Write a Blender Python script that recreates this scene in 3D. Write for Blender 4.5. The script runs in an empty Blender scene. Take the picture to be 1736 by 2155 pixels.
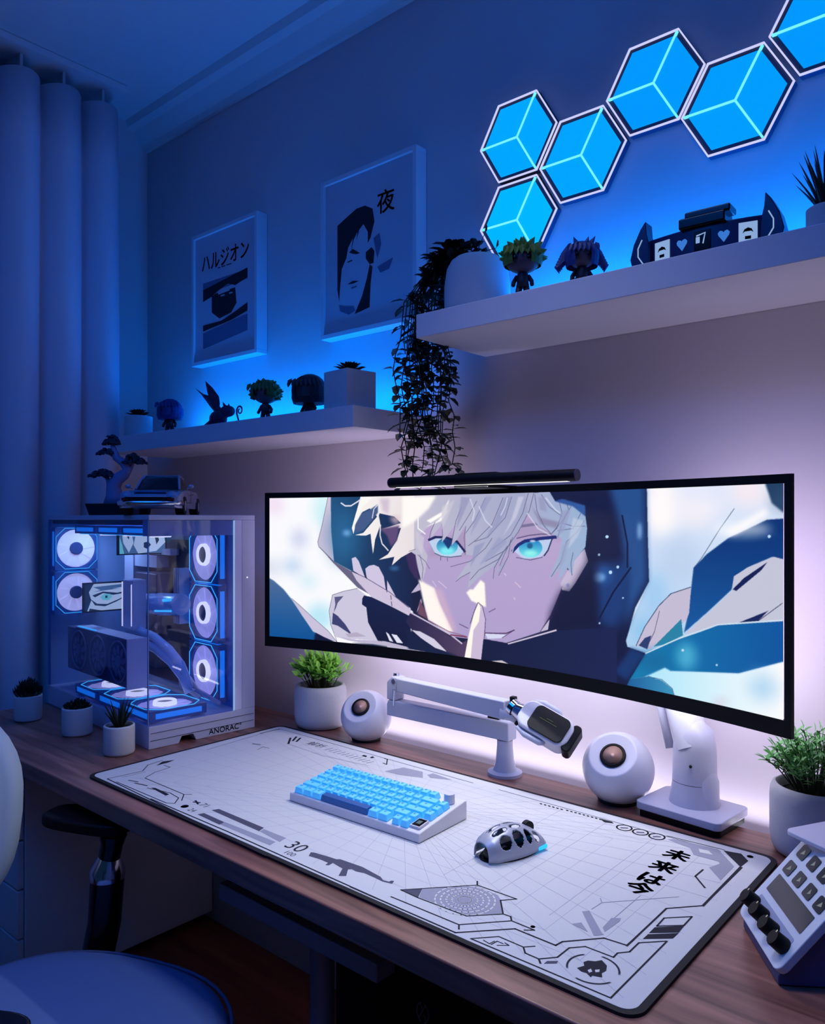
import bpy, math, random
import numpy as np
from mathutils import Vector, Matrix, Euler
random.seed(7)
sc = bpy.context.scene
COL = sc.collection
R = math.radians

def lin(c):
    out = []
    for v in c[:3]:
        v = v / 255.0
        out.append(v / 12.92 if v <= 0.04045 else ((v + 0.055) / 1.055) ** 2.4)
    return tuple(out)

# ------------------------------------------------------------------ camera, world, big lights, exposure
cam_data = bpy.data.cameras.new('camera')
cam = bpy.data.objects.new('camera', cam_data)
COL.objects.link(cam)
cam.location = (0, -1.47, 1.283)
cam.rotation_euler = (R(90), 0, R(40.8))
cam_data.sensor_fit = 'AUTO'
cam_data.sensor_width = 36
cam_data.lens = 36 * 1637.0 / 2155.0
cam_data.shift_y = 15.0 / 2155.0
cam_data.clip_start = 0.02
sc.camera = cam

world = bpy.data.worlds.new('world')
sc.world = world
world.use_nodes = True
world.node_tree.nodes['Background'].inputs[0].default_value = (*lin((80, 140, 215)), 1)
world.node_tree.nodes['Background'].inputs[1].default_value = 0.06

vs = sc.view_settings
sc.display_settings.display_device = 'sRGB'
vs.view_transform = 'Standard'
vs.look = 'None'
vs.exposure = 0.0
vs.gamma = 1.0
vs.use_curve_mapping = False

def area(name, loc, rot, sx, sy, power, color, spread=180):
    l = bpy.data.lights.new(name, 'AREA')
    l.shape = 'RECTANGLE'
    l.size, l.size_y = sx, sy
    l.energy = power
    l.color = color
    l.spread = R(spread)
    o = bpy.data.objects.new(name, l)
    COL.objects.link(o)
    o.location = loc
    o.rotation_euler = rot
    return o

BLUE = (0.0, 0.205, 1.0)
LAV = (0.70, 0.60, 1.0)
# strip behind the desk edge, washing the wall upwards
area('desk_strip_light', (-0.45, -0.035, 0.735), (R(180 - 8), 0, 0), 2.2, 0.02, 1.4, (0.86, 0.84, 1.0))
area('bias_light_low', (-0.85, -0.155, 1.02), (R(90 - 48), 0, 0), 0.95, 0.05, 1.5, (0.84, 0.83, 1.0))
# bias lights behind both ends of the monitor
area('bias_light_left', (-1.30, -0.20, 1.16), (R(90 + 12), 0, R(12)), 0.24, 0.26, 1.25, (0.90, 0.74, 1.0))
area('bias_light_right', (-0.42, -0.20, 1.16), (R(90 + 8), 0, R(-14)), 0.26, 0.28, 1.0, (0.88, 0.75, 1.0))
# strips lying on the two wall shelves against the wall
area('right_shelf_strip_light', (-0.25, -0.075, 1.716), (R(180 - 20), 0, 0), 1.55, 0.04, 5.8, BLUE)
area('left_shelf_strip_light', (-1.72, -0.075, 1.548), (R(180 - 20), 0, 0), 0.96, 0.04, 3.3, BLUE)
# unseen blue fill light, added out of view to brighten the ceiling
area('ceiling_fill', (-0.95, -1.9, 1.85), (R(180), 0, 0), 0.6, 0.6, 30.0, (0.0, 0.19, 1.0), 108)
# soft pale fill added overhead, out of view, to lift the desk top
area('desk_fill', (-0.70, -0.68, 2.5), (0, 0, 0), 0.4, 0.3, 2.0, (0.82, 0.84, 1.0), 72)

# glow of the fans inside the computer case
area('case_inner_light', (-1.93, -0.40, 1.262), (0, 0, R(-5)), 0.50, 0.10, 4.6, (0.45, 0.70, 1.0))

# ------------------------------------------------------------------ materials
MATS = {}
def mat(name, col, rough=0.5, metal=0.0, emit=None, es=0.0, noise=0.0, nscale=40.0, bump=0.0, spec=0.5, trans=0.0, ior=1.45, coat=0.0):
    if name in MATS:
        return MATS[name]
    m = bpy.data.materials.new(name)
    m.use_nodes = True
    nt = m.node_tree
    b = nt.nodes['Principled BSDF']
    c = lin(col)
    b.inputs['Base Color'].default_value = (*c, 1)
    b.inputs['Roughness'].default_value = rough
    b.inputs['Metallic'].default_value = metal
    b.inputs['Specular IOR Level'].default_value = spec
    b.inputs['Transmission Weight'].default_value = trans
    b.inputs['IOR'].default_value = ior
    b.inputs['Coat Weight'].default_value = coat
    if emit is not None:
        b.inputs['Emission Color'].default_value = (*lin(emit), 1)
        b.inputs['Emission Strength'].default_value = es
    if noise > 0 or bump > 0:
        tc = nt.nodes.new('ShaderNodeTexCoord')
        nz = nt.nodes.new('ShaderNodeTexNoise')
        nz.inputs['Scale'].default_value = nscale
        nz.inputs['Detail'].default_value = 4
        nt.links.new(tc.outputs['Object'], nz.inputs['Vector'])
        if noise > 0:
            mx = nt.nodes.new('ShaderNodeMix')
            mx.data_type = 'RGBA'
            mx.inputs['A'].default_value = (*[v * (1 - noise) for v in c], 1)
            mx.inputs['B'].default_value = (*[min(1, v * (1 + noise)) for v in c], 1)
            nt.links.new(nz.outputs['Fac'], mx.inputs['Factor'])
            nt.links.new(mx.outputs['Result'], b.inputs['Base Color'])
        if bump > 0:
            bp = nt.nodes.new('ShaderNodeBump')
            bp.inputs['Strength'].default_value = bump
            bp.inputs['Distance'].default_value = 0.002
            nt.links.new(nz.outputs['Fac'], bp.inputs['Height'])
            nt.links.new(bp.outputs['Normal'], b.inputs['Normal'])
    MATS[name] = m
    return m

def glass_mat(name, tint=(225, 232, 255), refl=1.0):
    m = bpy.data.materials.new(name)
    m.use_nodes = True
    nt = m.node_tree
    nt.nodes.clear()
    out = nt.nodes.new('ShaderNodeOutputMaterial')
    tr = nt.nodes.new('ShaderNodeBsdfTransparent')
    tr.inputs[0].default_value = (*lin(tint), 1)
    gl = nt.nodes.new('ShaderNodeBsdfGlossy')
    gl.inputs['Roughness'].default_value = 0.02
    fr = nt.nodes.new('ShaderNodeLayerWeight')
    fr.inputs[0].default_value = 0.5
    pw_ = nt.nodes.new('ShaderNodeMath'); pw_.operation = 'POWER'; pw_.inputs[1].default_value = 4.0
    nt.links.new(fr.outputs['Facing'], pw_.inputs[0])
    ml = nt.nodes.new('ShaderNodeMath'); ml.operation = 'MULTIPLY_ADD'
    ml.inputs[1].default_value = 0.8 * refl; ml.inputs[2].default_value = 0.035 * refl
    mx = nt.nodes.new('ShaderNodeMixShader')
    nt.links.new(pw_.outputs[0], ml.inputs[0])
    nt.links.new(ml.outputs[0], mx.inputs[0])
    nt.links.new(tr.outputs[0], mx.inputs[1])
    nt.links.new(gl.outputs[0], mx.inputs[2])
    nt.links.new(mx.outputs[0], out.inputs[0])
    MATS[name] = m
    return m

def wood_mat(name, c1, c2, scale, rough, axis='X'):
    m = bpy.data.materials.new(name)
    m.use_nodes = True
    nt = m.node_tree
    b = nt.nodes['Principled BSDF']
    tc = nt.nodes.new('ShaderNodeTexCoord')
    mp = nt.nodes.new('ShaderNodeMapping')
    mp.inputs['Scale'].default_value = (scale * 0.08, scale, scale) if axis == 'X' else (scale, scale * 0.08, scale)
    nz = nt.nodes.new('ShaderNodeTexNoise')
    nz.inputs['Scale'].default_value = 3.0
    nz.inputs['Detail'].default_value = 8
    nz.inputs['Distortion'].default_value = 0.6
    cr = nt.nodes.new('ShaderNodeValToRGB')
    cr.color_ramp.elements[0].position = 0.3
    cr.color_ramp.elements[0].color = (*lin(c1), 1)
    cr.color_ramp.elements[1].position = 0.72
    cr.color_ramp.elements[1].color = (*lin(c2), 1)
    nt.links.new(tc.outputs['Object'], mp.inputs[0])
    nt.links.new(mp.outputs[0], nz.inputs['Vector'])
    nt.links.new(nz.outputs['Fac'], cr.inputs[0])
    nt.links.new(cr.outputs[0], b.inputs['Base Color'])
    b.inputs['Roughness'].default_value = rough
    bp = nt.nodes.new('ShaderNodeBump')
    bp.inputs['Strength'].default_value = 0.08
    nt.links.new(nz.outputs['Fac'], bp.inputs['Height'])
    nt.links.new(bp.outputs['Normal'], b.inputs['Normal'])
    MATS[name] = m
    return m

wall_m = mat('wall_paint', (205, 196, 205), 0.9, noise=0.02, nscale=300, bump=0.05)
ceil_m = mat('ceiling_paint', (205, 208, 215), 0.9, noise=0.01, nscale=200)
white_m = mat('white_lacquer', (215, 213, 222), 0.45, noise=0.01)
shelf_m = mat('shelf_white', (205, 203, 216), 0.55, noise=0.01)
cer_m = mat('matte_ceramic', (192, 192, 200), 0.75, noise=0.04, nscale=120, bump=0.15)
plastic_w = mat('white_plastic', (205, 205, 222), 0.4, noise=0.01)
metal_w = mat('white_metal', (190, 190, 212), 0.38, noise=0.01)
black_p = mat('black_plastic', (9, 9, 13), 0.5, noise=0.1, spec=0.25)
black_g = mat('black_gloss', (8, 8, 12), 0.12)
dark_m = mat('dark_rubber', (20, 20, 26), 0.8, noise=0.1)
soil_m = mat('potting_soil', (28, 22, 20), 0.95, noise=0.4, nscale=200, bump=0.5)
chrome_m = mat('chrome', (210, 212, 225), 0.12, metal=1.0, noise=0.01)
curtain_m = mat('curtain_fabric', (205, 198, 214), 0.95, noise=0.03, nscale=300, bump=0.1)
leaf_d = mat('dark_leaf', (26, 40, 30), 0.55, noise=0.3, nscale=30)
leaf_g = mat('bright_leaf', (140, 205, 84), 0.5, noise=0.35, nscale=45)
leaf_b = mat('blue_green_leaf', (104, 168, 98), 0.5, noise=0.35, nscale=45)
stem_m = mat('stem', (52, 62, 40), 0.7, noise=0.2)
desk_w = wood_mat('walnut_desk', (84, 48, 42), (156, 106, 94), 14, 0.36)
floor_w = wood_mat('floor_wood', (120, 58, 42), (168, 92, 66), 8, 0.5)
glass_m = glass_mat('tempered_glass', (222, 230, 250), 1.0)
acr_m = glass_mat('frame_acrylic', (245, 245, 255), 0.4)
def emis(name, col, s, base=(20, 20, 30)):
    return mat(name, base, 0.5, emit=col, es=s)

# ------------------------------------------------------------------ mesh builder
class MB:
    def __init__(self):
        self.v = []; self.f = []; self.mi = []; self.M = None
    def add(self, vs_, fs_, mi=0):
        n = len(self.v)
        for p in vs_:
            p = Vector(p)
            if self.M is not None:
                p = self.M @ p
            self.v.append(tuple(p))
        for f in fs_:
            self.f.append([i + n for i in f]); self.mi.append(mi)
        return self
    def box(self, c, s, mi=0, rot=None):
        x, y, z = s[0] / 2, s[1] / 2, s[2] / 2
        vs_ = [Vector((a * x, b * y, d * z)) for a in (-1, 1) for b in (-1, 1) for d in (-1, 1)]
        if rot is not None:
            e = Euler(rot).to_matrix()
            vs_ = [e @ p for p in vs_]
        vs_ = [p + Vector(c) for p in vs_]
        return self.add(vs_, [(0, 1, 3, 2), (4, 6, 7, 5), (0, 4, 5, 1), (2, 3, 7, 6), (0, 2, 6, 4), (1, 5, 7, 3)], mi)
    def bb(self, x0, x1, y0, y1, z0, z1, mi=0):
        return self.box(((x0 + x1) / 2, (y0 + y1) / 2, (z0 + z1) / 2), (abs(x1 - x0), abs(y1 - y0), abs(z1 - z0)), mi)
    def tube(self, pts, r, seg=10, mi=0, caps=True, ry=None):
        pts = [Vector(p) for p in pts]
        n = len(pts)
        rs = r if isinstance(r, (list, tuple)) else [r] * n
        rings = []
        up = None
        for i, p in enumerate(pts):
            t = (pts[min(i + 1, n - 1)] - pts[max(i - 1, 0)])
            if t.length < 1e-9: t = Vector((0, 0, 1))
            t.normalize()
            if up is None:
                up = Vector((0, 0, 1)) if abs(t.z) < 0.9 else Vector((1, 0, 0))
            a = t.cross(up)
            if a.length < 1e-6:
                a = t.cross(Vector((0, 1, 0)))
            a.normalize(); b = a.cross(t).normalized(); up = b
            rings.append([p + a * (rs[i] * math.cos(2 * math.pi * k / seg)) + b * ((ry or 1) * rs[i] * math.sin(2 * math.pi * k / seg)) for k in range(seg)])
        vs_ = [q for g in rings for q in g]
        fs_ = []
        for i in range(n - 1):
            for k in range(seg):
                k2 = (k + 1) % seg
                fs_.append((i * seg + k, i * seg + k2, (i + 1) * seg + k2, (i + 1) * seg + k))
        if caps:
            fs_.append(tuple(range(seg))[::-1]); fs_.append(tuple((n - 1) * seg + k for k in range(seg)))
        return self.add(vs_, fs_, mi)
    def cyl(self, p0, p1, r0, r1=None, seg=24, mi=0, caps=True):
        return self.tube([p0, p1], [r0, r0 if r1 is None else r1], seg, mi, caps)
    def lathe(self, prof, c=(0, 0, 0), seg=32, mi=0, sx=1.0, sy=1.0, caps=True):
        vs_, fs_ = [], []
        for (r, z) in prof:
            for k in range(seg):
                a = 2 * math.pi * k / seg
                vs_.append((c[0] + r * sx * math.cos(a), c[1] + r * sy * math.sin(a), c[2] + z))
        n = len(prof)
        for i in range(n - 1):
            for k in range(seg):
                k2 = (k + 1) % seg
                fs_.append((i * seg + k, i * seg + k2, (i + 1) * seg + k2, (i + 1) * seg + k))
        if caps and prof[0][0] > 1e-6: fs_.append(tuple(range(seg))[::-1])
        if caps and prof[-1][0] > 1e-6: fs_.append(tuple((n - 1) * seg + k for k in range(seg)))
        return self.add(vs_, fs_, mi)
    def sphere(self, c, r, seg=20, rings=12, mi=0, s=(1, 1, 1)):
        prof = [(r * math.sin(math.pi * i / rings), -r * math.cos(math.pi * i / rings)) for i in range(rings + 1)]
        vs_, fs_ = [], []
        for (q, z) in prof:
            for k in range(seg):
                a = 2 * math.pi * k / seg
                vs_.append((c[0] + q * s[0] * math.cos(a), c[1] + q * s[1] * math.sin(a), c[2] + z * s[2]))
        for i in range(rings):
            for k in range(seg):
                k2 = (k + 1) % seg
                fs_.append((i * seg + k, i * seg + k2, (i + 1) * seg + k2, (i + 1) * seg + k))
        return self.add(vs_, fs_, mi)
    def prism(self, pts, h0, h1, plane='xy', mi=0, mi_side=None):
        def P(a, b, h):
            return {'xy': (a, b, h), 'xz': (a, h, b), 'yz': (h, a, b)}[plane]
        n = len(pts)
        vs_ = [P(a, b, h0) for a, b in pts] + [P(a, b, h1) for a, b in pts]
        self.add(vs_, [tuple(range(n))[::-1], tuple(range(n, 2 * n))], mi)
        m = len(self.v) - 2 * n
        for i in range(n):
            j = (i + 1) % n
            self.f.append([m + i, m + j, m + n + j, m + n + i]); self.mi.append(mi if mi_side is None else mi_side)
        return self
    def poly(self, pts, mi=0):
        return self.add(pts, [tuple(range(len(pts)))], mi)
    def leaf(self, p, d, n, L, W, mi=0, fold=0.25):
        p = Vector(p); d = Vector(d).normalized(); n = Vector(n)
        s = d.cross(n)
        if s.length < 1e-5: s = d.cross(Vector((1, 0, 0)))
        s.normalize(); n = s.cross(d).normalized()
        q = [p, p + d * L * 0.35 + s * W / 2 + n * W * fold, p + d * L * 0.35 - s * W / 2 + n * W * fold,
             p + d * L * 0.75 + s * W * 0.36 + n * W * fold * 0.5 - n * L * 0.03, p + d * L * 0.75 - s * W * 0.36 + n * W * fold * 0.5 - n * L * 0.03,
             p + d * L - n * L * 0.12, p + d * L * 0.38, p + d * L * 0.76 - n * L * 0.05]
        return self.add(q, [(0, 6, 1), (0, 2, 6), (1, 6, 7, 3), (6, 2, 4, 7), (3, 7, 5), (7, 4, 5)], mi)

def obj(name, mb, mats, parent=None, loc=None, rot=None, bevel=0.0, smooth=False, sub=0, segs=2, auto=None):
    me = bpy.data.meshes.new(name)
    me.from_pydata(mb.v, [], mb.f)
    if not isinstance(mats, (list, tuple)): mats = [mats]
    for m in mats: me.materials.append(m)
    if len(mats) > 1:
        me.polygons.foreach_set('material_index', mb.mi)
    if smooth:
        me.polygons.foreach_set('use_smooth', [True] * len(me.polygons))
        if auto is not None:
            me.set_sharp_from_angle(angle=R(auto))
    me.update()
    o = bpy.data.objects.new(name, me)
    COL.objects.link(o)
    if parent is not None: o.parent = parent
    if loc is not None: o.location = loc
    if rot is not None: o.rotation_euler = rot
    if bevel > 0:
        b = o.modifiers.new('bevel', 'BEVEL')
        b.width = bevel; b.segments = segs; b.limit_method = 'ANGLE'; b.angle_limit = R(40)
        me.polygons.foreach_set('use_smooth', [True] * len(me.polygons))
        b.harden_normals = True
    if sub > 0:
        s = o.modifiers.new('subdivision', 'SUBSURF'); s.levels = sub; s.render_levels = sub
    return o

def tag(o, label, cat, group=None):
    o['label'] = label; o['category'] = cat
    if group: o['group'] = group
    return o
def thing(name, label, cat, loc=(0, 0, 0), rz=0.0, group=None):
    o = bpy.data.objects.new(name, None)
    COL.objects.link(o)
    o.empty_display_size = 0.05
    o.location = loc; o.rotation_euler = (0, 0, rz)
    return tag(o, label, cat, group)
def struct(o):
    o['kind'] = 'structure'; return o
def dup(o, parent=None):
    c = o.copy(); COL.objects.link(c)
    if parent is not None: c.parent = parent
    for ch in o.children: dup(ch, c)
    return c

def text_polys(s, size):
    cu = bpy.data.curves.new('txt', 'FONT')
    cu.body = s; cu.size = size; cu.align_x = 'CENTER'; cu.align_y = 'CENTER'; cu.resolution_u = 3
    o = bpy.data.objects.new('txt', cu); COL.objects.link(o)
    dg = bpy.context.evaluated_depsgraph_get()
    me = bpy.data.meshes.new_from_object(o.evaluated_get(dg))
    vs_ = [tuple(v.co) for v in me.vertices]; fs_ = [tuple(p.vertices) for p in me.polygons]
    bpy.data.objects.remove(o); bpy.data.curves.remove(cu); bpy.data.meshes.remove(me)
    return vs_, fs_

# ------------------------------------------------------------------ room shell
CEIL = 2.66
XL, XR, YF = -2.507, 1.6, -3.2
struct(obj('wall_back', MB().bb(XL - 0.1, XR, 0, 0.1, 0, CEIL), wall_m))
struct(obj('wall_left', MB().bb(XL - 0.1, XL, YF, 0, 0, CEIL), wall_m))
struct(obj('wall_right', MB().bb(XR, XR + 0.1, YF, 0.1, 0, CEIL), wall_m))
struct(obj('floor', MB().bb(XL - 0.1, XR + 0.1, YF, 0.1, -0.1, 0), floor_w))
struct(obj('ceiling', MB().bb(XL - 0.1, XR + 0.1, YF, 0.1, CEIL, CEIL + 0.1), ceil_m))
crown = MB()
prof = [(0, CEIL - 0.085), (-0.012, CEIL - 0.085), (-0.02, CEIL - 0.07), (-0.055, CEIL - 0.03), (-0.075, CEIL - 0.02), (-0.085, CEIL), (0, CEIL)]
crown.prism([(a, b) for a, b in prof], XL, XR, 'yz')
struct(obj('trim_1', crown, ceil_m))

# curtain, hanging on the left in deep regular folds
cb = MB()
N = 420
ys = [-2.3 + (2.3 - 0.188) * i / (N - 1) for i in range(N)]
def cx(y, z):
    ph = ((y + 0.188) / 0.125) % 1.0
    w = math.sin(math.pi * ph) ** 0.5
    sway = 0.006 * math.sin(z * 2.1 + y * 9)
    return -2.385 + 0.085 * w + sway
zs = [0.03 + (CEIL - 0.08 - 0.03) * i / 14 for i in range(15)]
vv = [(cx(y, z), y, z) for z in zs for y in ys]
ff = [(j * N + i, j * N + i + 1, (j + 1) * N + i + 1, (j + 1) * N + i) for j in range(14) for i in range(N - 1)]
cb.add(vv, ff)
cur = thing('curtain', 'long grey floor-length curtain hanging in deep vertical folds along the left wall', 'curtain', (-2.35, -1.2, 0))
co = obj('drape', cb, curtain_m, cur, loc=(2.35, 1.2, 0), smooth=True)
sol = co.modifiers.new('solidify', 'SOLIDIFY'); sol.thickness = 0.003
obj('rail', MB().bb(-2.42, -2.30, -2.3, -0.19, CEIL - 0.022, CEIL - 0.002), white_m, cur, loc=(2.35, 1.2, 0))
for k in range(8):
    obj('curtain_hook', MB().box((-2.345, -0.25 - k * 0.125, CEIL - 0.05), (0.010, 0.008, 0.055)), white_m, cur, loc=(2.35, 1.2, 0))

# ------------------------------------------------------------------ shelves
sh = obj('wall_shelf', MB().bb(-2.33, -1.23, -0.247, -0.001, 1.4885, 1.5375), shelf_m, bevel=0.0015)
tag(sh, 'lower white floating shelf on the left, holding figurines and two small pots', 'shelf', None)
sh2 = obj('wall_shelf', MB().bb(-1.046, 0.75, -0.247, -0.001, 1.657, 1.706), shelf_m, bevel=0.0015)
tag(sh2, 'upper white floating shelf on the right under the hexagon lights', 'shelf', None)
tag(obj('light_strip', MB().bb(-2.25, -1.27, -0.026, -0.018, 1.5376, 1.5425), emis('strip_blue', (40, 120, 255), 3.0)),
    'blue LED strip lying along the wall on the lower left shelf', 'light strip')
tag(obj('light_strip', MB().bb(-1.0, 0.7, -0.026, -0.018, 1.7062, 1.711), MATS['strip_blue']),
    'blue LED strip lying along the wall on the upper right shelf', 'light strip')

# ------------------------------------------------------------------ framed posters
def poster(name_label, X0, X1, Z0_, Z1_, art, rz=0):
    w, h = X1 - X0, Z1_ - Z0_
    t = thing('framed_poster', name_label, 'picture', ((X0 + X1) / 2, 0, (Z0_ + Z1_) / 2))
    D, B = 0.04, 0.012
    fb = MB()
    fb.bb(-w / 2, w / 2, -D, -0.001, h / 2 - B, h / 2); fb.bb(-w / 2, w / 2, -D, -0.001, -h / 2, -h / 2 + B)
    fb.bb(-w / 2, -w / 2 + B, -D, -0.001, -h / 2 + B, h / 2 - B); fb.bb(w / 2 - B, w / 2, -D, -0.001, -h / 2 + B, h / 2 - B)
    obj('frame', fb, white_m, t, bevel=0.001)
    pm = mat('poster_paper', (196, 190, 205), 0.8, noise=0.02); ink = mat('poster_ink', (22, 20, 34), 0.8); gi = mat('poster_grey_ink', (110, 108, 140), 0.8)
    pb = MB(); pb.bb(-w / 2 + B, w / 2 - B, -D + 0.008, -D + 0.012, -h / 2 + B, h / 2 - B)
    y = -D + 0.0078
    for k, (m, pts) in enumerate(art):
        yy = y - k * 0.00005
        if m == 't':
            s_, cx_, cz_, size, sxk = pts
            v_, f_ = text_polys(s_, size)
            for dx in ((0, 0), (.0016, 0), (0, .0012)):
                pb.add([(cx_ + a[0] * sxk + dx[0], yy, cz_ + a[1] + dx[1]) for a in v_], f_, 1)
        else:
            pb.poly([((a - 0.5) * w, yy, (0.5 - b) * h) for a, b in pts], m)
    obj('print', pb, [pm, ink, gi], t)
    return t
# hair and face in flat ink shapes; fractions of the frame from its top left corner
big = [(1, [(.17, .30), (.28, .265), (.38, .235), (.47, .235), (.55, .27), (.57, .35), (.53, .44), (.50, .47), (.50, .40), (.455, .345), (.41, .37), (.38, .43), (.39, .38), (.35, .42), (.32, .50), (.34, .41), (.29, .46), (.27, .52), (.22, .58), (.20, .70), (.19, .78), (.17, .70)]),
       (1, [(.52, .60), (.55, .62), (.53, .72), (.52, .86), (.36, .88), (.44, .78), (.49, .68)]),
       (1, [(.48, .52), (.54, .50), (.57, .53), (.56, .60), (.52, .60), (.48, .56)]),
       (1, [(.30, .49), (.34, .475), (.39, .50), (.42, .515), (.38, .515), (.34, .505)]),
       (1, [(.28, .545), (.33, .54), (.34, .547), (.29, .552)]), (1, [(.28, .685), (.34, .672), (.41, .683), (.34, .69)]),
       (2, [(.32, .71), (.38, .707), (.39, .716), (.33, .722)]), (2, [(.19, .80), (.25, .815), (.35, .83), (.37, .86), (.30, .875), (.20, .84)]),
       (2, [(.56, .45), (.62, .43), (.64, .50), (.60, .58), (.58, .52)]), (2, [(.60, .63), (.76, .60), (.72, .66), (.63, .67)]),
       ('t', ('夜', .34 * .185, .425 * .235, .062, 1.0))]
poster('large white-framed ink portrait poster with a kanji, left of the upper shelf', -1.5634, -1.2226, 1.767, 2.191, big)
small = [(2, [(.16, .38), (.84, .38), (.84, .45), (.16, .47)]),
         (1, [(.16, .43), (.5, .40), (.84, .37), (.84, .44), (.66, .47), (.55, .44), (.40, .47), (.30, .50), (.16, .52)]),
         (1, [(.30, .50), (.36, .485), (.66, .485), (.68, .60), (.60, .66), (.42, .68), (.30, .62)]),
         (0, [(.40, .475), (.56, .465), (.58, .495), (.40, .50)]), (0, [(.44, .51), (.50, .51), (.50, .52), (.44, .52)]), (0, [(.57, .51), (.62, .51), (.62, .52), (.57, .52)]),
         (1, [(.16, .70), (.45, .70), (.66, .66), (.84, .62), (.84, .68), (.60, .715), (.16, .745)]),
         (2, [(.16, .76), (.84, .70), (.84, .82), (.16, .88)]),
         ('t', ('ハルジオン', 0.0, .42 * .255, .062, .80)), ('t', ('-- --- ----', 0.0, .42 * .2, .02, 1.0))]
poster('small white-framed black and white poster above the lower left shelf', -2.1747, -1.8384, 1.773, 2.190, small)

# ------------------------------------------------------------------ hexagon wall lights
rim_m = emis('hex_rim_light', (205, 208, 255), 1.0)
line_m = emis('hex_inner_light', (120, 245, 255), 1.0)
hexbase = mat('hex_housing', (60, 70, 100), 0.6, noise=0.05)
def hexlight(X, Z, col, label):
    t = thing('hexagon_light', label, 'wall light', (X, 0, Z), group='hexagon light panels on the wall')
    RAD = 0.1005
    def H(r, k): return (r * math.cos(R(60 * k)), r * math.sin(R(60 * k)))
    b = MB(); b.prism([H(RAD, k) for k in range(6)], -0.001, -0.016, 'xz')
    obj('housing', b, hexbase, t)
    rm = MB()
    for k in range(6):
        o0, o1, i0, i1 = H(RAD, k), H(RAD, k + 1), H(RAD - 0.0032, k), H(RAD - 0.0032, k + 1)
        rm.prism([o0, o1, i1, i0], -0.016, -0.020, 'xz')
    obj('light_rim', rm, rim_m, t)
    pm = mat('hex_panel_%d_%d' % (col[0], col[1]), (10, 40, 90), 0.5, emit=col, es=1.0)
    # spokes run to the left (k=3), lower right (k=5) and upper right (k=1) corners
    ri = RAD - 0.0125
    for a in (1, 3, 5):
        q = [(0, 0), H(ri, a), H(ri, a + 1), H(ri, a + 2)]
        cxm = sum(p[0] for p in q) / 4; czm = sum(p[1] for p in q) / 4
        q = [(cxm + (p[0] - cxm) * 0.985, czm + (p[1] - czm) * 0.985) for p in q]
        pb = MB(); pb.prism(q, -0.016, -0.019, 'xz')
        obj('glow_panel', pb, pm, t)
    lm = MB()
    for a in (1, 3, 5):
        e = H(RAD - 0.006, a); nx, nz = -e[1] / RAD * 0.0021, e[0] / RAD * 0.0021
        lm.prism([(nx, nz), (e[0] + nx, e[1] + nz), (e[0] - nx, e[1] - nz), (-nx, -nz)], -0.0165, -0.0212, 'xz')
    lm.prism([(0.0024 * math.cos(R(60 * k)), 0.0024 * math.sin(R(60 * k))) for k in range(6)], -0.0165, -0.0213, 'xz')
    obj('light_line', lm, line_m, t)
for X, Z, c_, l_ in ((-0.9475, 2.1265, (0, 166, 250), 'glowing blue hexagon wall panel at the left end, above the lowest hexagon'),
                     (-0.9475, 1.9435, (0, 182, 252), 'lowest glowing blue hexagon wall panel, just above the green-haired figurine'),
                     (-0.790, 2.0385, (0, 164, 250), 'glowing blue hexagon panel in the valley between the upper left and the third hexagon'),
                     (-0.6335, 2.1305, (0, 152, 248), 'blue hexagon panel that forms the middle peak of the chain of hexagons'),
                     (-0.479, 2.0425, (0, 156, 250), 'blue hexagon panel above the arcade-like gadget on the shelf'),
                     (-0.3215, 2.1345, (0, 152, 248), 'rightmost blue hexagon panel, cut off by the corner of the photo')):
    hexlight(X, Z, c_, l_)
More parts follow.
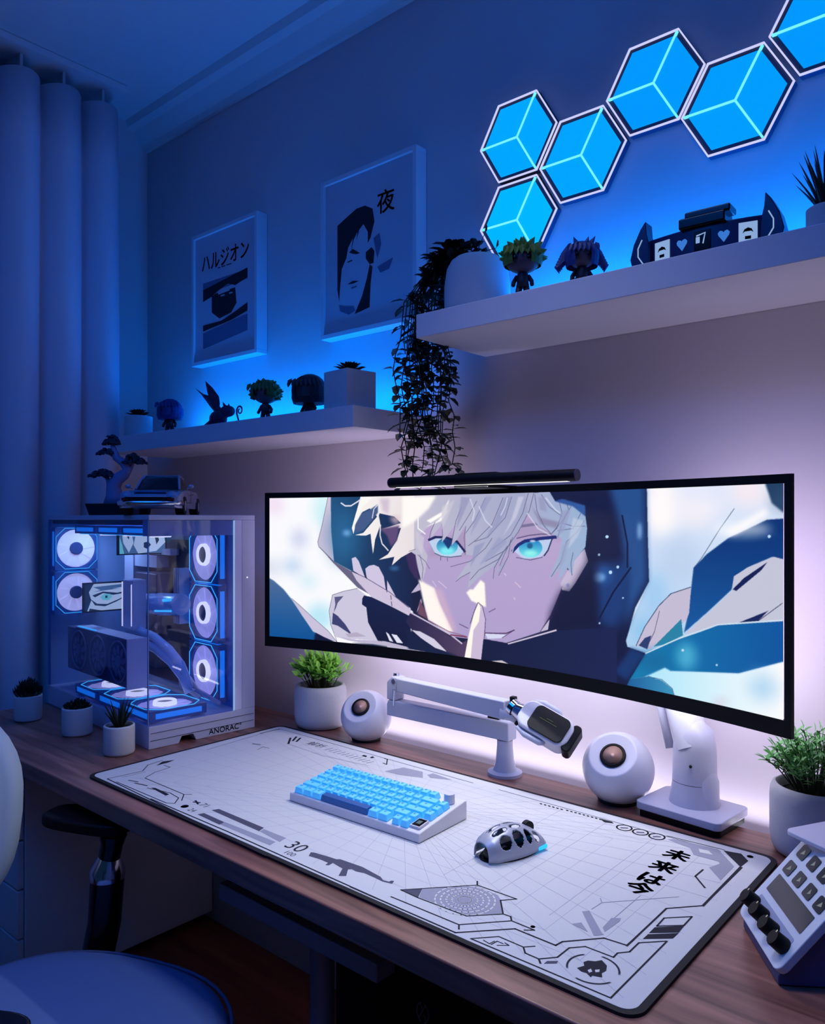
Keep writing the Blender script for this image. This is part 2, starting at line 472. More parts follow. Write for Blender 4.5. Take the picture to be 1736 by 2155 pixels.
# ------------------------------------------------------------------ small pots
def pot_prof(r, h, rim=0.004, t=0.005, taper=0.0, rb=0.006):
    r0 = r * (1 - taper)
    return [(0, 0), (r0 - rb, 0), (r0 - rb * 0.3, rb * 0.3), (r0, rb), (r, h - rim), (r, h - 0.0015), (r - 0.0015, h), (r - t + 0.001, h), (r - t, h - 0.002), (r - t, h - 0.012)]
def small_pot(label, loc, r, h, kind, leaf_mat, name='potted_succulent', group=None, square=False, seed=1, ls=1.0):
    rnd = random.Random(seed)
    t = thing(name, label, 'plant', loc, rnd.uniform(0, 6), group)
    p = MB()
    if square:
        t.rotation_euler = (0, 0, R(-6))
        p.bb(-r, r, -r, r, 0, h); p.bb(-r * 0.86, r * 0.86, -r * 0.86, r * 0.86, h, h + 0.0008)
        obj('pot', p, cer_m, t, bevel=0.006, segs=3)
    else:
        p.lathe(pot_prof(r, h), seg=40); obj('pot', p, cer_m, t, smooth=True, auto=50)
    s = MB(); s.lathe([(0, h - 0.006 if not square else h + 0.0005), ((r - 0.0052) * (0.85 if square else 1), h - 0.008 if not square else h + 0.0012)], seg=24)
    obj('soil', s, soil_m, t)
    f = MB(); z0 = h - 0.008
    if kind == 'aloe':
        for k in range(22):
            a = k * 2.4 + rnd.uniform(-.2, .2); tilt = 0.12 + 0.55 * (k / 22.0)
            L = (0.055 - 0.018 * k / 22) * ls
            d = Vector((math.cos(a) * tilt, math.sin(a) * tilt, 1))
            b0 = Vector((math.cos(a) * 0.006, math.sin(a) * 0.006, z0))
            d.normalize(); pts = [b0 + d * L * q + Vector((math.cos(a), math.sin(a), 0)) * (0.006 * q * q) for q in (0, .3, .6, .85, 1)]
            f.tube(pts, [0.0035, 0.0042, 0.003, 0.0016, 0.0002], 6, 0, ry=0.45)
    elif kind == 'rosette':
        for k in range(34):
            a = k * 2.4; e = k / 34.0
            d = Vector((math.cos(a), math.sin(a), 0.25 + 1.6 * (1 - e)))
            f.leaf((math.cos(a) * 0.003, math.sin(a) * 0.003, z0 + 0.002 + 0.01 * (1 - e)), d, (0, 0, 1), (0.016 + 0.018 * e) * ls, 0.011 * ls, 0, 0.3)
    else:  # mossy mound of short tufts
        for k in range(240):
            a = rnd.uniform(0, 6.283); q = rnd.random() ** 0.5; rr = q * r * 0.98
            hh = (0.022 * (1 - q * q) + 0.006) * ls
            p0 = Vector((math.cos(a) * rr * .8, math.sin(a) * rr * .8, z0))
            d = Vector((math.cos(a) * q * .9 + rnd.uniform(-.4, .4), math.sin(a) * q * .9 + rnd.uniform(-.4, .4), 1.1))
            f.leaf(p0 + Vector((0, 0, hh * rnd.uniform(.3, .9))), d, (math.cos(a), math.sin(a), .3), 0.015 * ls, 0.0045, 0, 0.3)
    obj('leaves', f, leaf_mat, t)
    return t
PG = 'small pots in a row on the desk'
small_pot('small white pot with a dark spiky plant at the far left end of the desk', (-2.125, -0.572, 0.75), 0.0345, 0.066, 'moss', leaf_d, group=PG, seed=2, ls=1.5)
small_pot('small white pot with a low dark mossy plant, middle of the three on the desk', (-1.890, -0.553, 0.75), 0.0355, 0.068, 'moss', leaf_d, group=PG, seed=3, ls=.8)
small_pot('small white pot with upright pointed aloe leaves in front of the computer case', (-1.662, -0.566, 0.75), 0.034, 0.066, 'aloe', leaf_d, group=PG, seed=4, ls=1.25)
small_pot('small round white pot with a dark succulent at the left end of the lower shelf', (-2.235, -0.19, 1.5375), 0.042, 0.066, 'rosette', leaf_d, seed=5, ls=1.3)
small_pot('square white pot with a dark succulent at the right end of the lower shelf', (-1.298, -0.19, 1.5375), 0.043, 0.088, 'rosette', leaf_d, square=True, seed=6, ls=1.35)

# ------------------------------------------------------------------ leafy desk plants
def bushy(label, loc, r, h, lm_, seed, spread, height, n, Ls, twiggy=False):
    rnd = random.Random(seed)
    t = thing('potted_plant', label, 'plant', loc, 0.3)
    p = MB()
    p.lathe([(0, 0), (r * .78, 0), (r * .90, .004), (r * .97, .014), (r, .03), (r, h - .022), (r * .985, h - .010), (r * .93, h - .002), (r * .86, h), (r * .80, h - .003), (r * .79, h - .02)], seg=48)
    obj('pot', p, cer_m, t, smooth=True, auto=60)
    s = MB(); s.lathe([(0, h - .012), (r * .8, h - .016)], seg=24); obj('soil', s, soil_m, t)
    st, f = MB(), MB()
    for k in range(n):
        a = rnd.uniform(0, 6.283); q = rnd.random() ** 0.6
        lean = q * spread
        top = Vector((math.cos(a) * lean, math.sin(a) * lean, h + height * (1 - 0.55 * q * q) * rnd.uniform(.65, 1.05)))
        b0 = Vector((math.cos(a) * r * .45 * q, math.sin(a) * r * .45 * q, h - .012))
        mid = (b0 + top) / 2 + Vector((rnd.uniform(-.006, .006), rnd.uniform(-.006, .006), .008))
        st.tube([b0, mid, top], [.0012, .001, .0006], 5)
        m = 7 if not twiggy else 9
        for j in range(m):
            u = .35 + .65 * (j + .5) / m
            pt = b0.lerp(mid, u * 2) if u < .5 else mid.lerp(top, u * 2 - 1)
            b = j * 2.4 + rnd.uniform(-.5, .5)
            dirv = (top - b0).normalized() * rnd.uniform(.3, .9) + Vector((math.cos(b), math.sin(b), rnd.uniform(-.1, .4)))
            f.leaf(pt, dirv, (math.cos(b) * .2, math.sin(b) * .2, 1), Ls * rnd.uniform(.7, 1.15), Ls * (.42 if not twiggy else .30), 0, .2)
        f.leaf(top, top - mid, (1, 0, 0), Ls * .9, Ls * .4, 0, .2)
    obj('stem', st, stem_m, t); obj('leaves', f, lm_, t)
    return t
bushy('round white pot with a bushy bright green plant beside the computer case', (-1.494, -0.103, 0.75), 0.067, 0.108, leaf_g, 11, .070, .078, 60, .027)
bushy('large round white pot with a small-leaved green bush right of the monitor arm', (-0.325, -0.112, 0.75), 0.066, 0.110, leaf_b, 12, .075, .085, 80, .019, True)
small_pot('dark leafy plant in a small white pot at the right end of the upper shelf', (-0.288, -0.19, 1.706), 0.030, 0.04, 'aloe', leaf_d, seed=9, ls=1.9)

# ------------------------------------------------------------------ trailing plant on the upper shelf
t = thing('trailing_plant', 'white domed pot on the upper shelf with dark vines hanging past the shelf end', 'plant', (-0.975, -0.13, 1.706))
p = MB(); p.lathe([(0, 0), (.058, 0), (.066, .006), (.070, .03), (.070, .07), (.065, .105), (.056, .122), (.047, .129), (.041, .127), (.040, .11)], seg=48)
obj('pot', p, cer_m, t, smooth=True, auto=60)
s = MB(); s.lathe([(0, .115), (.041, .113)], seg=24); obj('soil', s, soil_m, t)
rnd = random.Random(21)
st, f = MB(), MB()
for k in range(26):
    # each vine climbs out of the pot, arches over its left side and falls beyond the shelf end
    a = rnd.uniform(-1, 1)
    xo = -0.130 + rnd.uniform(-.055, .045); yo = 0.005 + a * .055
    zend = rnd.choice([-.31, -.29, -.25, -.20, -.12, -.05, -.30, -.22, .0])
    pts = [Vector((-.02, a * .02, .11)), Vector((-.05, a * .03, .155 + rnd.uniform(-.01, .02))), Vector((-.085, a * .045, .135)), Vector((xo + .01, yo, .06)), Vector((xo, yo, -.02))]
    zz = -.02; x, y = xo, yo
    while zz > zend:
        zz -= .035; x += rnd.uniform(-.010, .012); y += rnd.uniform(-.01, .01)
        y = max(-.055, min(.09, y)); x = min(x, -.082); pts.append(Vector((x, y, zz)))
    if pts[-1].z < -.2:
        pts.append(pts[-1] + Vector((rnd.uniform(-.03, .03), 0, -.018)))
    st.tube(pts, [.0013] * len(pts), 5)
    for i in range(1, len(pts)):
        m = 3 if pts[i].z < 0 else 5
        for j in range(m):
            b = rnd.uniform(0, 6.283); q = pts[i - 1].lerp(pts[i], (j + rnd.random()) / m)
            f.leaf(q, Vector((math.cos(b), math.sin(b), rnd.uniform(-.7, .35))), (math.cos(b) * .5, math.sin(b) * .5, 1), rnd.uniform(.026, .040), rnd.uniform(.014, .020), 0, .15)
for k in range(46):
    b = rnd.uniform(0, 6.283); q = Vector((-.035 + rnd.uniform(-.045, .03), rnd.uniform(-.04, .04), .13 + rnd.uniform(-.005, .03)))
    f.leaf(q, Vector((math.cos(b), math.sin(b), rnd.uniform(0, .8))), (0, 0, 1), .034, .017, 0, .15)
for d_ in ((.02, .0, .06), (.035, .02, .03)):
    st.tube([(-.01, 0, .12), (d_[0] * .6 - .01, d_[1], .15), (d_[0], d_[1], .12 + d_[2])], [.0012, .001, .0006], 5)
    f.leaf((d_[0], d_[1], .12 + d_[2]), (.3, 0, 1), (0, 1, 0), .018, .006)
obj('stem', st, stem_m, t); obj('leaves', f, leaf_d, t)

# ------------------------------------------------------------------ big-headed collectible figurines (plain, generic)
fig_dark = mat('figurine_dark_cloth', (24, 24, 44), 0.5, noise=.1)
fig_skin = mat('figurine_face', (92, 72, 84), 0.45, noise=.03)
def figurine(label, loc, rz, head, hairfn, hair_m, hs=1.0, body_m=None, hh=None):
    t = thing('figurine', label, 'figurine', loc, rz)
    body_m = body_m or fig_dark
    b = MB(); b.lathe([(0, 0), (.021, 0), (.021, .004), (0, .004)], seg=24); obj('base', b, black_p, t)
    hz = head
    b = MB()
    for sx in (-1, 1):
        b.tube([(sx * .008, 0, .004), (sx * .008, 0, .012), (sx * .006, 0, hz - .022)], [.0075, .0065, .006], 10)
        b.tube([(sx * .010, 0, hz - .006), (sx * .017, .001, hz - .016), (sx * .018, -.006, hz - .025)], [.0045, .0042, .004], 8)
    b.tube([(0, 0, hz - .028), (0, 0, hz - .016), (0, 0, hz - .004), (0, 0, hz + .004)], [.011, .0115, .011, .006], 14)
    obj('body', b, body_m, t, smooth=True)
    h = MB(); h.sphere((0, 0, hz + .026 * hs), .03 * hs, 24, 14, s=(1.08, .92, .88))
    for sx in (-1, 1): h.sphere((sx * .032 * hs, 0, hz + .022 * hs), .005, 8, 6)
    obj('head', h, fig_skin, t, smooth=True)
    for sx in (-1, 1):
        obj('eye', MB().sphere((sx * .013 * hs, -.0265 * hs, hz + .022 * hs), .0042 * hs, 10, 8, s=(1, .4, 1.1)), black_g, t, smooth=True)
    g = MB(); hairfn(g, hz + .026 * hs, hs); obj('hair', g, hair_m, t)
    return t
def cap(g, hz, s, drop=0.0, width=1.14):
    # a helmet of hair open at the face
    n, m = 20, 9
    vs_ = []
    for i in range(m + 1):
        th = math.pi * (0.02 + 0.62 * i / m)
        for k in range(n + 1):
            a = R(-62) + R(304) * k / n + R(0)
            q = .034 * s
            x = q * width * math.sin(th) * math.cos(a + R(0)); y = q * 1.0 * math.sin(th) * math.sin(a)
            vs_.append((x, y, hz + q * .95 * math.cos(th) - drop * max(0, i - m + 3) / 3))
    g.add(vs_, [(i * (n + 1) + k, i * (n + 1) + k + 1, (i + 1) * (n + 1) + k + 1, (i + 1) * (n + 1) + k) for i in range(m) for k in range(n)])
    g.sphere((0, .004 * s, hz + .004 * s), .0325 * s, 20, 10, s=(1.1, .95, .93))
    for k in range(-3, 4):
        g.leaf((k * .009 * s, -.026 * s, hz + .022 * s), (k * .12, -.35, -1), (0, -1, .2), .022 * s, .011 * s, 0, .2)
def spikes(cnt, L, lo=-.3, seed=1, wide=1.0):
    def fn(g, hz, s):
        cap(g, hz, s)
        rnd = random.Random(seed)
        for k in range(cnt):
            a = k * 2.4; e = lo + (1 - lo) * (k + .5) / cnt
            rr = math.sqrt(max(0, 1 - e * e))
            d = Vector((rr * math.cos(a) * wide, rr * math.sin(a), e))
            if d.y < -.55 and d.z < .45: continue
            b0 = Vector((0, 0, hz)) + Vector((d.x * .030, d.y * .027, d.z * .026)) * s
            l = L * rnd.uniform(.75, 1.2)
            d2 = (d + Vector((rnd.uniform(-.2, .2), 0, .25))).normalized()
            g.tube([b0, b0 + d2 * l * .5, b0 + d2 * l + Vector((0, 0, -.1 * l))], [.0085 * s, .005 * s, .0004], 6)
    return fn
def bob(g, hz, s):
    cap(g, hz, s, .012)
    g.lathe([(.033 * s, -.030 * s), (.037 * s, -.018 * s), (.036 * s, .004 * s)], (0, .004, hz), 20, sx=1.1, sy=.95)
def flare(g, hz, s):
    cap(g, hz, s, .01)
    for sx in (-1, 1):
        for k in range(6):
            a = k * .18
            g.tube([(sx * .026 * s, .006, hz + (.022 - .004 * k) * s), (sx * (.040 + .003 * k) * s, .008, hz + (.006 - .006 * k) * s), (sx * (.044 + .003 * (k % 3)) * s, .006, hz - (.016 + .004 * k) * s)], [.009 * s, .008 * s, .0006], 6)
    for sx in (-.5, .4, .8): g.tube([(sx * .02, 0, hz + .028 * s), (sx * .03, 0, hz + .044 * s)], [.006, .0004], 6)
green_h = mat('green_hair', (92, 120, 36), .5, noise=.35, nscale=60)
teal_h = mat('olive_green_hair', (70, 92, 34), .5, noise=.4, nscale=60)
blue_h = mat('blue_hair', (34, 50, 120), .5, noise=.2)
brown_h = mat('dark_brown_hair', (40, 30, 40), .5, noise=.2)
ZL, ZR = 1.5375, 1.706
figurine('figurine with upright spiky green hair on the upper shelf, beside the domed pot', (-0.8165, -0.2, ZR), R(30), .050, spikes(46, .018, -.1, 3, 1.05), green_h, 1.0)
figurine('figurine with long flaring dark blue hair on the upper shelf left of the gadget', (-0.690, -0.2, ZR), R(35), .034, flare, blue_h, .80)
figurine('dark figurine with a round blue-black hood beside the small pot on the lower shelf', (-2.075, -0.18, ZL), R(40), .048, bob, blue_h, .98)
figurine('figurine with bushy olive green hair in the middle of the lower shelf', (-1.622, -0.18, ZL), R(25), .048, spikes(60, .014, -.5, 5, 1.1), teal_h, 1.05)
figurine('figurine with smooth dark brown bobbed hair left of the square white pot', (-1.452, -0.18, ZL), R(20), .036, bob, brown_h, 1.15)

# crouching winged creature
t = thing('winged_creature_figurine', 'dark crouching creature figurine with raised pointed wings on the lower shelf', 'figurine', (-1.830, -0.18, ZL), R(20))
wm = mat('creature_purple', (40, 26, 70), .5, noise=.2)
b = MB(); b.sphere((0, 0, .026), .024, 18, 12, s=(1.1, .9, .95)); b.tube([(.005, -.005, .02), (.02, -.01, .034), (.036, -.01, .04)], [.016, .014, .012], 12)
for sx in (-1, 1):
    b.tube([(sx * .012, -.012, .016), (sx * .022, -.02, .006), (sx * .022, -.03, .002)], [.008, .007, .005], 8)
b.tube([(-.016, .004, .014), (-.034, .006, .006), (-.05, .004, .004)], [.007, .005, .001], 8)
obj('body', b, wm, t, smooth=True)
h = MB(); h.sphere((.036, -.008, .044), .019, 18, 12, s=(1.15, 1, .85))
for sx in (-1, 1): h.tube([(.034, -.008 + sx * .01, .056), (.03, -.008 + sx * .014, .068)], [.005, .0005], 6)
obj('head', h, wm, t, smooth=True)
def wing(pts, y0, y1):
    g = MB(); g.add([(a, y0 + (y1 - y0) * k / (len(pts) - 1) - .0008, b_) for k, (a, b_) in enumerate(pts)] + [(a, y0 + (y1 - y0) * k / (len(pts) - 1) + .0008, b_) for k, (a, b_) in enumerate(pts)],
        [tuple(range(len(pts))), tuple(range(2 * len(pts) - 1, len(pts) - 1, -1))] + [(k, k + 1, len(pts) + k + 1, len(pts) + k) for k in range(len(pts) - 1)])
    return g
obj('wing', wing([(-.004, .034), (-.03, .06), (-.062, .098), (-.085, .118), (-.058, .10), (-.03, .092), (-.012, .07), (.006, .05)], .006, .016), wm, t)
obj('wing', wing([(0, .036), (-.018, .07), (-.03, .10), (-.036, .132), (-.012, .112), (.010, .086), (.014, .066), (.012, .046)], -.006, -.014), wm, t)
# curled hook standing next to it
hk = MB(); pts = [(.004, 0, 0), (-.002, 0, .018), (-.008, 0, .032)]
for k in range(14):
    a = R(170 - k * 32); q = .0135 - k * .00068
    pts.append((.005 + q * math.cos(a), 0, .040 + q * math.sin(a)))
hk.tube(pts, [.0024] * 8 + [.0018] * 9, 8)
hk.lathe([(0, 0), (.008, 0), (.008, .003), (0, .003)], seg=16)
tag(obj('curled_hook', hk, wm, loc=(-1.737, -0.18, ZL), smooth=True), 'thin dark curled hook ornament standing right of the winged creature', 'ornament')

# ------------------------------------------------------------------ arcade-like gadget with tiles and side fins on the upper shelf
t = thing('novelty_gadget', 'dark glossy curved gadget with picture tiles, two hearts and pointed side fins', 'gadget', (-0.466, -0.205, ZR), R(2))
t.scale = (.88, .88, .98)
gb = mat('gadget_navy', (26, 30, 84), .25, noise=.05); gw = emis('gadget_tile_light', (150, 185, 235), .8); gh = emis('gadget_heart', (60, 130, 225), .8)
b = MB(); W_ = .105
def arcx(u): return u * W_
def arcy(u): return .016 * u * u - .012
n = 14; fr = [(arcx(-1 + 2 * k / n), arcy(-1 + 2 * k / n)) for k in range(n + 1)]
b.prism(fr + [(x, y + .035) for x, y in fr[::-1]], 0.0, .052)
obj('housing', b, gb, t, bevel=.003)
b = MB(); b.bb(-.042, .042, -.020, .028, .050, .068); b.bb(-.032, .050, -.016, .024, .066, .078); obj('top_screen_box', b, black_g, t, bevel=.003)
for sx in (-1, 1):
    g = MB(); P_ = [(sx * .100, 0), (sx * .134, .002), (sx * .139, .02), (sx * .132, .045), (sx * .118, .070), (sx * .108, .082), (sx * .106, .06), (sx * .102, .045)]
    g.prism(P_, -.012, .022, 'xz'); obj('side_fin', g, gb, t, bevel=.002)
    g = MB(); g.tube([(sx * .112, -.0135, .008), (sx * .122, -.0135, .022), (sx * .122, -.0135, .036), (sx * .114, -.0135, .050)], .0012, 6); obj('fin_light', g, gw, t)
def tile(u, s_, m_, kind):
    g = MB(); x = arcx(u); y = arcy(u) - .0015; ang = math.atan2(.032 * u, W_)
    g.M = Matrix.Translation((x, y, .027)) @ Matrix.Rotation(ang, 4, 'Z')
    if kind == 'frame':
        g.bb(-s_, s_, -.001, .001, -s_, s_, 0)
        a = [(-.009, -.002), (-.006, .004), (0, .0065), (.006, .004), (.009, -.002), (.005, .0005), (-.005, .0005)]
        g.prism(a, -.0016, -.001, 'xz', 1)
        g.bb(-.005, .005, -.0016, -.001, -.012, -.007, 1)
        obj('picture_tile', g, [m_, black_g], t)
    elif kind == 'mid':
        g.bb(-s_, s_, -.001, .001, -s_ * 1.1, s_ * 1.1, 1); g.tube([(-.010, -.0014, .008), (.006, -.0014, .011), (.002, -.0014, -.006)], .0013, 6, 0)
        g.bb(-.011, -.004, -.0016, -.001, -.004, .006, 0)
        obj('picture_tile', g, [gw, black_g], t)
    else:
        hp = [(0, -.010), (-.009, .001), (-.010, .005), (-.0065, .0085), (-.002, .0075), (0, .005), (.002, .0075), (.0065, .0085), (.010, .005), (.009, .001)]
        g.prism(hp, -.0012, .001, 'xz', 0); obj('heart', g, [gh], t)
tile(-.74, .0155, gw, 'frame'); tile(-.36, .01, gh, 'heart'); tile(0.0, .0145, gw, 'mid'); tile(.36, .01, gh, 'heart'); tile(.74, .0155, gw, 'frame')
# ------------------------------------------------------------------ desk
t = thing('desk', 'long walnut-topped desk standing along the wall', 'desk', (-0.9, -0.4, 0))
def DL(x0, x1, y0, y1, z0, z1): return MB().bb(x0 + .9, x1 + .9, y0 + .4, y1 + .4, z0, z1)
obj('tabletop', DL(-2.285, 0.45, -0.735, -0.077, .715, .75), desk_w, t, bevel=.003)
fr_m = mat('desk_frame_metal', (128, 124, 132), .45, metal=.3, noise=.03)
obj('frame_beam', DL(-1.19, -.795, -0.630, -0.590, .592, .622), fr_m, t, bevel=.002)
g = MB(); g.cyl((-.985 + .9, -.565 + .4, 0), (-.985 + .9, -.565 + .4, .715), .021, seg=28); g.cyl((-.985 + .9, -.565 + .4, 0), (-.985 + .9, -.565 + .4, .012), .035, seg=28)
obj('leg', g, fr_m, t, smooth=True, auto=50)
g = MB(); g.cyl((.38 + .9, -.62 + .4, 0), (.38 + .9, -.62 + .4, .715), .021, seg=24); obj('leg', g, fr_m, t, smooth=True, auto=50)
g = MB(); g.cyl((.38 + .9, -.15 + .4, 0), (.38 + .9, -.15 + .4, .715), .021, seg=24); obj('leg', g, fr_m, t, smooth=True, auto=50)
tag(obj('light_strip', MB().bb(-1.55, .6, -.0765, -.071, .728, .736), emis('strip_lavender', (215, 200, 255), 3.0)), 'pale LED strip fixed behind the rear edge of the desk', 'light strip')

cab = thing('drawer_cabinet', 'plain white cabinet under the left end of the desk', 'cabinet', (-2.28, -0.31, 0))
obj('body', MB().bb(-.003, .17, -.275, .305, .03, .7145), white_m, cab, bevel=.002)
for k in range(5):
    obj('drawer_front', MB().bb(.0, .165, -.294, -.277, .05 + k * .13, .05 + k * .13 + .124), white_m, cab, bevel=.002)
for sx in (-1, 1):
    obj('foot', MB().bb(.085 + sx * .05 - .02, .085 + sx * .05 + .02, -.25, -.2, 0, .03), dark_m, cab)
bx = thing('storage_box', 'black box under the desk with a thin round emblem on its front', 'box', (-0.80, -0.21, 0))
fab = mat('black_fabric', (15, 15, 20), .9, noise=.2, nscale=400, bump=.3)
obj('body', MB().bb(-.33, .55, -.19, .15, 0, .60), fab, bx, bevel=.01)
g = MB(); em = mat('emblem_grey', (120, 122, 140), .6)
cxe, cze = -.0985, .397
for k in range(24):
    if k in (5, 6, 17, 18): continue
    a0, a1 = R(15 * k), R(15 * k + 15)
    g.prism([(cxe + .015 * math.cos(a0), cze + .019 * math.sin(a0)), (cxe + .015 * math.cos(a1), cze + .019 * math.sin(a1)), (cxe + .0125 * math.cos(a1), cze + .0165 * math.sin(a1)), (cxe + .0125 * math.cos(a0), cze + .0165 * math.sin(a0))], -.1905, -.1915, 'xz')
for (p, q) in (((-.010, -.014), (.008, .018)), ((-.006, .016), (.001, .002)), ((.002, -.002), (.010, -.014))):
    g.tube([(cxe + p[0], -.191, cze + p[1]), (cxe + q[0], -.191, cze + q[1])], .0012, 6)
obj('emblem', g, em, bx)

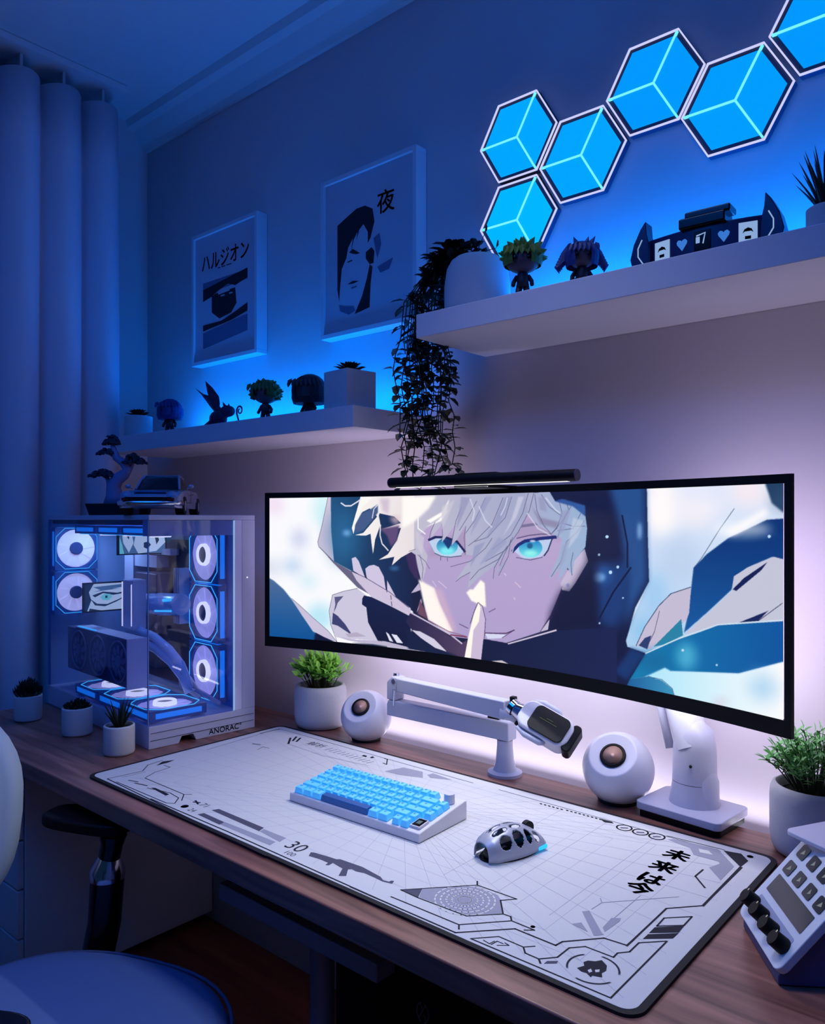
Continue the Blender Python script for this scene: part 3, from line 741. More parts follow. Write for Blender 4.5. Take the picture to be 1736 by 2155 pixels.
# ------------------------------------------------------------------ desk mat with its printed artwork
MATPRINT = [
    ['l', [[-0.5453, -0.2415], [-0.0132, -0.2592]], 0.0022, 'K'],
    ['l', [[0.1615, -0.2463], [0.2023, -0.2465], [0.3519, -0.2458], [0.4041, -0.1882], [0.464, -0.1882], [0.4661, -0.1752], [0.5016, -0.1336], [0.531, -0.1304]], 0.0022, 'K'],
    ['l', [[-0.3754, -0.2448], [-0.1362, -0.2425], [0.2083, -0.2459], [0.2638, -0.2463]], 0.0022, 'K'],
    ['l', [[0.5313, -0.1317], [0.5308, -0.0098], [0.5656, 0.0307], [0.567, 0.186]], 0.0022, 'K'],
    ['l', [[0.531, -0.1304], [0.5315, -0.1135]], 0.0022, 'K'],
    ['l', [[0.5248, 0.2326], [0.4333, 0.226]], 0.0015, 'K'],
    ['l', [[0.5223, 0.2228], [0.095, 0.2262]], 0.0013, 'D'],
    ['l', [[0.0337, 0.2243], [-0.5707, 0.2318], [-0.577, 0.1993]], 0.0015, 'D'],
    ['l', [[-0.577, 0.1993], [-0.5615, 0.0074]], 0.0012, 'D'],
    ['l', [[-0.5453, -0.2415], [-0.5352, -0.169], [-0.5637, -0.1399], [-0.5686, -0.102]], 0.0016, 'K'],
    ['l', [[-0.5138, -0.2387], [-0.3337, -0.2374], [-0.3204, -0.228], [-0.3395, -0.2077], [-0.3759, -0.2031], [-0.4345, -0.2174]], 0.0016, 'K'],
    ['l', [[-0.4917, -0.189], [-0.3484, -0.1904], [-0.3372, -0.1808]], 0.0016, 'K'],
    ['l', [[-0.3484, -0.1904], [-0.3231, -0.2116]], 0.0016, 'K'],
    ['p', [[-0.4304, -0.2116], [-0.4219, -0.2066], [-0.3696, -0.2086], [-0.3692, -0.2171]], 0, 'K'],
    ['l', [[-0.4931, -0.1865], [-0.5085, -0.1565], [-0.5107, -0.1373], [-0.5137, -0.1172], [-0.5357, -0.1184]], 0.0015, 'K'],
    ['p', [[-0.5462, -0.1303], [-0.5609, -0.1067], [-0.5512, -0.0826], [-0.5454, -0.1032]], 0, 'K'],
    ['l', [[-0.5305, -0.2163], [-0.5258, -0.1675]], 0.001, 'D'],
    ['l', [[-0.5036, -0.2178], [-0.4811, -0.2104]], 0.003, 'D'],
    ['l', [[-0.479, -0.2183], [-0.4465, -0.2104]], 0.003, 'D'],
    ['l', [[-0.2995, -0.2016], [-0.2881, -0.195]], 0.003, 'K'],
    ['l', [[-0.3035, -0.1947], [-0.2842, -0.2019]], 0.003, 'K'],
    ['c', [[-0.2928, -0.2246]], [0.003, 0.006], 'K'],
    ['t', [[-0.2684, -0.1984]], ['71', 0.022, 0], 'D'],
    ['t', [[-0.2664, -0.2267]], ['24', 0.018, 0], 'D'],
    ['p', [[-0.2395, -0.2034], [-0.2344, -0.1911], [-0.103, -0.1922], [-0.0978, -0.2068]], 0, 'D'],
    ['p', [[-0.2418, -0.2316], [-0.2376, -0.2203], [-0.1732, -0.2217], [-0.1728, -0.234]], 0, 'D'],
    ['p', [[-0.0986, -0.1959], [-0.0412, -0.1951], [-0.037, -0.2123], [-0.0963, -0.2061]], 0, 'G'],
    ['p', [[-0.1762, -0.2207], [-0.0419, -0.2165], [-0.0388, -0.2312], [-0.1715, -0.2317]], 0, 'G'],
    ['t', [[-0.002, -0.2074]], ['30', 0.04, 0], 'K'],
    ['t', [[0.0095, -0.2307]], ['100', 0.016, 0], 'D'],
    ['p', [[0.0389, -0.2168], [0.0311, -0.2053], [0.0374, -0.2023], [0.0702, -0.1976], [0.0803, -0.1967], [0.0851, -0.1925], [0.1301, -0.1892], [0.1731, -0.195], [0.183, -0.2003], [0.1929, -0.1986], [0.1932, -0.1936], [0.1972, -0.1915], [0.201, -0.2004], [0.1849, -0.2041], [0.1705, -0.2028], [0.1462, -0.2021], [0.133, -0.2062], [0.1229, -0.2049], [0.1194, -0.2094], [0.1327, -0.2265], [0.124, -0.2339], [0.1106, -0.2126], [0.1014, -0.2116], [0.0857, -0.2088], [0.0872, -0.2187], [0.082, -0.2217], [0.08, -0.2137], [0.061, -0.2133]], 0, 'D'],
    ['p', [[0.244, -0.1833], [0.2982, -0.1249], [0.3366, -0.1285], [0.3482, -0.1378], [0.3697, -0.1653], [0.3356, -0.2006], [0.2559, -0.2047]], 0, 'G'],
    ['p', [[0.2227, -0.2057], [0.2434, -0.1825], [0.2556, -0.2062]], 0, 'D'],
    ['c', [[0.3093, -0.1694]], [0.01, 0.0022], 'W'],
    ['c', [[0.3093, -0.1694]], [0.018000000000000002, 0.0022], 'W'],
    ['c', [[0.3093, -0.1694]], [0.026000000000000002, 0.0022], 'W'],
    ['c', [[0.3093, -0.1694]], [0.034, 0.0022], 'W'],
    ['c', [[0.3093, -0.1694]], [0.042, 0.0022], 'W'],
    ['l', [[0.2227, -0.2057], [0.2966, -0.1228], [0.3624, -0.1204], [0.3476, -0.1383], [0.3713, -0.1669], [0.3375, -0.2031], [0.2565, -0.2073], [0.2227, -0.2057]], 0.0018, 'K'],
    ['l', [[0.2966, -0.1228], [0.2895, -0.113]], 0.0018, 'K'],
    ['l', [[0.3713, -0.1669], [0.3827, -0.1658], [0.3897, -0.1743], [0.4249, -0.1746], [0.415, -0.1831]], 0.0018, 'K'],
    ['l', [[0.2255, -0.2296], [0.3433, -0.2274], [0.3897, -0.1743]], 0.0018, 'K'],
    ['l', [[0.3433, -0.2274], [0.3501, -0.2364]], 0.0018, 'K'],
    ['c', [[0.4188, -0.1688]], [0.001, 0.003], 'K'],
    ['l', [[0.3751, -0.2444], [0.399, -0.2173], [0.4358, -0.2176], [0.4456, -0.2066]], 0.0016, 'K'],
    ['l', [[0.4358, -0.2176], [0.4446, -0.2274], [0.4639, -0.2276], [0.479, -0.2098], [0.4796, -0.1823], [0.4932, -0.1665], [0.5302, -0.1656], [0.5299, -0.1538], [0.5397, -0.1419], [0.5396, -0.1153], [0.5636, -0.0894]], 0.0018, 'K'],
    ['l', [[0.4639, -0.2276], [0.4704, -0.2343]], 0.002, 'K'],
    ['l', [[0.3751, -0.2444], [0.5646, -0.2414]], 0.0018, 'K'],
    ['l', [[0.5647, -0.0884], [0.5645, -0.2416]], 0.0018, 'K'],
    ['l', [[0.3895, -0.2371], [0.3997, -0.2387], [0.4011, -0.2297]], 0.0012, 'K'],
    ['l', [[0.4024, -0.2389], [0.4035, -0.2276], [0.4125, -0.2276]], 0.0012, 'K'],
    ['l', [[0.4091, -0.2356], [0.4202, -0.226], [0.413, -0.2246]], 0.0012, 'K'],
    ['p', [[0.4738, -0.2323], [0.4739, -0.2247], [0.4839, -0.2161], [0.4851, -0.2221]], 0, 'D'],
    ['p', [[0.5079, -0.2144], [0.5122, -0.2047], [0.5078, -0.1984], [0.5103, -0.1922], [0.5177, -0.1878], [0.5225, -0.1804], [0.5326, -0.1871], [0.5368, -0.1973], [0.535, -0.2047], [0.5394, -0.2124], [0.5291, -0.2167], [0.5294, -0.221], [0.5214, -0.2164], [0.5154, -0.2177]], 0, 'K'],
    ['p', [[0.5196, -0.2102], [0.521, -0.205], [0.5252, -0.2093], [0.5234, -0.2139]], 0, 'W'],
    ['p', [[0.5258, -0.2041], [0.5296, -0.1996], [0.5317, -0.2045], [0.5287, -0.2082]], 0, 'W'],
    ['a', [[0.523, -0.2034]], [0.03, 0.0025, 0.3, 1.7], 'G'],
    ['a', [[0.523, -0.2034]], [0.03, 0.0025, 2.4, 3.8], 'G'],
    ['a', [[0.523, -0.2034]], [0.03, 0.0025, 4.5, 5.9], 'G'],
    ['l', [[0.54, -0.0623], [0.5389, -0.0363], [0.5654, -0.0083], [0.566, -0.0374], [0.54, -0.0623]], 0.0018, 'K'],
    ['p', [[0.5394, -0.0855], [0.5391, -0.0669], [0.5669, -0.0381], [0.568, -0.0594]], 0, 'K'],
    ['p', [[0.5394, -0.1039], [0.5397, -0.0885], [0.5684, -0.0605], [0.5679, -0.0779]], 0, 'K'],
    ['p', [[0.448, -0.0918], [0.4545, -0.0836], [0.4935, -0.1238], [0.4981, -0.1267], [0.489, -0.1369]], 0, 'G'],
    ['p', [[0.4536, -0.1296], [0.4612, -0.1181], [0.4798, -0.1342]], 0, 'G'],
    ['p', [[0.4884, -0.1117], [0.4859, -0.082], [0.4955, -0.0737], [0.4981, -0.0814], [0.4955, -0.1197]], 0, 'G'],
    ['l', [[0.4549, -0.078], [0.4569, -0.0523], [0.5307, 0.0334]], 0.0014, 'G'],
    ['l', [[0.4569, -0.0523], [0.4495, -0.0422]], 0.0014, 'G'],
    ['l', [[0.4888, -0.0794], [0.4885, 0.0026]], 0.0012, 'G'],
    ['t', [[0.4757, 0.1616]], ['未', 0.04, 0], 'K'],
    ['t', [[0.4768, 0.1081]], ['来', 0.04, 0], 'K'],
    ['t', [[0.4779, 0.0582]], ['は', 0.04, 0], 'K'],
    ['t', [[0.4776, 0.019]], ['今', 0.04, 0], 'K'],
    ['l', [[0.5251, 0.14], [0.5244, 0.1108], [0.5488, 0.0834]], 0.0022, 'K'],
    ['p', [[0.4398, 0.2123], [0.4468, 0.2202], [0.5171, 0.2279], [0.557, 0.1814], [0.5575, 0.1217], [0.5296, 0.153], [0.5371, 0.1772], [0.5328, 0.1833], [0.4945, 0.1822], [0.4806, 0.2035]], 0, 'G'],
    ['p', [[0.492, 0.2097], [0.5068, 0.2126], [0.5174, 0.202], [0.4987, 0.1979]], 0, 'W'],
    ['p', [[0.5246, 0.229], [0.55, 0.2353], [0.5671, 0.2155], [0.5651, 0.1853]], 0, 'K'],
    ['l', [[0.5651, 0.1853], [0.5657, 0.0293]], 0.0028, 'K'],
    ['c', [[0.564, 0.2337]], [0.002, 0.004], 'K'],
    ['c', [[0.364, 0.211]], [0.0125, 0.0022], 'K'],
    ['l', [[0.3598, 0.2074], [0.3688, 0.2134]], 0.003, 'D'],
    ['c', [[0.393, 0.2113]], [0.0125, 0.0022], 'K'],
    ['l', [[0.3889, 0.2077], [0.3977, 0.2137]], 0.003, 'D'],
    ['c', [[0.4216, 0.2119]], [0.0125, 0.0022], 'K'],
    ['l', [[0.4175, 0.2084], [0.4262, 0.2142]], 0.003, 'D'],
    ['p', [[0.1925, 0.2161], [0.1969, 0.2174], [0.201, 0.2134], [0.1973, 0.2115]], 0, 'K'],
    ['p', [[0.2013, 0.2163], [0.2057, 0.2176], [0.2097, 0.2135], [0.2061, 0.2116]], 0, 'K'],
    ['p', [[0.21, 0.2164], [0.2144, 0.2177], [0.2183, 0.2137], [0.2147, 0.2118]], 0, 'K'],
    ['p', [[0.2186, 0.2165], [0.223, 0.2178], [0.2269, 0.2138], [0.2233, 0.212]], 0, 'K'],
    ['p', [[0.2272, 0.2167], [0.2316, 0.218], [0.2354, 0.214], [0.2318, 0.2121]], 0, 'K'],
    ['p', [[0.2357, 0.2168], [0.24, 0.2181], [0.2439, 0.2141], [0.2403, 0.2123]], 0, 'K'],
    ['p', [[0.2463, 0.2187], [0.2505, 0.22], [0.2543, 0.2161], [0.2508, 0.2142]], 0, 'K'],
    ['p', [[0.2546, 0.2189], [0.2589, 0.2201], [0.2626, 0.2162], [0.2591, 0.2144]], 0, 'K'],
    ['p', [[0.2629, 0.219], [0.2672, 0.2203], [0.2708, 0.2164], [0.2673, 0.2145]], 0, 'K'],
    ['p', [[0.2712, 0.2191], [0.2754, 0.2204], [0.279, 0.2165], [0.2755, 0.2146]], 0, 'K'],
    ['p', [[0.2794, 0.2193], [0.2836, 0.2205], [0.2871, 0.2166], [0.2837, 0.2148]], 0, 'K'],
    ['p', [[0.2875, 0.2194], [0.2917, 0.2206], [0.2952, 0.2168], [0.2918, 0.2149]], 0, 'K'],
    ['p', [[0.2956, 0.2195], [0.2997, 0.2208], [0.3032, 0.2169], [0.2998, 0.2151]], 0, 'K'],
    ['p', [[0.3036, 0.2196], [0.3077, 0.2209], [0.3111, 0.217], [0.3077, 0.2152]], 0, 'K'],
    ['p', [[0.3115, 0.2198], [0.3156, 0.221], [0.319, 0.2172], [0.3156, 0.2154]], 0, 'K'],
    ['p', [[0.3194, 0.2199], [0.3235, 0.2211], [0.3269, 0.2173], [0.3235, 0.2155]], 0, 'K'],
    ['p', [[0.3123, 0.2211], [0.3353, 0.2218], [0.3421, 0.2166], [0.3265, 0.2109]], 0, 'K'],
    ['t', [[-0.3996, 0.1965]], ['解析', 0.028, 0], 'D'],
    ['l', [[-0.4568, 0.1598], [-0.491, 0.1956]], 0.004, 'K'],
    ['l', [[-0.4677, 0.1826], [-0.4881, 0.2117]], 0.004, 'K'],
    ['l', [[-0.4563, 0.1843], [-0.4729, 0.2112]], 0.004, 'K'],
    ['l', [[-0.3564, 0.1845], [-0.3519, 0.2035]], 0.0035, 'G'],
    ['l', [[-0.3417, 0.1837], [-0.3372, 0.2026]], 0.0035, 'G'],
    ['l', [[-0.3271, 0.1829], [-0.3226, 0.2017]], 0.0035, 'G'],
    ['l', [[-0.3128, 0.1821], [-0.3082, 0.2007]], 0.0035, 'G'],
    ['l', [[-0.2986, 0.1813], [-0.2939, 0.1998]], 0.0035, 'G'],
    ['l', [[-0.2846, 0.1805], [-0.2798, 0.1989]], 0.0035, 'G'],
    ['l', [[-0.2707, 0.1797], [-0.2659, 0.198]], 0.0035, 'G'],
    ['l', [[-0.2569, 0.1789], [-0.2521, 0.1971]], 0.0035, 'G'],
    ['l', [[-0.2434, 0.1781], [-0.2385, 0.1963]], 0.0035, 'G'],
    ['l', [[-0.2299, 0.1774], [-0.225, 0.1954]], 0.0035, 'G'],
    ['l', [[-0.2167, 0.1766], [-0.2116, 0.1945]], 0.0035, 'G'],
    ['l', [[-0.4568, 0.1598], [-0.3285, 0.1497], [-0.1978, 0.1663]], 0.0012, 'G'],
    ['p', [[-0.2607, 0.2054], [-0.2623, 0.2141], [-0.2507, 0.214], [-0.2471, 0.2057]], 0, 'K'],
    ['p', [[-0.2394, 0.2095], [-0.2397, 0.2192], [-0.2308, 0.217], [-0.2313, 0.2081]], 0, 'K'],
    ['l', [[-0.2088, 0.2246], [-0.2003, 0.225], [-0.177, 0.1974], [-0.19, 0.1997]], 0.002, 'K'],
    ['p', [[-0.1505, 0.1619], [-0.1361, 0.2064], [-0.0865, 0.2109], [-0.0626, 0.1824], [-0.1114, 0.1645]], 0, 'G'],
    ['p', [[-0.0674, 0.2025], [-0.0641, 0.2177], [-0.0085, 0.2112], [-0.0511, 0.1923]], 0, 'G'],
    ['l', [[-0.4743, 0.0827], [-0.4826, 0.1062], [-0.4629, 0.1077]], 0.0014, 'D'],
    ['l', [[-0.52, 0.1053], [-0.502, 0.1129]], 0.003, 'D'],
    ['l', [[-0.5776, 0.1722], [-0.5735, 0.2293]], 0.003, 'D'],
]
MC = (-0.96, -0.4355)
def rrect(w, h, r, n=8):
    out = []
    for cx_, cy_, a0 in ((w / 2 - r, h / 2 - r, 0), (-w / 2 + r, h / 2 - r, 90), (-w / 2 + r, -h / 2 + r, 180), (w / 2 - r, -h / 2 + r, 270)):
        for k in range(n + 1):
            a = R(a0 + 90 * k / n); out.append((cx_ + r * math.cos(a), cy_ + r * math.sin(a)))
    return out
mt = thing('desk_mat', 'large white desk mat printed with thin black line graphics', 'desk mat', (MC[0], MC[1], .75))
mat_w = mat('mat_fabric', (204, 204, 206), .85, noise=.035, nscale=500, bump=.1)
mk = mat('mat_ink_black', (22, 22, 38), .85); md = mat('mat_ink_dark_grey', (76, 76, 96), .85); mg = mat('mat_ink_grey', (150, 150, 166), .85); mf = mat('mat_ink_faint', (172, 170, 186), .85)
edge = MB(); edge.prism(rrect(1.206, .517, .024), 0, .0040); obj('stitched_edge', edge, dark_m, mt)
mb = MB(); mb.prism(rrect(1.188, .500, .017), .0036, .0042, mi=0)
ZP = .0043; lay = [0]
inks = {'W': 0, 'K': 1, 'D': 2, 'G': 3, 'f': 4}
def strip(pts, w, m, closed=False):
    if m in (1, 2): w = w * 1.3
    lay[0] += 1; z = ZP + lay[0] * 1.2e-6
    for i in range(len(pts) - 1):
        a, b = Vector(pts[i]), Vector(pts[i + 1]); d = (b - a)
        if d.length < 1e-6: continue
        d.normalize(); nn = Vector((-d.y, d.x)) * w / 2; e = d * w * .3
        q = [a - e + nn, b + e + nn, b + e - nn, a - e - nn]
        mb.poly([(p.x, p.y, z) for p in q][::-1], m)
# faint tunnel grid that covers the mat
Wm, Hm = .575, .232
cgx, cgy = .02, .03
for k in range(1, 13):
    f_ = (k / 12.0) ** 1.6
    x0, x1 = cgx - (cgx + Wm) * f_, cgx + (Wm - cgx) * f_; y0, y1 = cgy - (cgy + Hm) * f_, cgy + (Hm - cgy) * f_
    if k < 12: strip([(x0, y0), (x1, y0), (x1, y1), (x0, y1), (x0, y0)], .0007, 4)
for k in range(-9, 10):
    strip([(cgx, cgy), (k / 9.0 * Wm, -Hm)], .0007, 4); strip([(cgx, cgy), (k / 9.0 * Wm, Hm)], .0006, 4)
for k in range(-3, 4):
    strip([(cgx, cgy), (Wm, k / 4.0 * Hm)], .0007, 4); strip([(cgx, cgy), (-Wm, k / 4.0 * Hm)], .0007, 4)
for x in (.24, .33, .42):
    strip([(x, -.13), (x, .22)], .0010, 4)
for kind, P, a, col in MATPRINT:
    m = inks[col]
    if kind == 'l': strip(P, a, m)
    elif kind == 'p':
        lay[0] += 1; z = ZP + lay[0] * 1.2e-6
        mb.poly([(p[0], p[1], z) for p in P], m)
    elif kind in 'ca':
        r_, w_ = a[0], a[1]; a0, a1 = (0, 2 * math.pi) if kind == 'c' else (a[2], a[3])
        strip([(P[0][0] + r_ * math.cos(a0 + (a1 - a0) * k / 24), P[0][1] + r_ * math.sin(a0 + (a1 - a0) * k / 24)) for k in range(25)], w_, m)
    elif kind == 't':
        lay[0] += 1; z = ZP + lay[0] * 1.2e-6
        v_, f_ = text_polys(a[0], a[1])
        mb.add([(P[0][0] + q[0], P[0][1] + q[1], z) for q in v_], f_, m)
        if a[0] in '未来は今':   # bold strokes
            for dx, dy in ((.0016, 0), (-.0016, 0), (0, .0013), (0, -.0013), (.0011, .0009), (-.0011, -.0009), (.0011, -.0009), (-.0011, .0009)):
                mb.add([(P[0][0] + q[0] + dx, P[0][1] + q[1] + dy, z) for q in v_], f_, m)
obj('printed_top', mb, [mat_w, mk, md, mg, mf], mt)

# ------------------------------------------------------------------ monitor
CXm, CYm, HW, SAG, ROTm = -.8965, -.3025, .5915, .095, R(-1.4)
RR = (HW ** 2 + SAG ** 2) / (2 * SAG)
mon = thing('monitor', 'very wide curved black monitor showing hooded artwork with blue eyes', 'monitor', (CXm, CYm, .979), ROTm)
HM = .367
def cv(x, off=0.0):   # point on the front curve, offset towards the back
    ang = math.asin(max(-1, min(1, x / RR)))
    return ((RR + off) * math.sin(ang), (RR + off) * math.cos(ang) - (RR - SAG))
def curved(x0, x1, z0, z1, o0, o1, n=40, g=None):
    g = g or MB()
    vs_ = []
    for k in range(n + 1):
        x = x0 + (x1 - x0) * k / n
        for o_ in (o0, o1):
            a, b = cv(x, o_)
            vs_.append((a, b, z0)); vs_.append((a, b, z1))
    fs_ = []
    for k in range(n):
        i, j = 4 * k, 4 * k + 4
        fs_ += [(i, j, j + 1, i + 1), (i + 2, i + 3, j + 3, j + 2), (i + 1, j + 1, j + 3, i + 3), (i, i + 2, j + 2, j)]
    fs_ += [(0, 1, 3, 2), (4 * n, 4 * n + 2, 4 * n + 3, 4 * n + 1)]
    return g.add(vs_, fs_)
bz = MB()
curved(-HW, HW, 0, .024, -.001, .006, g=bz); curved(-HW, HW, HM - .013, HM, -.001, .006, g=bz)
curved(-HW, -HW + .012, .0241, HM - .0131, -.001, .006, 2, bz); curved(HW - .010, HW, .0241, HM - .0131, -.001, .006, 2, bz)
obj('bezel', bz, black_p, mon)
obj('back_cover', curved(-HW + .03, HW - .03, .012, HM - .012, .0062, .024), mat('dark_grey_plastic', (34, 34, 40), .5), mon)
obj('back_bulge', curved(-.16, .16, .08, .29, .0245, .060, 12), MATS['dark_grey_plastic'], mon, bevel=.004)

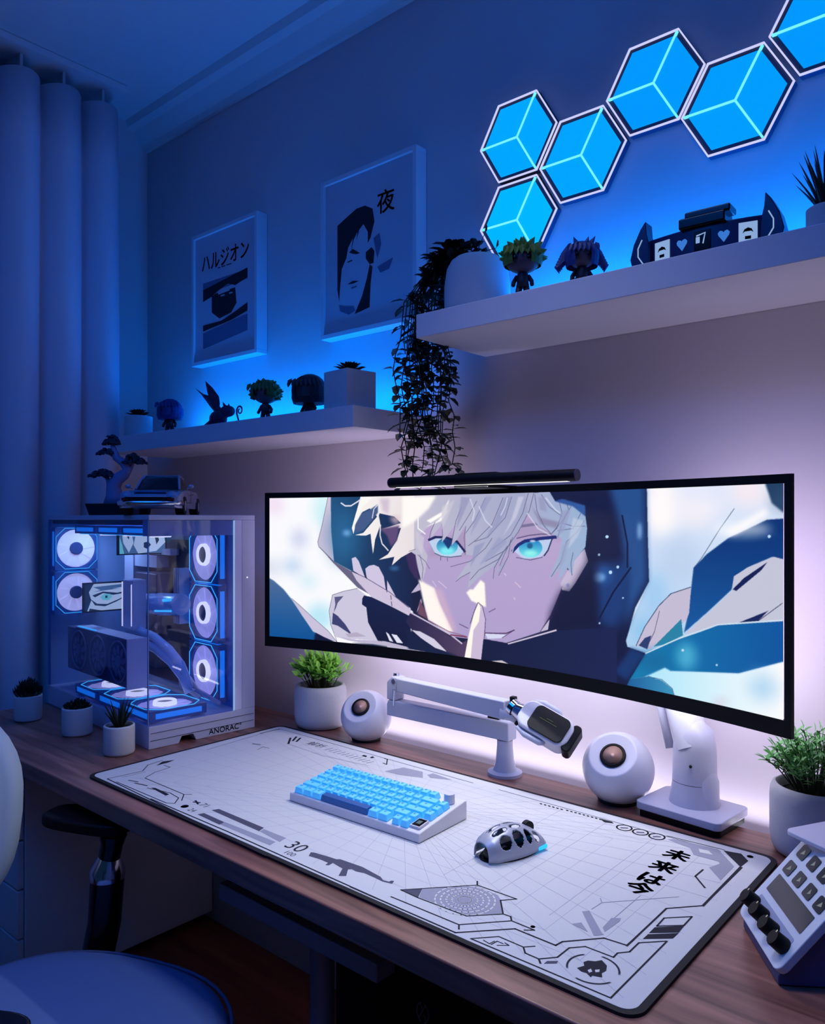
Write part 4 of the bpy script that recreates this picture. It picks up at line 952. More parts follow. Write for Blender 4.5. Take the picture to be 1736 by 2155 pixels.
# picture shown on the screen: drawn as flat shapes in unit screen coordinates into a colour attribute
ART = [
    ['p', [[0.0934, 0.7102], [0.0926, 0.6907], [0.0904, 0.6724], [0.087, 0.6565], [0.0826, 0.6442], [0.0773, 0.6364], [0.0717, 0.6334], [0.0661, 0.6357], [0.0608, 0.6429], [0.0562, 0.6548], [0.0527, 0.6704], [0.0506, 0.6887], [0.0499, 0.7085], [0.0506, 0.7282], [0.0527, 0.7467], [0.0562, 0.7626], [0.0608, 0.7748], [0.0661, 0.7825], [0.0717, 0.7852], [0.0773, 0.7828], [0.0826, 0.7753], [0.087, 0.7634], [0.0904, 0.7478], [0.0926, 0.7297]], [205, 210, 238], None, None, 14, 0.8, 0],
    ['p', [[0.0815, 0.5176], [0.0806, 0.5009], [0.0781, 0.4852], [0.074, 0.4715], [0.0687, 0.4607], [0.0625, 0.4536], [0.0557, 0.4506], [0.0491, 0.452], [0.0429, 0.4578], [0.0376, 0.4676], [0.0334, 0.4806], [0.0308, 0.496], [0.03, 0.5127], [0.0308, 0.5296], [0.0334, 0.5455], [0.0376, 0.5593], [0.0429, 0.57], [0.0491, 0.5769], [0.0557, 0.5796], [0.0625, 0.578], [0.0687, 0.572], [0.074, 0.5623], [0.0781, 0.5493], [0.0806, 0.5341]], [195, 215, 242], None, None, 14, 0.8, 0],
    ['p', [[0.117, 0.4117], [0.1162, 0.3982], [0.1138, 0.3854], [0.1101, 0.3741], [0.1053, 0.3651], [0.0996, 0.359], [0.0934, 0.3563], [0.0872, 0.3572], [0.0815, 0.3616], [0.0766, 0.3692], [0.0728, 0.3796], [0.0705, 0.392], [0.0696, 0.4054], [0.0705, 0.4192], [0.0728, 0.4321], [0.0766, 0.4435], [0.0815, 0.4524], [0.0872, 0.4583], [0.0934, 0.4608], [0.0996, 0.4597], [0.1053, 0.4552], [0.1101, 0.4475], [0.1138, 0.4372], [0.1162, 0.425]], [205, 235, 245], None, None, 14, 0.7, 0],
    ['p', [[0.1543, 0.1665], [0.1532, 0.1412], [0.1498, 0.1171], [0.1445, 0.0957], [0.1377, 0.0786], [0.1296, 0.0669], [0.121, 0.0614], [0.1124, 0.0626], [0.1043, 0.0705], [0.0973, 0.0845], [0.0919, 0.1037], [0.0886, 0.1267], [0.0875, 0.1521], [0.0886, 0.1779], [0.0919, 0.2023], [0.0973, 0.2238], [0.1043, 0.2407], [0.1124, 0.252], [0.121, 0.257], [0.1296, 0.2553], [0.1377, 0.2471], [0.1445, 0.233], [0.1498, 0.214], [0.1532, 0.1913]], [175, 228, 245], None, None, 14, 0.8, 0],
    ['p', [[0.1504, 0.9121], [0.1496, 0.8826], [0.1472, 0.8551], [0.1435, 0.8315], [0.1386, 0.8133], [0.1329, 0.8018], [0.1269, 0.7978], [0.1208, 0.8016], [0.1151, 0.813], [0.1102, 0.8313], [0.1064, 0.8552], [0.104, 0.8831], [0.1032, 0.9131], [0.104, 0.943], [0.1064, 0.9708], [0.1102, 0.9946], [0.1151, 1.0127], [0.1208, 1.0239], [0.1269, 1.0274], [0.1329, 1.0232], [0.1386, 1.0114], [0.1435, 0.993], [0.1472, 0.9692], [0.1496, 0.9416]], [195, 240, 245], None, None, 14, 0.7, 0],
    ['p', [[0.0359, 0.9438], [0.0353, 0.9255], [0.0333, 0.9085], [0.0301, 0.8939], [0.0259, 0.8826], [0.0212, 0.8756], [0.016, 0.8732], [0.0108, 0.8757], [0.006, 0.8828], [0.0019, 0.8942], [-0.0013, 0.9091], [-0.0033, 0.9263], [-0.004, 0.9449], [-0.0033, 0.9634], [-0.0013, 0.9805], [0.0019, 0.9952], [0.006, 1.0064], [0.0108, 1.0133], [0.016, 1.0155], [0.0212, 1.0129], [0.0259, 1.0056], [0.0301, 0.9941], [0.0333, 0.9793], [0.0353, 0.9622]], [240, 215, 240], None, None, 14, 0.7, 0],
    ['p', [[0.0259, 0.5005], [0.0255, 0.4821], [0.0241, 0.4648], [0.0219, 0.4499], [0.019, 0.4383], [0.0157, 0.4308], [0.012, 0.428], [0.0084, 0.43], [0.005, 0.4367], [0.0021, 0.4478], [-0.0, 0.4624], [-0.0016, 0.4795], [-0.002, 0.4979], [-0.0016, 0.5165], [-0.0, 0.5338], [0.0021, 0.5488], [0.005, 0.5604], [0.0084, 0.5677], [0.012, 0.5704], [0.0157, 0.5683], [0.019, 0.5614], [0.0219, 0.5504], [0.0241, 0.5358], [0.0255, 0.5188]], [200, 210, 230], None, None, 14, 0.6, 0],
    ['p', [[-0.004, 0.4262], [0.01, 0.404], [0.0339, 0.3449], [0.0538, 0.2743], [0.0776, 0.1733], [0.1053, 0.0575], [0.1308, 0.0294], [0.1621, -0.0077], [0.2469, -0.054], [0.2469, -0.1642], [-0.008, -0.2486]], [85, 110, 155], [14, 82, 150], 'v', 1, 1, 0],
    ['p', [[0.1111, 0.0532], [0.164, -0.0071], [0.2469, 0.0121], [0.3289, -0.0039], [0.3289, -0.1852], [0.0915, -0.2186]], [18, 24, 56], None, None, 2, 1, 0],
    ['p', [[0.0529, 0.283], [0.0717, 0.2393], [0.1032, 0.1583], [0.1426, 0.0668], [0.164, -0.0071], [0.1308, 0.0265], [0.1053, 0.0604], [0.0796, 0.1621]], [203, 194, 220], None, None, 0, 1, 0],
    ['l', [[0.0529, 0.283], [0.0717, 0.2393], [0.1032, 0.1583], [0.1426, 0.0668], [0.164, -0.0071]], [90, 90, 120], None, None, 0, 1, 1],
    ['p', [[0.1406, 1.0038], [0.1493, 1.0033], [0.1493, 0.7696], [0.1571, 0.5481], [0.119, 0.6537], [0.1162, 0.6881], [0.1269, 0.8093]], [203, 192, 218], [215, 205, 225], 'h', 0, 1, 0],
    ['l', [[0.1406, 1.0009], [0.1269, 0.8093], [0.1162, 0.6881], [0.119, 0.6537], [0.1562, 0.548]], [90, 85, 110], None, None, 0, 1, 1],
    ['p', [[0.1474, 1.0034], [0.3683, 1.0067], [0.3683, 0.1991], [0.2374, 0.4237], [0.1989, 0.4907], [0.1552, 0.5536], [0.1484, 0.7696]], [36, 84, 128], [22, 26, 62], 'h', 0.6, 1, 0],
    ['p', [[0.2163, 0.738], [0.215, 0.6903], [0.2114, 0.6457], [0.2055, 0.6071], [0.1979, 0.577], [0.1891, 0.5577], [0.1795, 0.5504], [0.17, 0.5557], [0.1611, 0.5736], [0.1534, 0.6027], [0.1475, 0.6413], [0.1438, 0.6865], [0.1426, 0.7352], [0.1438, 0.784], [0.1475, 0.8295], [0.1534, 0.8684], [0.1611, 0.8981], [0.17, 0.9167], [0.1795, 0.9228], [0.1891, 0.9162], [0.1979, 0.8975], [0.2055, 0.8681], [0.2114, 0.8299], [0.215, 0.7856]], [45, 110, 160], None, None, 22, 0.7, 0],
    ['p', [[0.195, 0.754], [0.1947, 0.7499], [0.1938, 0.7461], [0.1922, 0.7428], [0.1902, 0.7402], [0.1878, 0.7385], [0.1854, 0.7379], [0.1829, 0.7384], [0.1806, 0.7399], [0.1785, 0.7423], [0.177, 0.7455], [0.1761, 0.7493], [0.1757, 0.7534], [0.1761, 0.7575], [0.177, 0.7613], [0.1785, 0.7646], [0.1806, 0.7672], [0.1829, 0.7689], [0.1854, 0.7695], [0.1878, 0.769], [0.1902, 0.7675], [0.1922, 0.765], [0.1938, 0.7618], [0.1947, 0.7581]], [140, 200, 255], None, None, 5, 0.9, 0],
    ['p', [[0.3074, 0.5266], [0.3069, 0.5237], [0.3058, 0.521], [0.3041, 0.5185], [0.3017, 0.5165], [0.299, 0.515], [0.2961, 0.5143], [0.2933, 0.5143], [0.2904, 0.515], [0.2881, 0.5164], [0.2864, 0.5184], [0.2852, 0.5209], [0.2849, 0.5237], [0.2852, 0.5265], [0.2864, 0.5293], [0.2881, 0.5317], [0.2904, 0.5337], [0.2933, 0.5352], [0.2961, 0.5359], [0.299, 0.5359], [0.3017, 0.5352], [0.3041, 0.5338], [0.3058, 0.5317], [0.3069, 0.5293]], [70, 130, 190], None, None, 4, 0.8, 0],
    ['p', [[0.119, 0.6595], [0.1571, 0.5509], [0.1989, 0.4879], [0.2393, 0.3412], [0.2105, 0.3833], [0.1795, 0.4714], [0.1504, 0.5531]], [105, 100, 130], None, None, 0, 1, 0],
    ['p', [[0.197, 0.5802], [0.2056, 0.5911], [0.2134, 0.565], [0.2288, 0.4501], [0.2008, 0.4965]], [208, 200, 226], None, None, 0, 1, 0],
    ['p', [[0.2288, 0.5139], [0.2374, 0.5343], [0.2488, 0.5422], [0.2602, 0.5288], [0.2716, 0.4674], [0.2773, 0.3648], [0.2325, 0.4451]], [208, 198, 226], None, None, 0, 1, 0],
    ['p', [[0.2792, 0.444], [0.2999, 0.334], [0.2792, 0.3624]], [208, 198, 226], None, None, 0, 1, 0],
    ['p', [[0.196, 0.4931], [0.2278, 0.4555], [0.2849, 0.3662], [0.3334, 0.2692], [0.3334, 0.2159], [0.2904, 0.2698], [0.2431, 0.3253], [0.2085, 0.4305]], [206, 194, 220], None, None, 0, 1, 0],
    ['l', [[0.196, 0.4931], [0.2278, 0.4555], [0.2849, 0.3662], [0.3289, 0.2734]], [60, 50, 90], None, None, 0, 1, 1.3],
    ['l', [[0.2259, 0.4886], [0.2325, 0.4479]], [40, 35, 70], None, None, 0, 1, 2],
    ['l', [[0.2773, 0.4301], [0.2792, 0.3651]], [40, 35, 70], None, None, 0, 1, 1.5],
    ['l', [[0.2877, 0.3451], [0.2904, 0.2752]], [40, 35, 70], None, None, 0, 1, 1.5],
    ['p', [[0.1514, 0.3225], [0.1776, 0.3525], [0.2105, 0.3777], [0.2307, 0.334], [0.222, 0.2824], [0.2317, 0.24], [0.2354, 0.1524], [0.2584, 0.0322], [0.1601, 0.0315], [0.1474, 0.1137], [0.1429, 0.2097]], [204, 199, 222], None, None, 0, 1, 0],
    ['l', [[0.2105, 0.3777], [0.1776, 0.3525], [0.1514, 0.3225], [0.1435, 0.2098], [0.1474, 0.1137], [0.1621, 0.0037]], [80, 80, 110], None, None, 0, 1, 1],
    ['p', [[0.1562, 0.3091], [0.1776, 0.3186], [0.164, 0.2708], [0.1601, 0.236], [0.1543, 0.2007], [0.1582, 0.2583]], [90, 88, 130], None, None, 0, 1, 0],
    ['p', [[0.1523, 0.2002], [0.164, 0.1801], [0.1815, 0.1276], [0.1989, 0.0535], [0.164, 0.112], [0.1504, 0.1201]], [62, 66, 112], None, None, 0, 1, 0],
    ['p', [[0.1815, 0.0599], [0.2085, 0.0785], [0.2317, 0.0572], [0.1893, 0.0396]], [180, 172, 195], None, None, 0, 1, 0],
    ['p', [[0.2259, 0.3331], [0.2431, 0.3253], [0.2904, 0.2698], [0.3334, 0.2159], [0.3334, -0.0183], [0.2584, 0.0322], [0.2354, 0.1524], [0.2312, 0.251], [0.2211, 0.2711], [0.2217, 0.3101]], [24, 34, 74], [20, 24, 56], 'v', 0, 1, 0],
    ['p', [[0.1621, 0.0349], [0.2085, 0.0282], [0.2754, 0.0375], [0.3334, 0.0137], [0.3334, -0.0103], [0.2754, 0.0102], [0.2182, 0.0116], [0.1893, 0.0171]], [190, 182, 208], None, None, 0, 1, 0],
    ['p', [[0.2764, 0.1004], [0.2829, 0.0888], [0.2933, 0.0404], [0.2849, 0.0432]], [225, 225, 245], None, None, 0, 1, 0],
    ['p', [[0.289, 0.0906], [0.3017, 0.0863], [0.3158, 0.037], [0.3017, 0.0378]], [225, 225, 245], None, None, 0, 1, 0],
    ['p', [[0.7927, 1.0157], [1.0143, 1.0381], [1.0143, -0.0489], [0.8436, -0.0234], [0.7542, 0.1955], [0.8028, 0.5382]], [225, 232, 250], [160, 200, 236], 'v', 0, 1, 0],
    ['p', [[0.8545, 0.8915], [0.8535, 0.8592], [0.8505, 0.829], [0.8457, 0.8029], [0.8394, 0.7826], [0.8321, 0.7695], [0.8241, 0.7647], [0.8161, 0.7685], [0.8085, 0.781], [0.802, 0.8013], [0.7969, 0.8282], [0.7938, 0.8597], [0.7927, 0.8936], [0.7938, 0.9274], [0.7969, 0.9586], [0.802, 0.9852], [0.8085, 1.0051], [0.8161, 1.017], [0.8241, 1.0204], [0.8321, 1.015], [0.8394, 1.0014], [0.8457, 0.9807], [0.8505, 0.9543], [0.8535, 0.9239]], [255, 250, 250], None, None, 14, 1, 0],
    ['p', [[0.9174, 0.8973], [0.9161, 0.8789], [0.9123, 0.8617], [0.9063, 0.8469], [0.8983, 0.8354], [0.8888, 0.828], [0.8786, 0.8253], [0.8683, 0.8277], [0.8586, 0.835], [0.8502, 0.8468], [0.8436, 0.8625], [0.8394, 0.8808], [0.8381, 0.9005], [0.8394, 0.9201], [0.8436, 0.9381], [0.8502, 0.9532], [0.8586, 0.9644], [0.8683, 0.9709], [0.8786, 0.9724], [0.8888, 0.9688], [0.8983, 0.9607], [0.9063, 0.9485], [0.9123, 0.9332], [0.9161, 0.9158]], [245, 240, 250], None, None, 14, 0.8, 0],
    ['p', [[0.9827, 0.9542], [0.9817, 0.9427], [0.9789, 0.9321], [0.9745, 0.9231], [0.9687, 0.9163], [0.9618, 0.9122], [0.9543, 0.911], [0.9468, 0.913], [0.9398, 0.9181], [0.9336, 0.9259], [0.9289, 0.9359], [0.926, 0.9475], [0.925, 0.9598], [0.926, 0.9719], [0.9289, 0.9829], [0.9336, 0.9921], [0.9398, 0.9987], [0.9468, 1.0024], [0.9543, 1.003], [0.9618, 1.0004], [0.9687, 0.9949], [0.9745, 0.987], [0.9789, 0.9771], [0.9817, 0.9659]], [250, 235, 240], None, None, 14, 0.9, 0],
    ['p', [[0.8839, 0.6547], [0.8828, 0.625], [0.8796, 0.5969], [0.8747, 0.5721], [0.868, 0.5523], [0.8603, 0.5389], [0.8518, 0.5328], [0.8433, 0.5347], [0.8353, 0.5446], [0.8284, 0.5619], [0.823, 0.5855], [0.8196, 0.6137], [0.8185, 0.6445], [0.8196, 0.6757], [0.823, 0.7049], [0.8284, 0.7301], [0.8353, 0.7495], [0.8433, 0.7619], [0.8518, 0.7664], [0.8603, 0.763], [0.868, 0.752], [0.8747, 0.7343], [0.8796, 0.7111], [0.8828, 0.684]], [185, 205, 235], None, None, 14, 0.6, 0],
    ['p', [[0.8325, 0.4773], [0.8319, 0.4464], [0.8299, 0.4171], [0.8268, 0.3914], [0.8227, 0.371], [0.8179, 0.3573], [0.8128, 0.3514], [0.8076, 0.3536], [0.8028, 0.3639], [0.7986, 0.3817], [0.7954, 0.4059], [0.7934, 0.4347], [0.7927, 0.4661], [0.7934, 0.4979], [0.7954, 0.5278], [0.7986, 0.5537], [0.8028, 0.5739], [0.8076, 0.5869], [0.8128, 0.592], [0.8179, 0.5889], [0.8227, 0.5779], [0.8268, 0.5598], [0.8299, 0.5359], [0.8319, 0.5078]], [150, 200, 240], None, None, 14, 0.7, 0],
    ['p', [[0.8892, 0.8579], [0.8887, 0.8516], [0.8874, 0.8458], [0.8853, 0.8407], [0.8826, 0.8368], [0.8794, 0.8344], [0.876, 0.8335], [0.8726, 0.8343], [0.8693, 0.8367], [0.8666, 0.8406], [0.8644, 0.8457], [0.8631, 0.8517], [0.8626, 0.8581], [0.8631, 0.8646], [0.8644, 0.8705], [0.8666, 0.8756], [0.8693, 0.8795], [0.8726, 0.8818], [0.876, 0.8826], [0.8794, 0.8817], [0.8826, 0.8791], [0.8853, 0.8752], [0.8874, 0.8701], [0.8887, 0.8642]], [255, 240, 235], None, None, 14, 0.8, 0],
    ['p', [[0.8099, 0.2986], [0.8094, 0.2828], [0.8077, 0.2675], [0.8049, 0.2538], [0.8013, 0.2426], [0.7972, 0.2346], [0.7927, 0.2305], [0.7881, 0.2306], [0.7839, 0.2348], [0.7803, 0.243], [0.7775, 0.2546], [0.7757, 0.2687], [0.7752, 0.2845], [0.7757, 0.3007], [0.7775, 0.3163], [0.7803, 0.3302], [0.7839, 0.3413], [0.7881, 0.3489], [0.7927, 0.3527], [0.7972, 0.3522], [0.8013, 0.3477], [0.8049, 0.3394], [0.8077, 0.3279], [0.8094, 0.314]], [120, 190, 235], None, None, 14, 0.7, 0],
    ['p', [[0.9746, 1.0152], [1.0099, 1.0244], [1.0099, 0.8497], [0.985, 0.9168]], [34, 62, 96], None, None, 1.5, 1, 0],
    ['p', [[1.0099, 0.9225], [1.0094, 0.9112], [1.0081, 0.9007], [1.006, 0.8918], [1.0032, 0.8849], [1.0, 0.8806], [0.9964, 0.8792], [0.9929, 0.8808], [0.9896, 0.8854], [0.9867, 0.8925], [0.9845, 0.9019], [0.9831, 0.9128], [0.9827, 0.9244], [0.9831, 0.9359], [0.9845, 0.9466], [0.9867, 0.9557], [0.9896, 0.9624], [0.9929, 0.9665], [0.9964, 0.9676], [1.0, 0.9658], [1.0032, 0.961], [1.006, 0.9537], [1.0081, 0.9445], [1.0094, 0.9338]], [60, 90, 130], None, None, 10, 0.4, 0],
    ['l', [[0.9336, 0.8966], [0.9123, 0.8021], [0.8865, 0.6713], [0.8747, 0.6204]], [80, 100, 130], None, None, 0, 1, 1],
    ['p', [[0.8734, 0.6202], [0.8944, 0.6886], [0.925, 0.7634], [0.9781, 0.846], [1.0099, 0.8533], [1.0099, 0.6678], [0.985, 0.6858], [0.952, 0.6348], [0.9336, 0.5846], [0.9299, 0.5329], [0.8917, 0.4094], [0.8586, 0.3063], [0.8653, 0.4041]], [12, 48, 112], [20, 90, 160], 'v', 0.6, 1, 0],
    ['p', [[0.985, 0.805], [0.9836, 0.7969], [0.9797, 0.7891], [0.9734, 0.7822], [0.9651, 0.7766], [0.9553, 0.7728], [0.9447, 0.771], [0.9339, 0.7714], [0.9237, 0.774], [0.9148, 0.7787], [0.9079, 0.7852], [0.9036, 0.7931], [0.9021, 0.8018], [0.9036, 0.8105], [0.9079, 0.8187], [0.9148, 0.8258], [0.9237, 0.8312], [0.9339, 0.8346], [0.9447, 0.8359], [0.9553, 0.8349], [0.9651, 0.8318], [0.9734, 0.8269], [0.9797, 0.8205], [0.9836, 0.8131]], [255, 255, 255], None, None, 7, 0.55, 0],
    ['p', [[0.9174, 0.7865], [0.9757, 0.8948], [0.9803, 0.8684], [0.9324, 0.7756]], [252, 250, 252], None, None, 4, 1, 0],
    ['p', [[0.8586, 0.298], [0.9299, 0.525], [0.9329, 0.5922], [0.952, 0.6348], [0.9873, 0.6877], [1.0099, 0.6714], [1.0099, 0.4218], [0.9072, 0.3592]], [196, 197, 216], None, None, 0, 1, 0],
    ['p', [[0.9311, 0.5332], [0.9471, 0.5877], [0.9792, 0.664], [0.971, 0.6271], [0.9361, 0.5268]], [20, 30, 84], None, None, 0, 1, 0],
    ['p', [[0.9386, 0.3853], [0.9803, 0.4547], [0.9663, 0.4041]], [24, 34, 88], None, None, 0, 1, 0],
    ['l', [[0.9663, 0.4041], [0.9987, 0.493]], [60, 60, 100], None, None, 0, 1, 1],
    ['p', [[0.781, 0.2077], [0.7956, 0.3102], [0.8185, 0.4219], [0.8381, 0.4873], [0.8693, 0.5273], [0.8666, 0.4046], [0.8626, 0.37], [0.8042, 0.2011]], [196, 188, 212], None, None, 0, 1, 0],
    ['l', [[0.781, 0.2077], [0.7956, 0.3102], [0.8185, 0.4219], [0.8381, 0.4873], [0.8693, 0.5273]], [50, 60, 100], None, None, 0, 1, 1.2],
    ['l', [[0.8198, 0.3967], [0.8114, 0.2906], [0.7985, 0.2071]], [90, 85, 120], None, None, 0, 1, 1],
    ['p', [[0.7854, 0.2115], [0.7956, 0.2536], [0.8065, 0.2713], [0.7999, 0.1991]], [44, 60, 110], None, None, 0, 1, 0],
    ['p', [[0.8099, 0.2168], [0.8545, 0.3711], [0.8572, 0.2932], [0.8325, 0.2401]], [40, 130, 165], None, None, 0, 1, 0],
    ['p', [[0.8013, 0.1911], [0.8518, 0.2742], [0.8786, 0.3149], [0.9098, 0.3642], [1.0099, 0.4239], [1.0099, 0.2602], [0.9398, 0.1608], [0.8381, 0.112], [0.7956, 0.0595], [0.7663, 0.0276], [0.7632, 0.1015]], [20, 128, 175], [12, 84, 158], 'h', 0, 1, 0],
    ['p', [[0.8786, 0.2046], [0.8781, 0.1874], [0.8765, 0.1708], [0.874, 0.1558], [0.8707, 0.1435], [0.8668, 0.1348], [0.8626, 0.1301], [0.8584, 0.13], [0.8545, 0.1344], [0.8511, 0.1432], [0.8485, 0.1556], [0.8469, 0.1709], [0.8463, 0.1879], [0.8469, 0.2056], [0.8485, 0.2225], [0.8511, 0.2376], [0.8545, 0.2498], [0.8584, 0.2583], [0.8626, 0.2625], [0.8668, 0.2622], [0.8707, 0.2574], [0.874, 0.2486], [0.8765, 0.2363], [0.8781, 0.2213]], [110, 210, 235], None, None, 9, 0.6, 0],
    ['p', [[0.8353, 0.1569], [0.8345, 0.1434], [0.8319, 0.1297], [0.8279, 0.117], [0.8227, 0.1059], [0.8166, 0.0974], [0.8099, 0.0919], [0.8033, 0.0899], [0.797, 0.0916], [0.7916, 0.097], [0.7875, 0.1056], [0.7849, 0.1169], [0.7839, 0.13], [0.7849, 0.1441], [0.7875, 0.1581], [0.7916, 0.1711], [0.797, 0.182], [0.8033, 0.1903], [0.8099, 0.1952], [0.8166, 0.1967], [0.8227, 0.1946], [0.8279, 0.1891], [0.8319, 0.1806], [0.8345, 0.1696]], [20, 100, 150], None, None, 10, 0.6, 0],
    ['l', [[0.7956, 0.1752], [0.8518, 0.2784], [0.8786, 0.3173], [0.9098, 0.3658], [0.9987, 0.4209]], [205, 225, 240], None, None, 0, 1, 2],
    ['p', [[0.7956, 0.0595], [0.8283, 0.1235], [0.8381, 0.112], [0.9398, 0.1593], [1.0143, 0.2663], [1.0143, -0.0634], [0.8408, -0.0253], [0.8071, 0.0385]], [170, 230, 250], [250, 250, 252], 'h', 1, 1, 0],
    ['p', [[0.9941, 0.1332], [0.9935, 0.1174], [0.9914, 0.1018], [0.9881, 0.0871], [0.9838, 0.0746], [0.9788, 0.0651], [0.9733, 0.0591], [0.9679, 0.0572], [0.9627, 0.0596], [0.9583, 0.0662], [0.9549, 0.0765], [0.9527, 0.0898], [0.952, 0.1052], [0.9527, 0.1216], [0.9549, 0.1377], [0.9583, 0.1525], [0.9627, 0.165], [0.9679, 0.1742], [0.9733, 0.1796], [0.9788, 0.1809], [0.9838, 0.178], [0.9881, 0.1712], [0.9914, 0.161], [0.9935, 0.1481]], [170, 210, 240], None, None, 12, 0.8, 0],
    ['p', [[0.9274, 0.0264], [0.927, 0.022], [0.9258, 0.0174], [0.9238, 0.0127], [0.9212, 0.0083], [0.9181, 0.0046], [0.9149, 0.0017], [0.9116, -0.0001], [0.9085, -0.0007], [0.9058, -0.0001], [0.9038, 0.0018], [0.9026, 0.0048], [0.9021, 0.0086], [0.9026, 0.0131], [0.9038, 0.0178], [0.9058, 0.0225], [0.9085, 0.0269], [0.9116, 0.0306], [0.9149, 0.0334], [0.9181, 0.0351], [0.9212, 0.0357], [0.9238, 0.035], [0.9258, 0.0331], [0.927, 0.0302]], [215, 205, 225], None, None, 6, 0.7, 0],
    ['p', [[0.7542, 0.0161], [0.8013, 0.0654], [0.8241, 0.0572], [0.8408, 0.0252], [0.8441, -0.023], [0.7542, -0.0197]], [20, 84, 148], [60, 150, 190], 'h', 0, 1, 0],
    ['l', [[0.8013, 0.0654], [0.8241, 0.0615], [0.8403, 0.0291], [0.8441, -0.0105]], [60, 80, 120], None, None, 0, 1, 1],
    ['p', [[0.3661, 1.0117], [0.7991, 1.0149], [0.8008, 0.7459], [0.8028, 0.5382], [0.7796, 0.4008], [0.7692, 0.2821], [0.7638, 0.2265], [0.7663, 0.1965], [0.797, 0.1786], [0.7692, 0.0248], [0.7542, -0.0825], [0.3427, -0.2063], [0.3603, 0.2479]], [22, 28, 66], [18, 24, 62], 'v', 0.5, 1, 0],
    ['p', [[0.736, 1.0043], [0.7956, 1.0066], [0.7979, 0.7456], [0.7999, 0.5419], [0.7781, 0.4179], [0.7632, 0.2797], [0.7663, 0.5477], [0.7542, 0.8141]], [44, 92, 158], None, None, 7, 0.8, 0],
    ['p', [[0.705, 0.5905], [0.7722, 0.6375], [0.7663, 0.3699], [0.7422, 0.2714], [0.7174, 0.3076]], [30, 66, 130], None, None, 9, 0.8, 0],
    ['p', [[0.7722, 0.1948], [0.797, 0.1759], [0.7663, 0.0276], [0.7422, 0.0544], [0.7632, 0.1461]], [24, 60, 120], None, None, 4, 0.8, 0],
    ['p', [[0.7277, 0.5441], [0.7273, 0.5379], [0.7262, 0.5319], [0.7243, 0.5266], [0.7219, 0.5223], [0.719, 0.5193], [0.7159, 0.5178], [0.7128, 0.5179], [0.71, 0.5197], [0.7075, 0.523], [0.7057, 0.5276], [0.7045, 0.5332], [0.704, 0.5393], [0.7045, 0.5456], [0.7057, 0.5517], [0.7075, 0.557], [0.71, 0.5613], [0.7128, 0.5643], [0.7159, 0.5657], [0.719, 0.5654], [0.7219, 0.5636], [0.7243, 0.5603], [0.7262, 0.5557], [0.7273, 0.5502]], [170, 215, 255], None, None, 3, 1, 0],
    ['p', [[0.7406, 0.5604], [0.7397, 0.5461], [0.7373, 0.5325], [0.7334, 0.5204], [0.7284, 0.5105], [0.7224, 0.5037], [0.7159, 0.5003], [0.7094, 0.5007], [0.7034, 0.5049], [0.6982, 0.5126], [0.6941, 0.5233], [0.6916, 0.5363], [0.6907, 0.5507], [0.6916, 0.5653], [0.6941, 0.5793], [0.6982, 0.5916], [0.7034, 0.6013], [0.7094, 0.6078], [0.7159, 0.6107], [0.7224, 0.6099], [0.7284, 0.6054], [0.7334, 0.5975], [0.7373, 0.5869], [0.7397, 0.5743]], [50, 110, 190], None, None, 8, 0.5, 0],
    ['p', [[0.7336, 0.7563], [0.7335, 0.7542], [0.7332, 0.7522], [0.7327, 0.7505], [0.7322, 0.7492], [0.7316, 0.7483], [0.7308, 0.748], [0.73, 0.7482], [0.7294, 0.749], [0.7289, 0.7502], [0.7284, 0.7519], [0.7281, 0.7539], [0.728, 0.756], [0.7281, 0.7581], [0.7284, 0.7601], [0.7289, 0.7618], [0.7294, 0.7632], [0.73, 0.764], [0.7308, 0.7644], [0.7316, 0.7641], [0.7322, 0.7633], [0.7327, 0.7621], [0.7332, 0.7604], [0.7335, 0.7584]], [190, 225, 255], None, None, 0.4, 1, 0],
    ['p', [[0.7187, 0.6608], [0.7186, 0.6591], [0.7185, 0.6575], [0.7181, 0.6562], [0.7176, 0.6551], [0.7171, 0.6544], [0.7165, 0.6541], [0.716, 0.6542], [0.7155, 0.6548], [0.715, 0.6558], [0.7146, 0.6571], [0.7145, 0.6586], [0.7144, 0.6603], [0.7145, 0.6619], [0.7146, 0.6635], [0.715, 0.6649], [0.7155, 0.666], [0.716, 0.6667], [0.7165, 0.667], [0.7171, 0.6668], [0.7176, 0.6662], [0.7181, 0.6653], [0.7185, 0.664], [0.7186, 0.6624]], [190, 225, 255], None, None, 0.4, 1, 0],
    ['p', [[0.7521, 0.6013], [0.752, 0.5994], [0.7518, 0.5976], [0.7514, 0.5961], [0.7509, 0.5948], [0.7504, 0.594], [0.7497, 0.5936], [0.7491, 0.5938], [0.7485, 0.5944], [0.748, 0.5954], [0.7476, 0.5969], [0.7474, 0.5986], [0.7473, 0.6004], [0.7474, 0.6023], [0.7476, 0.6041], [0.748, 0.6056], [0.7485, 0.6069], [0.7491, 0.6077], [0.7497, 0.608], [0.7504, 0.6079], [0.7509, 0.6073], [0.7514, 0.6062], [0.7518, 0.6048], [0.752, 0.6031]], [190, 225, 255], None, None, 0.4, 1, 0],
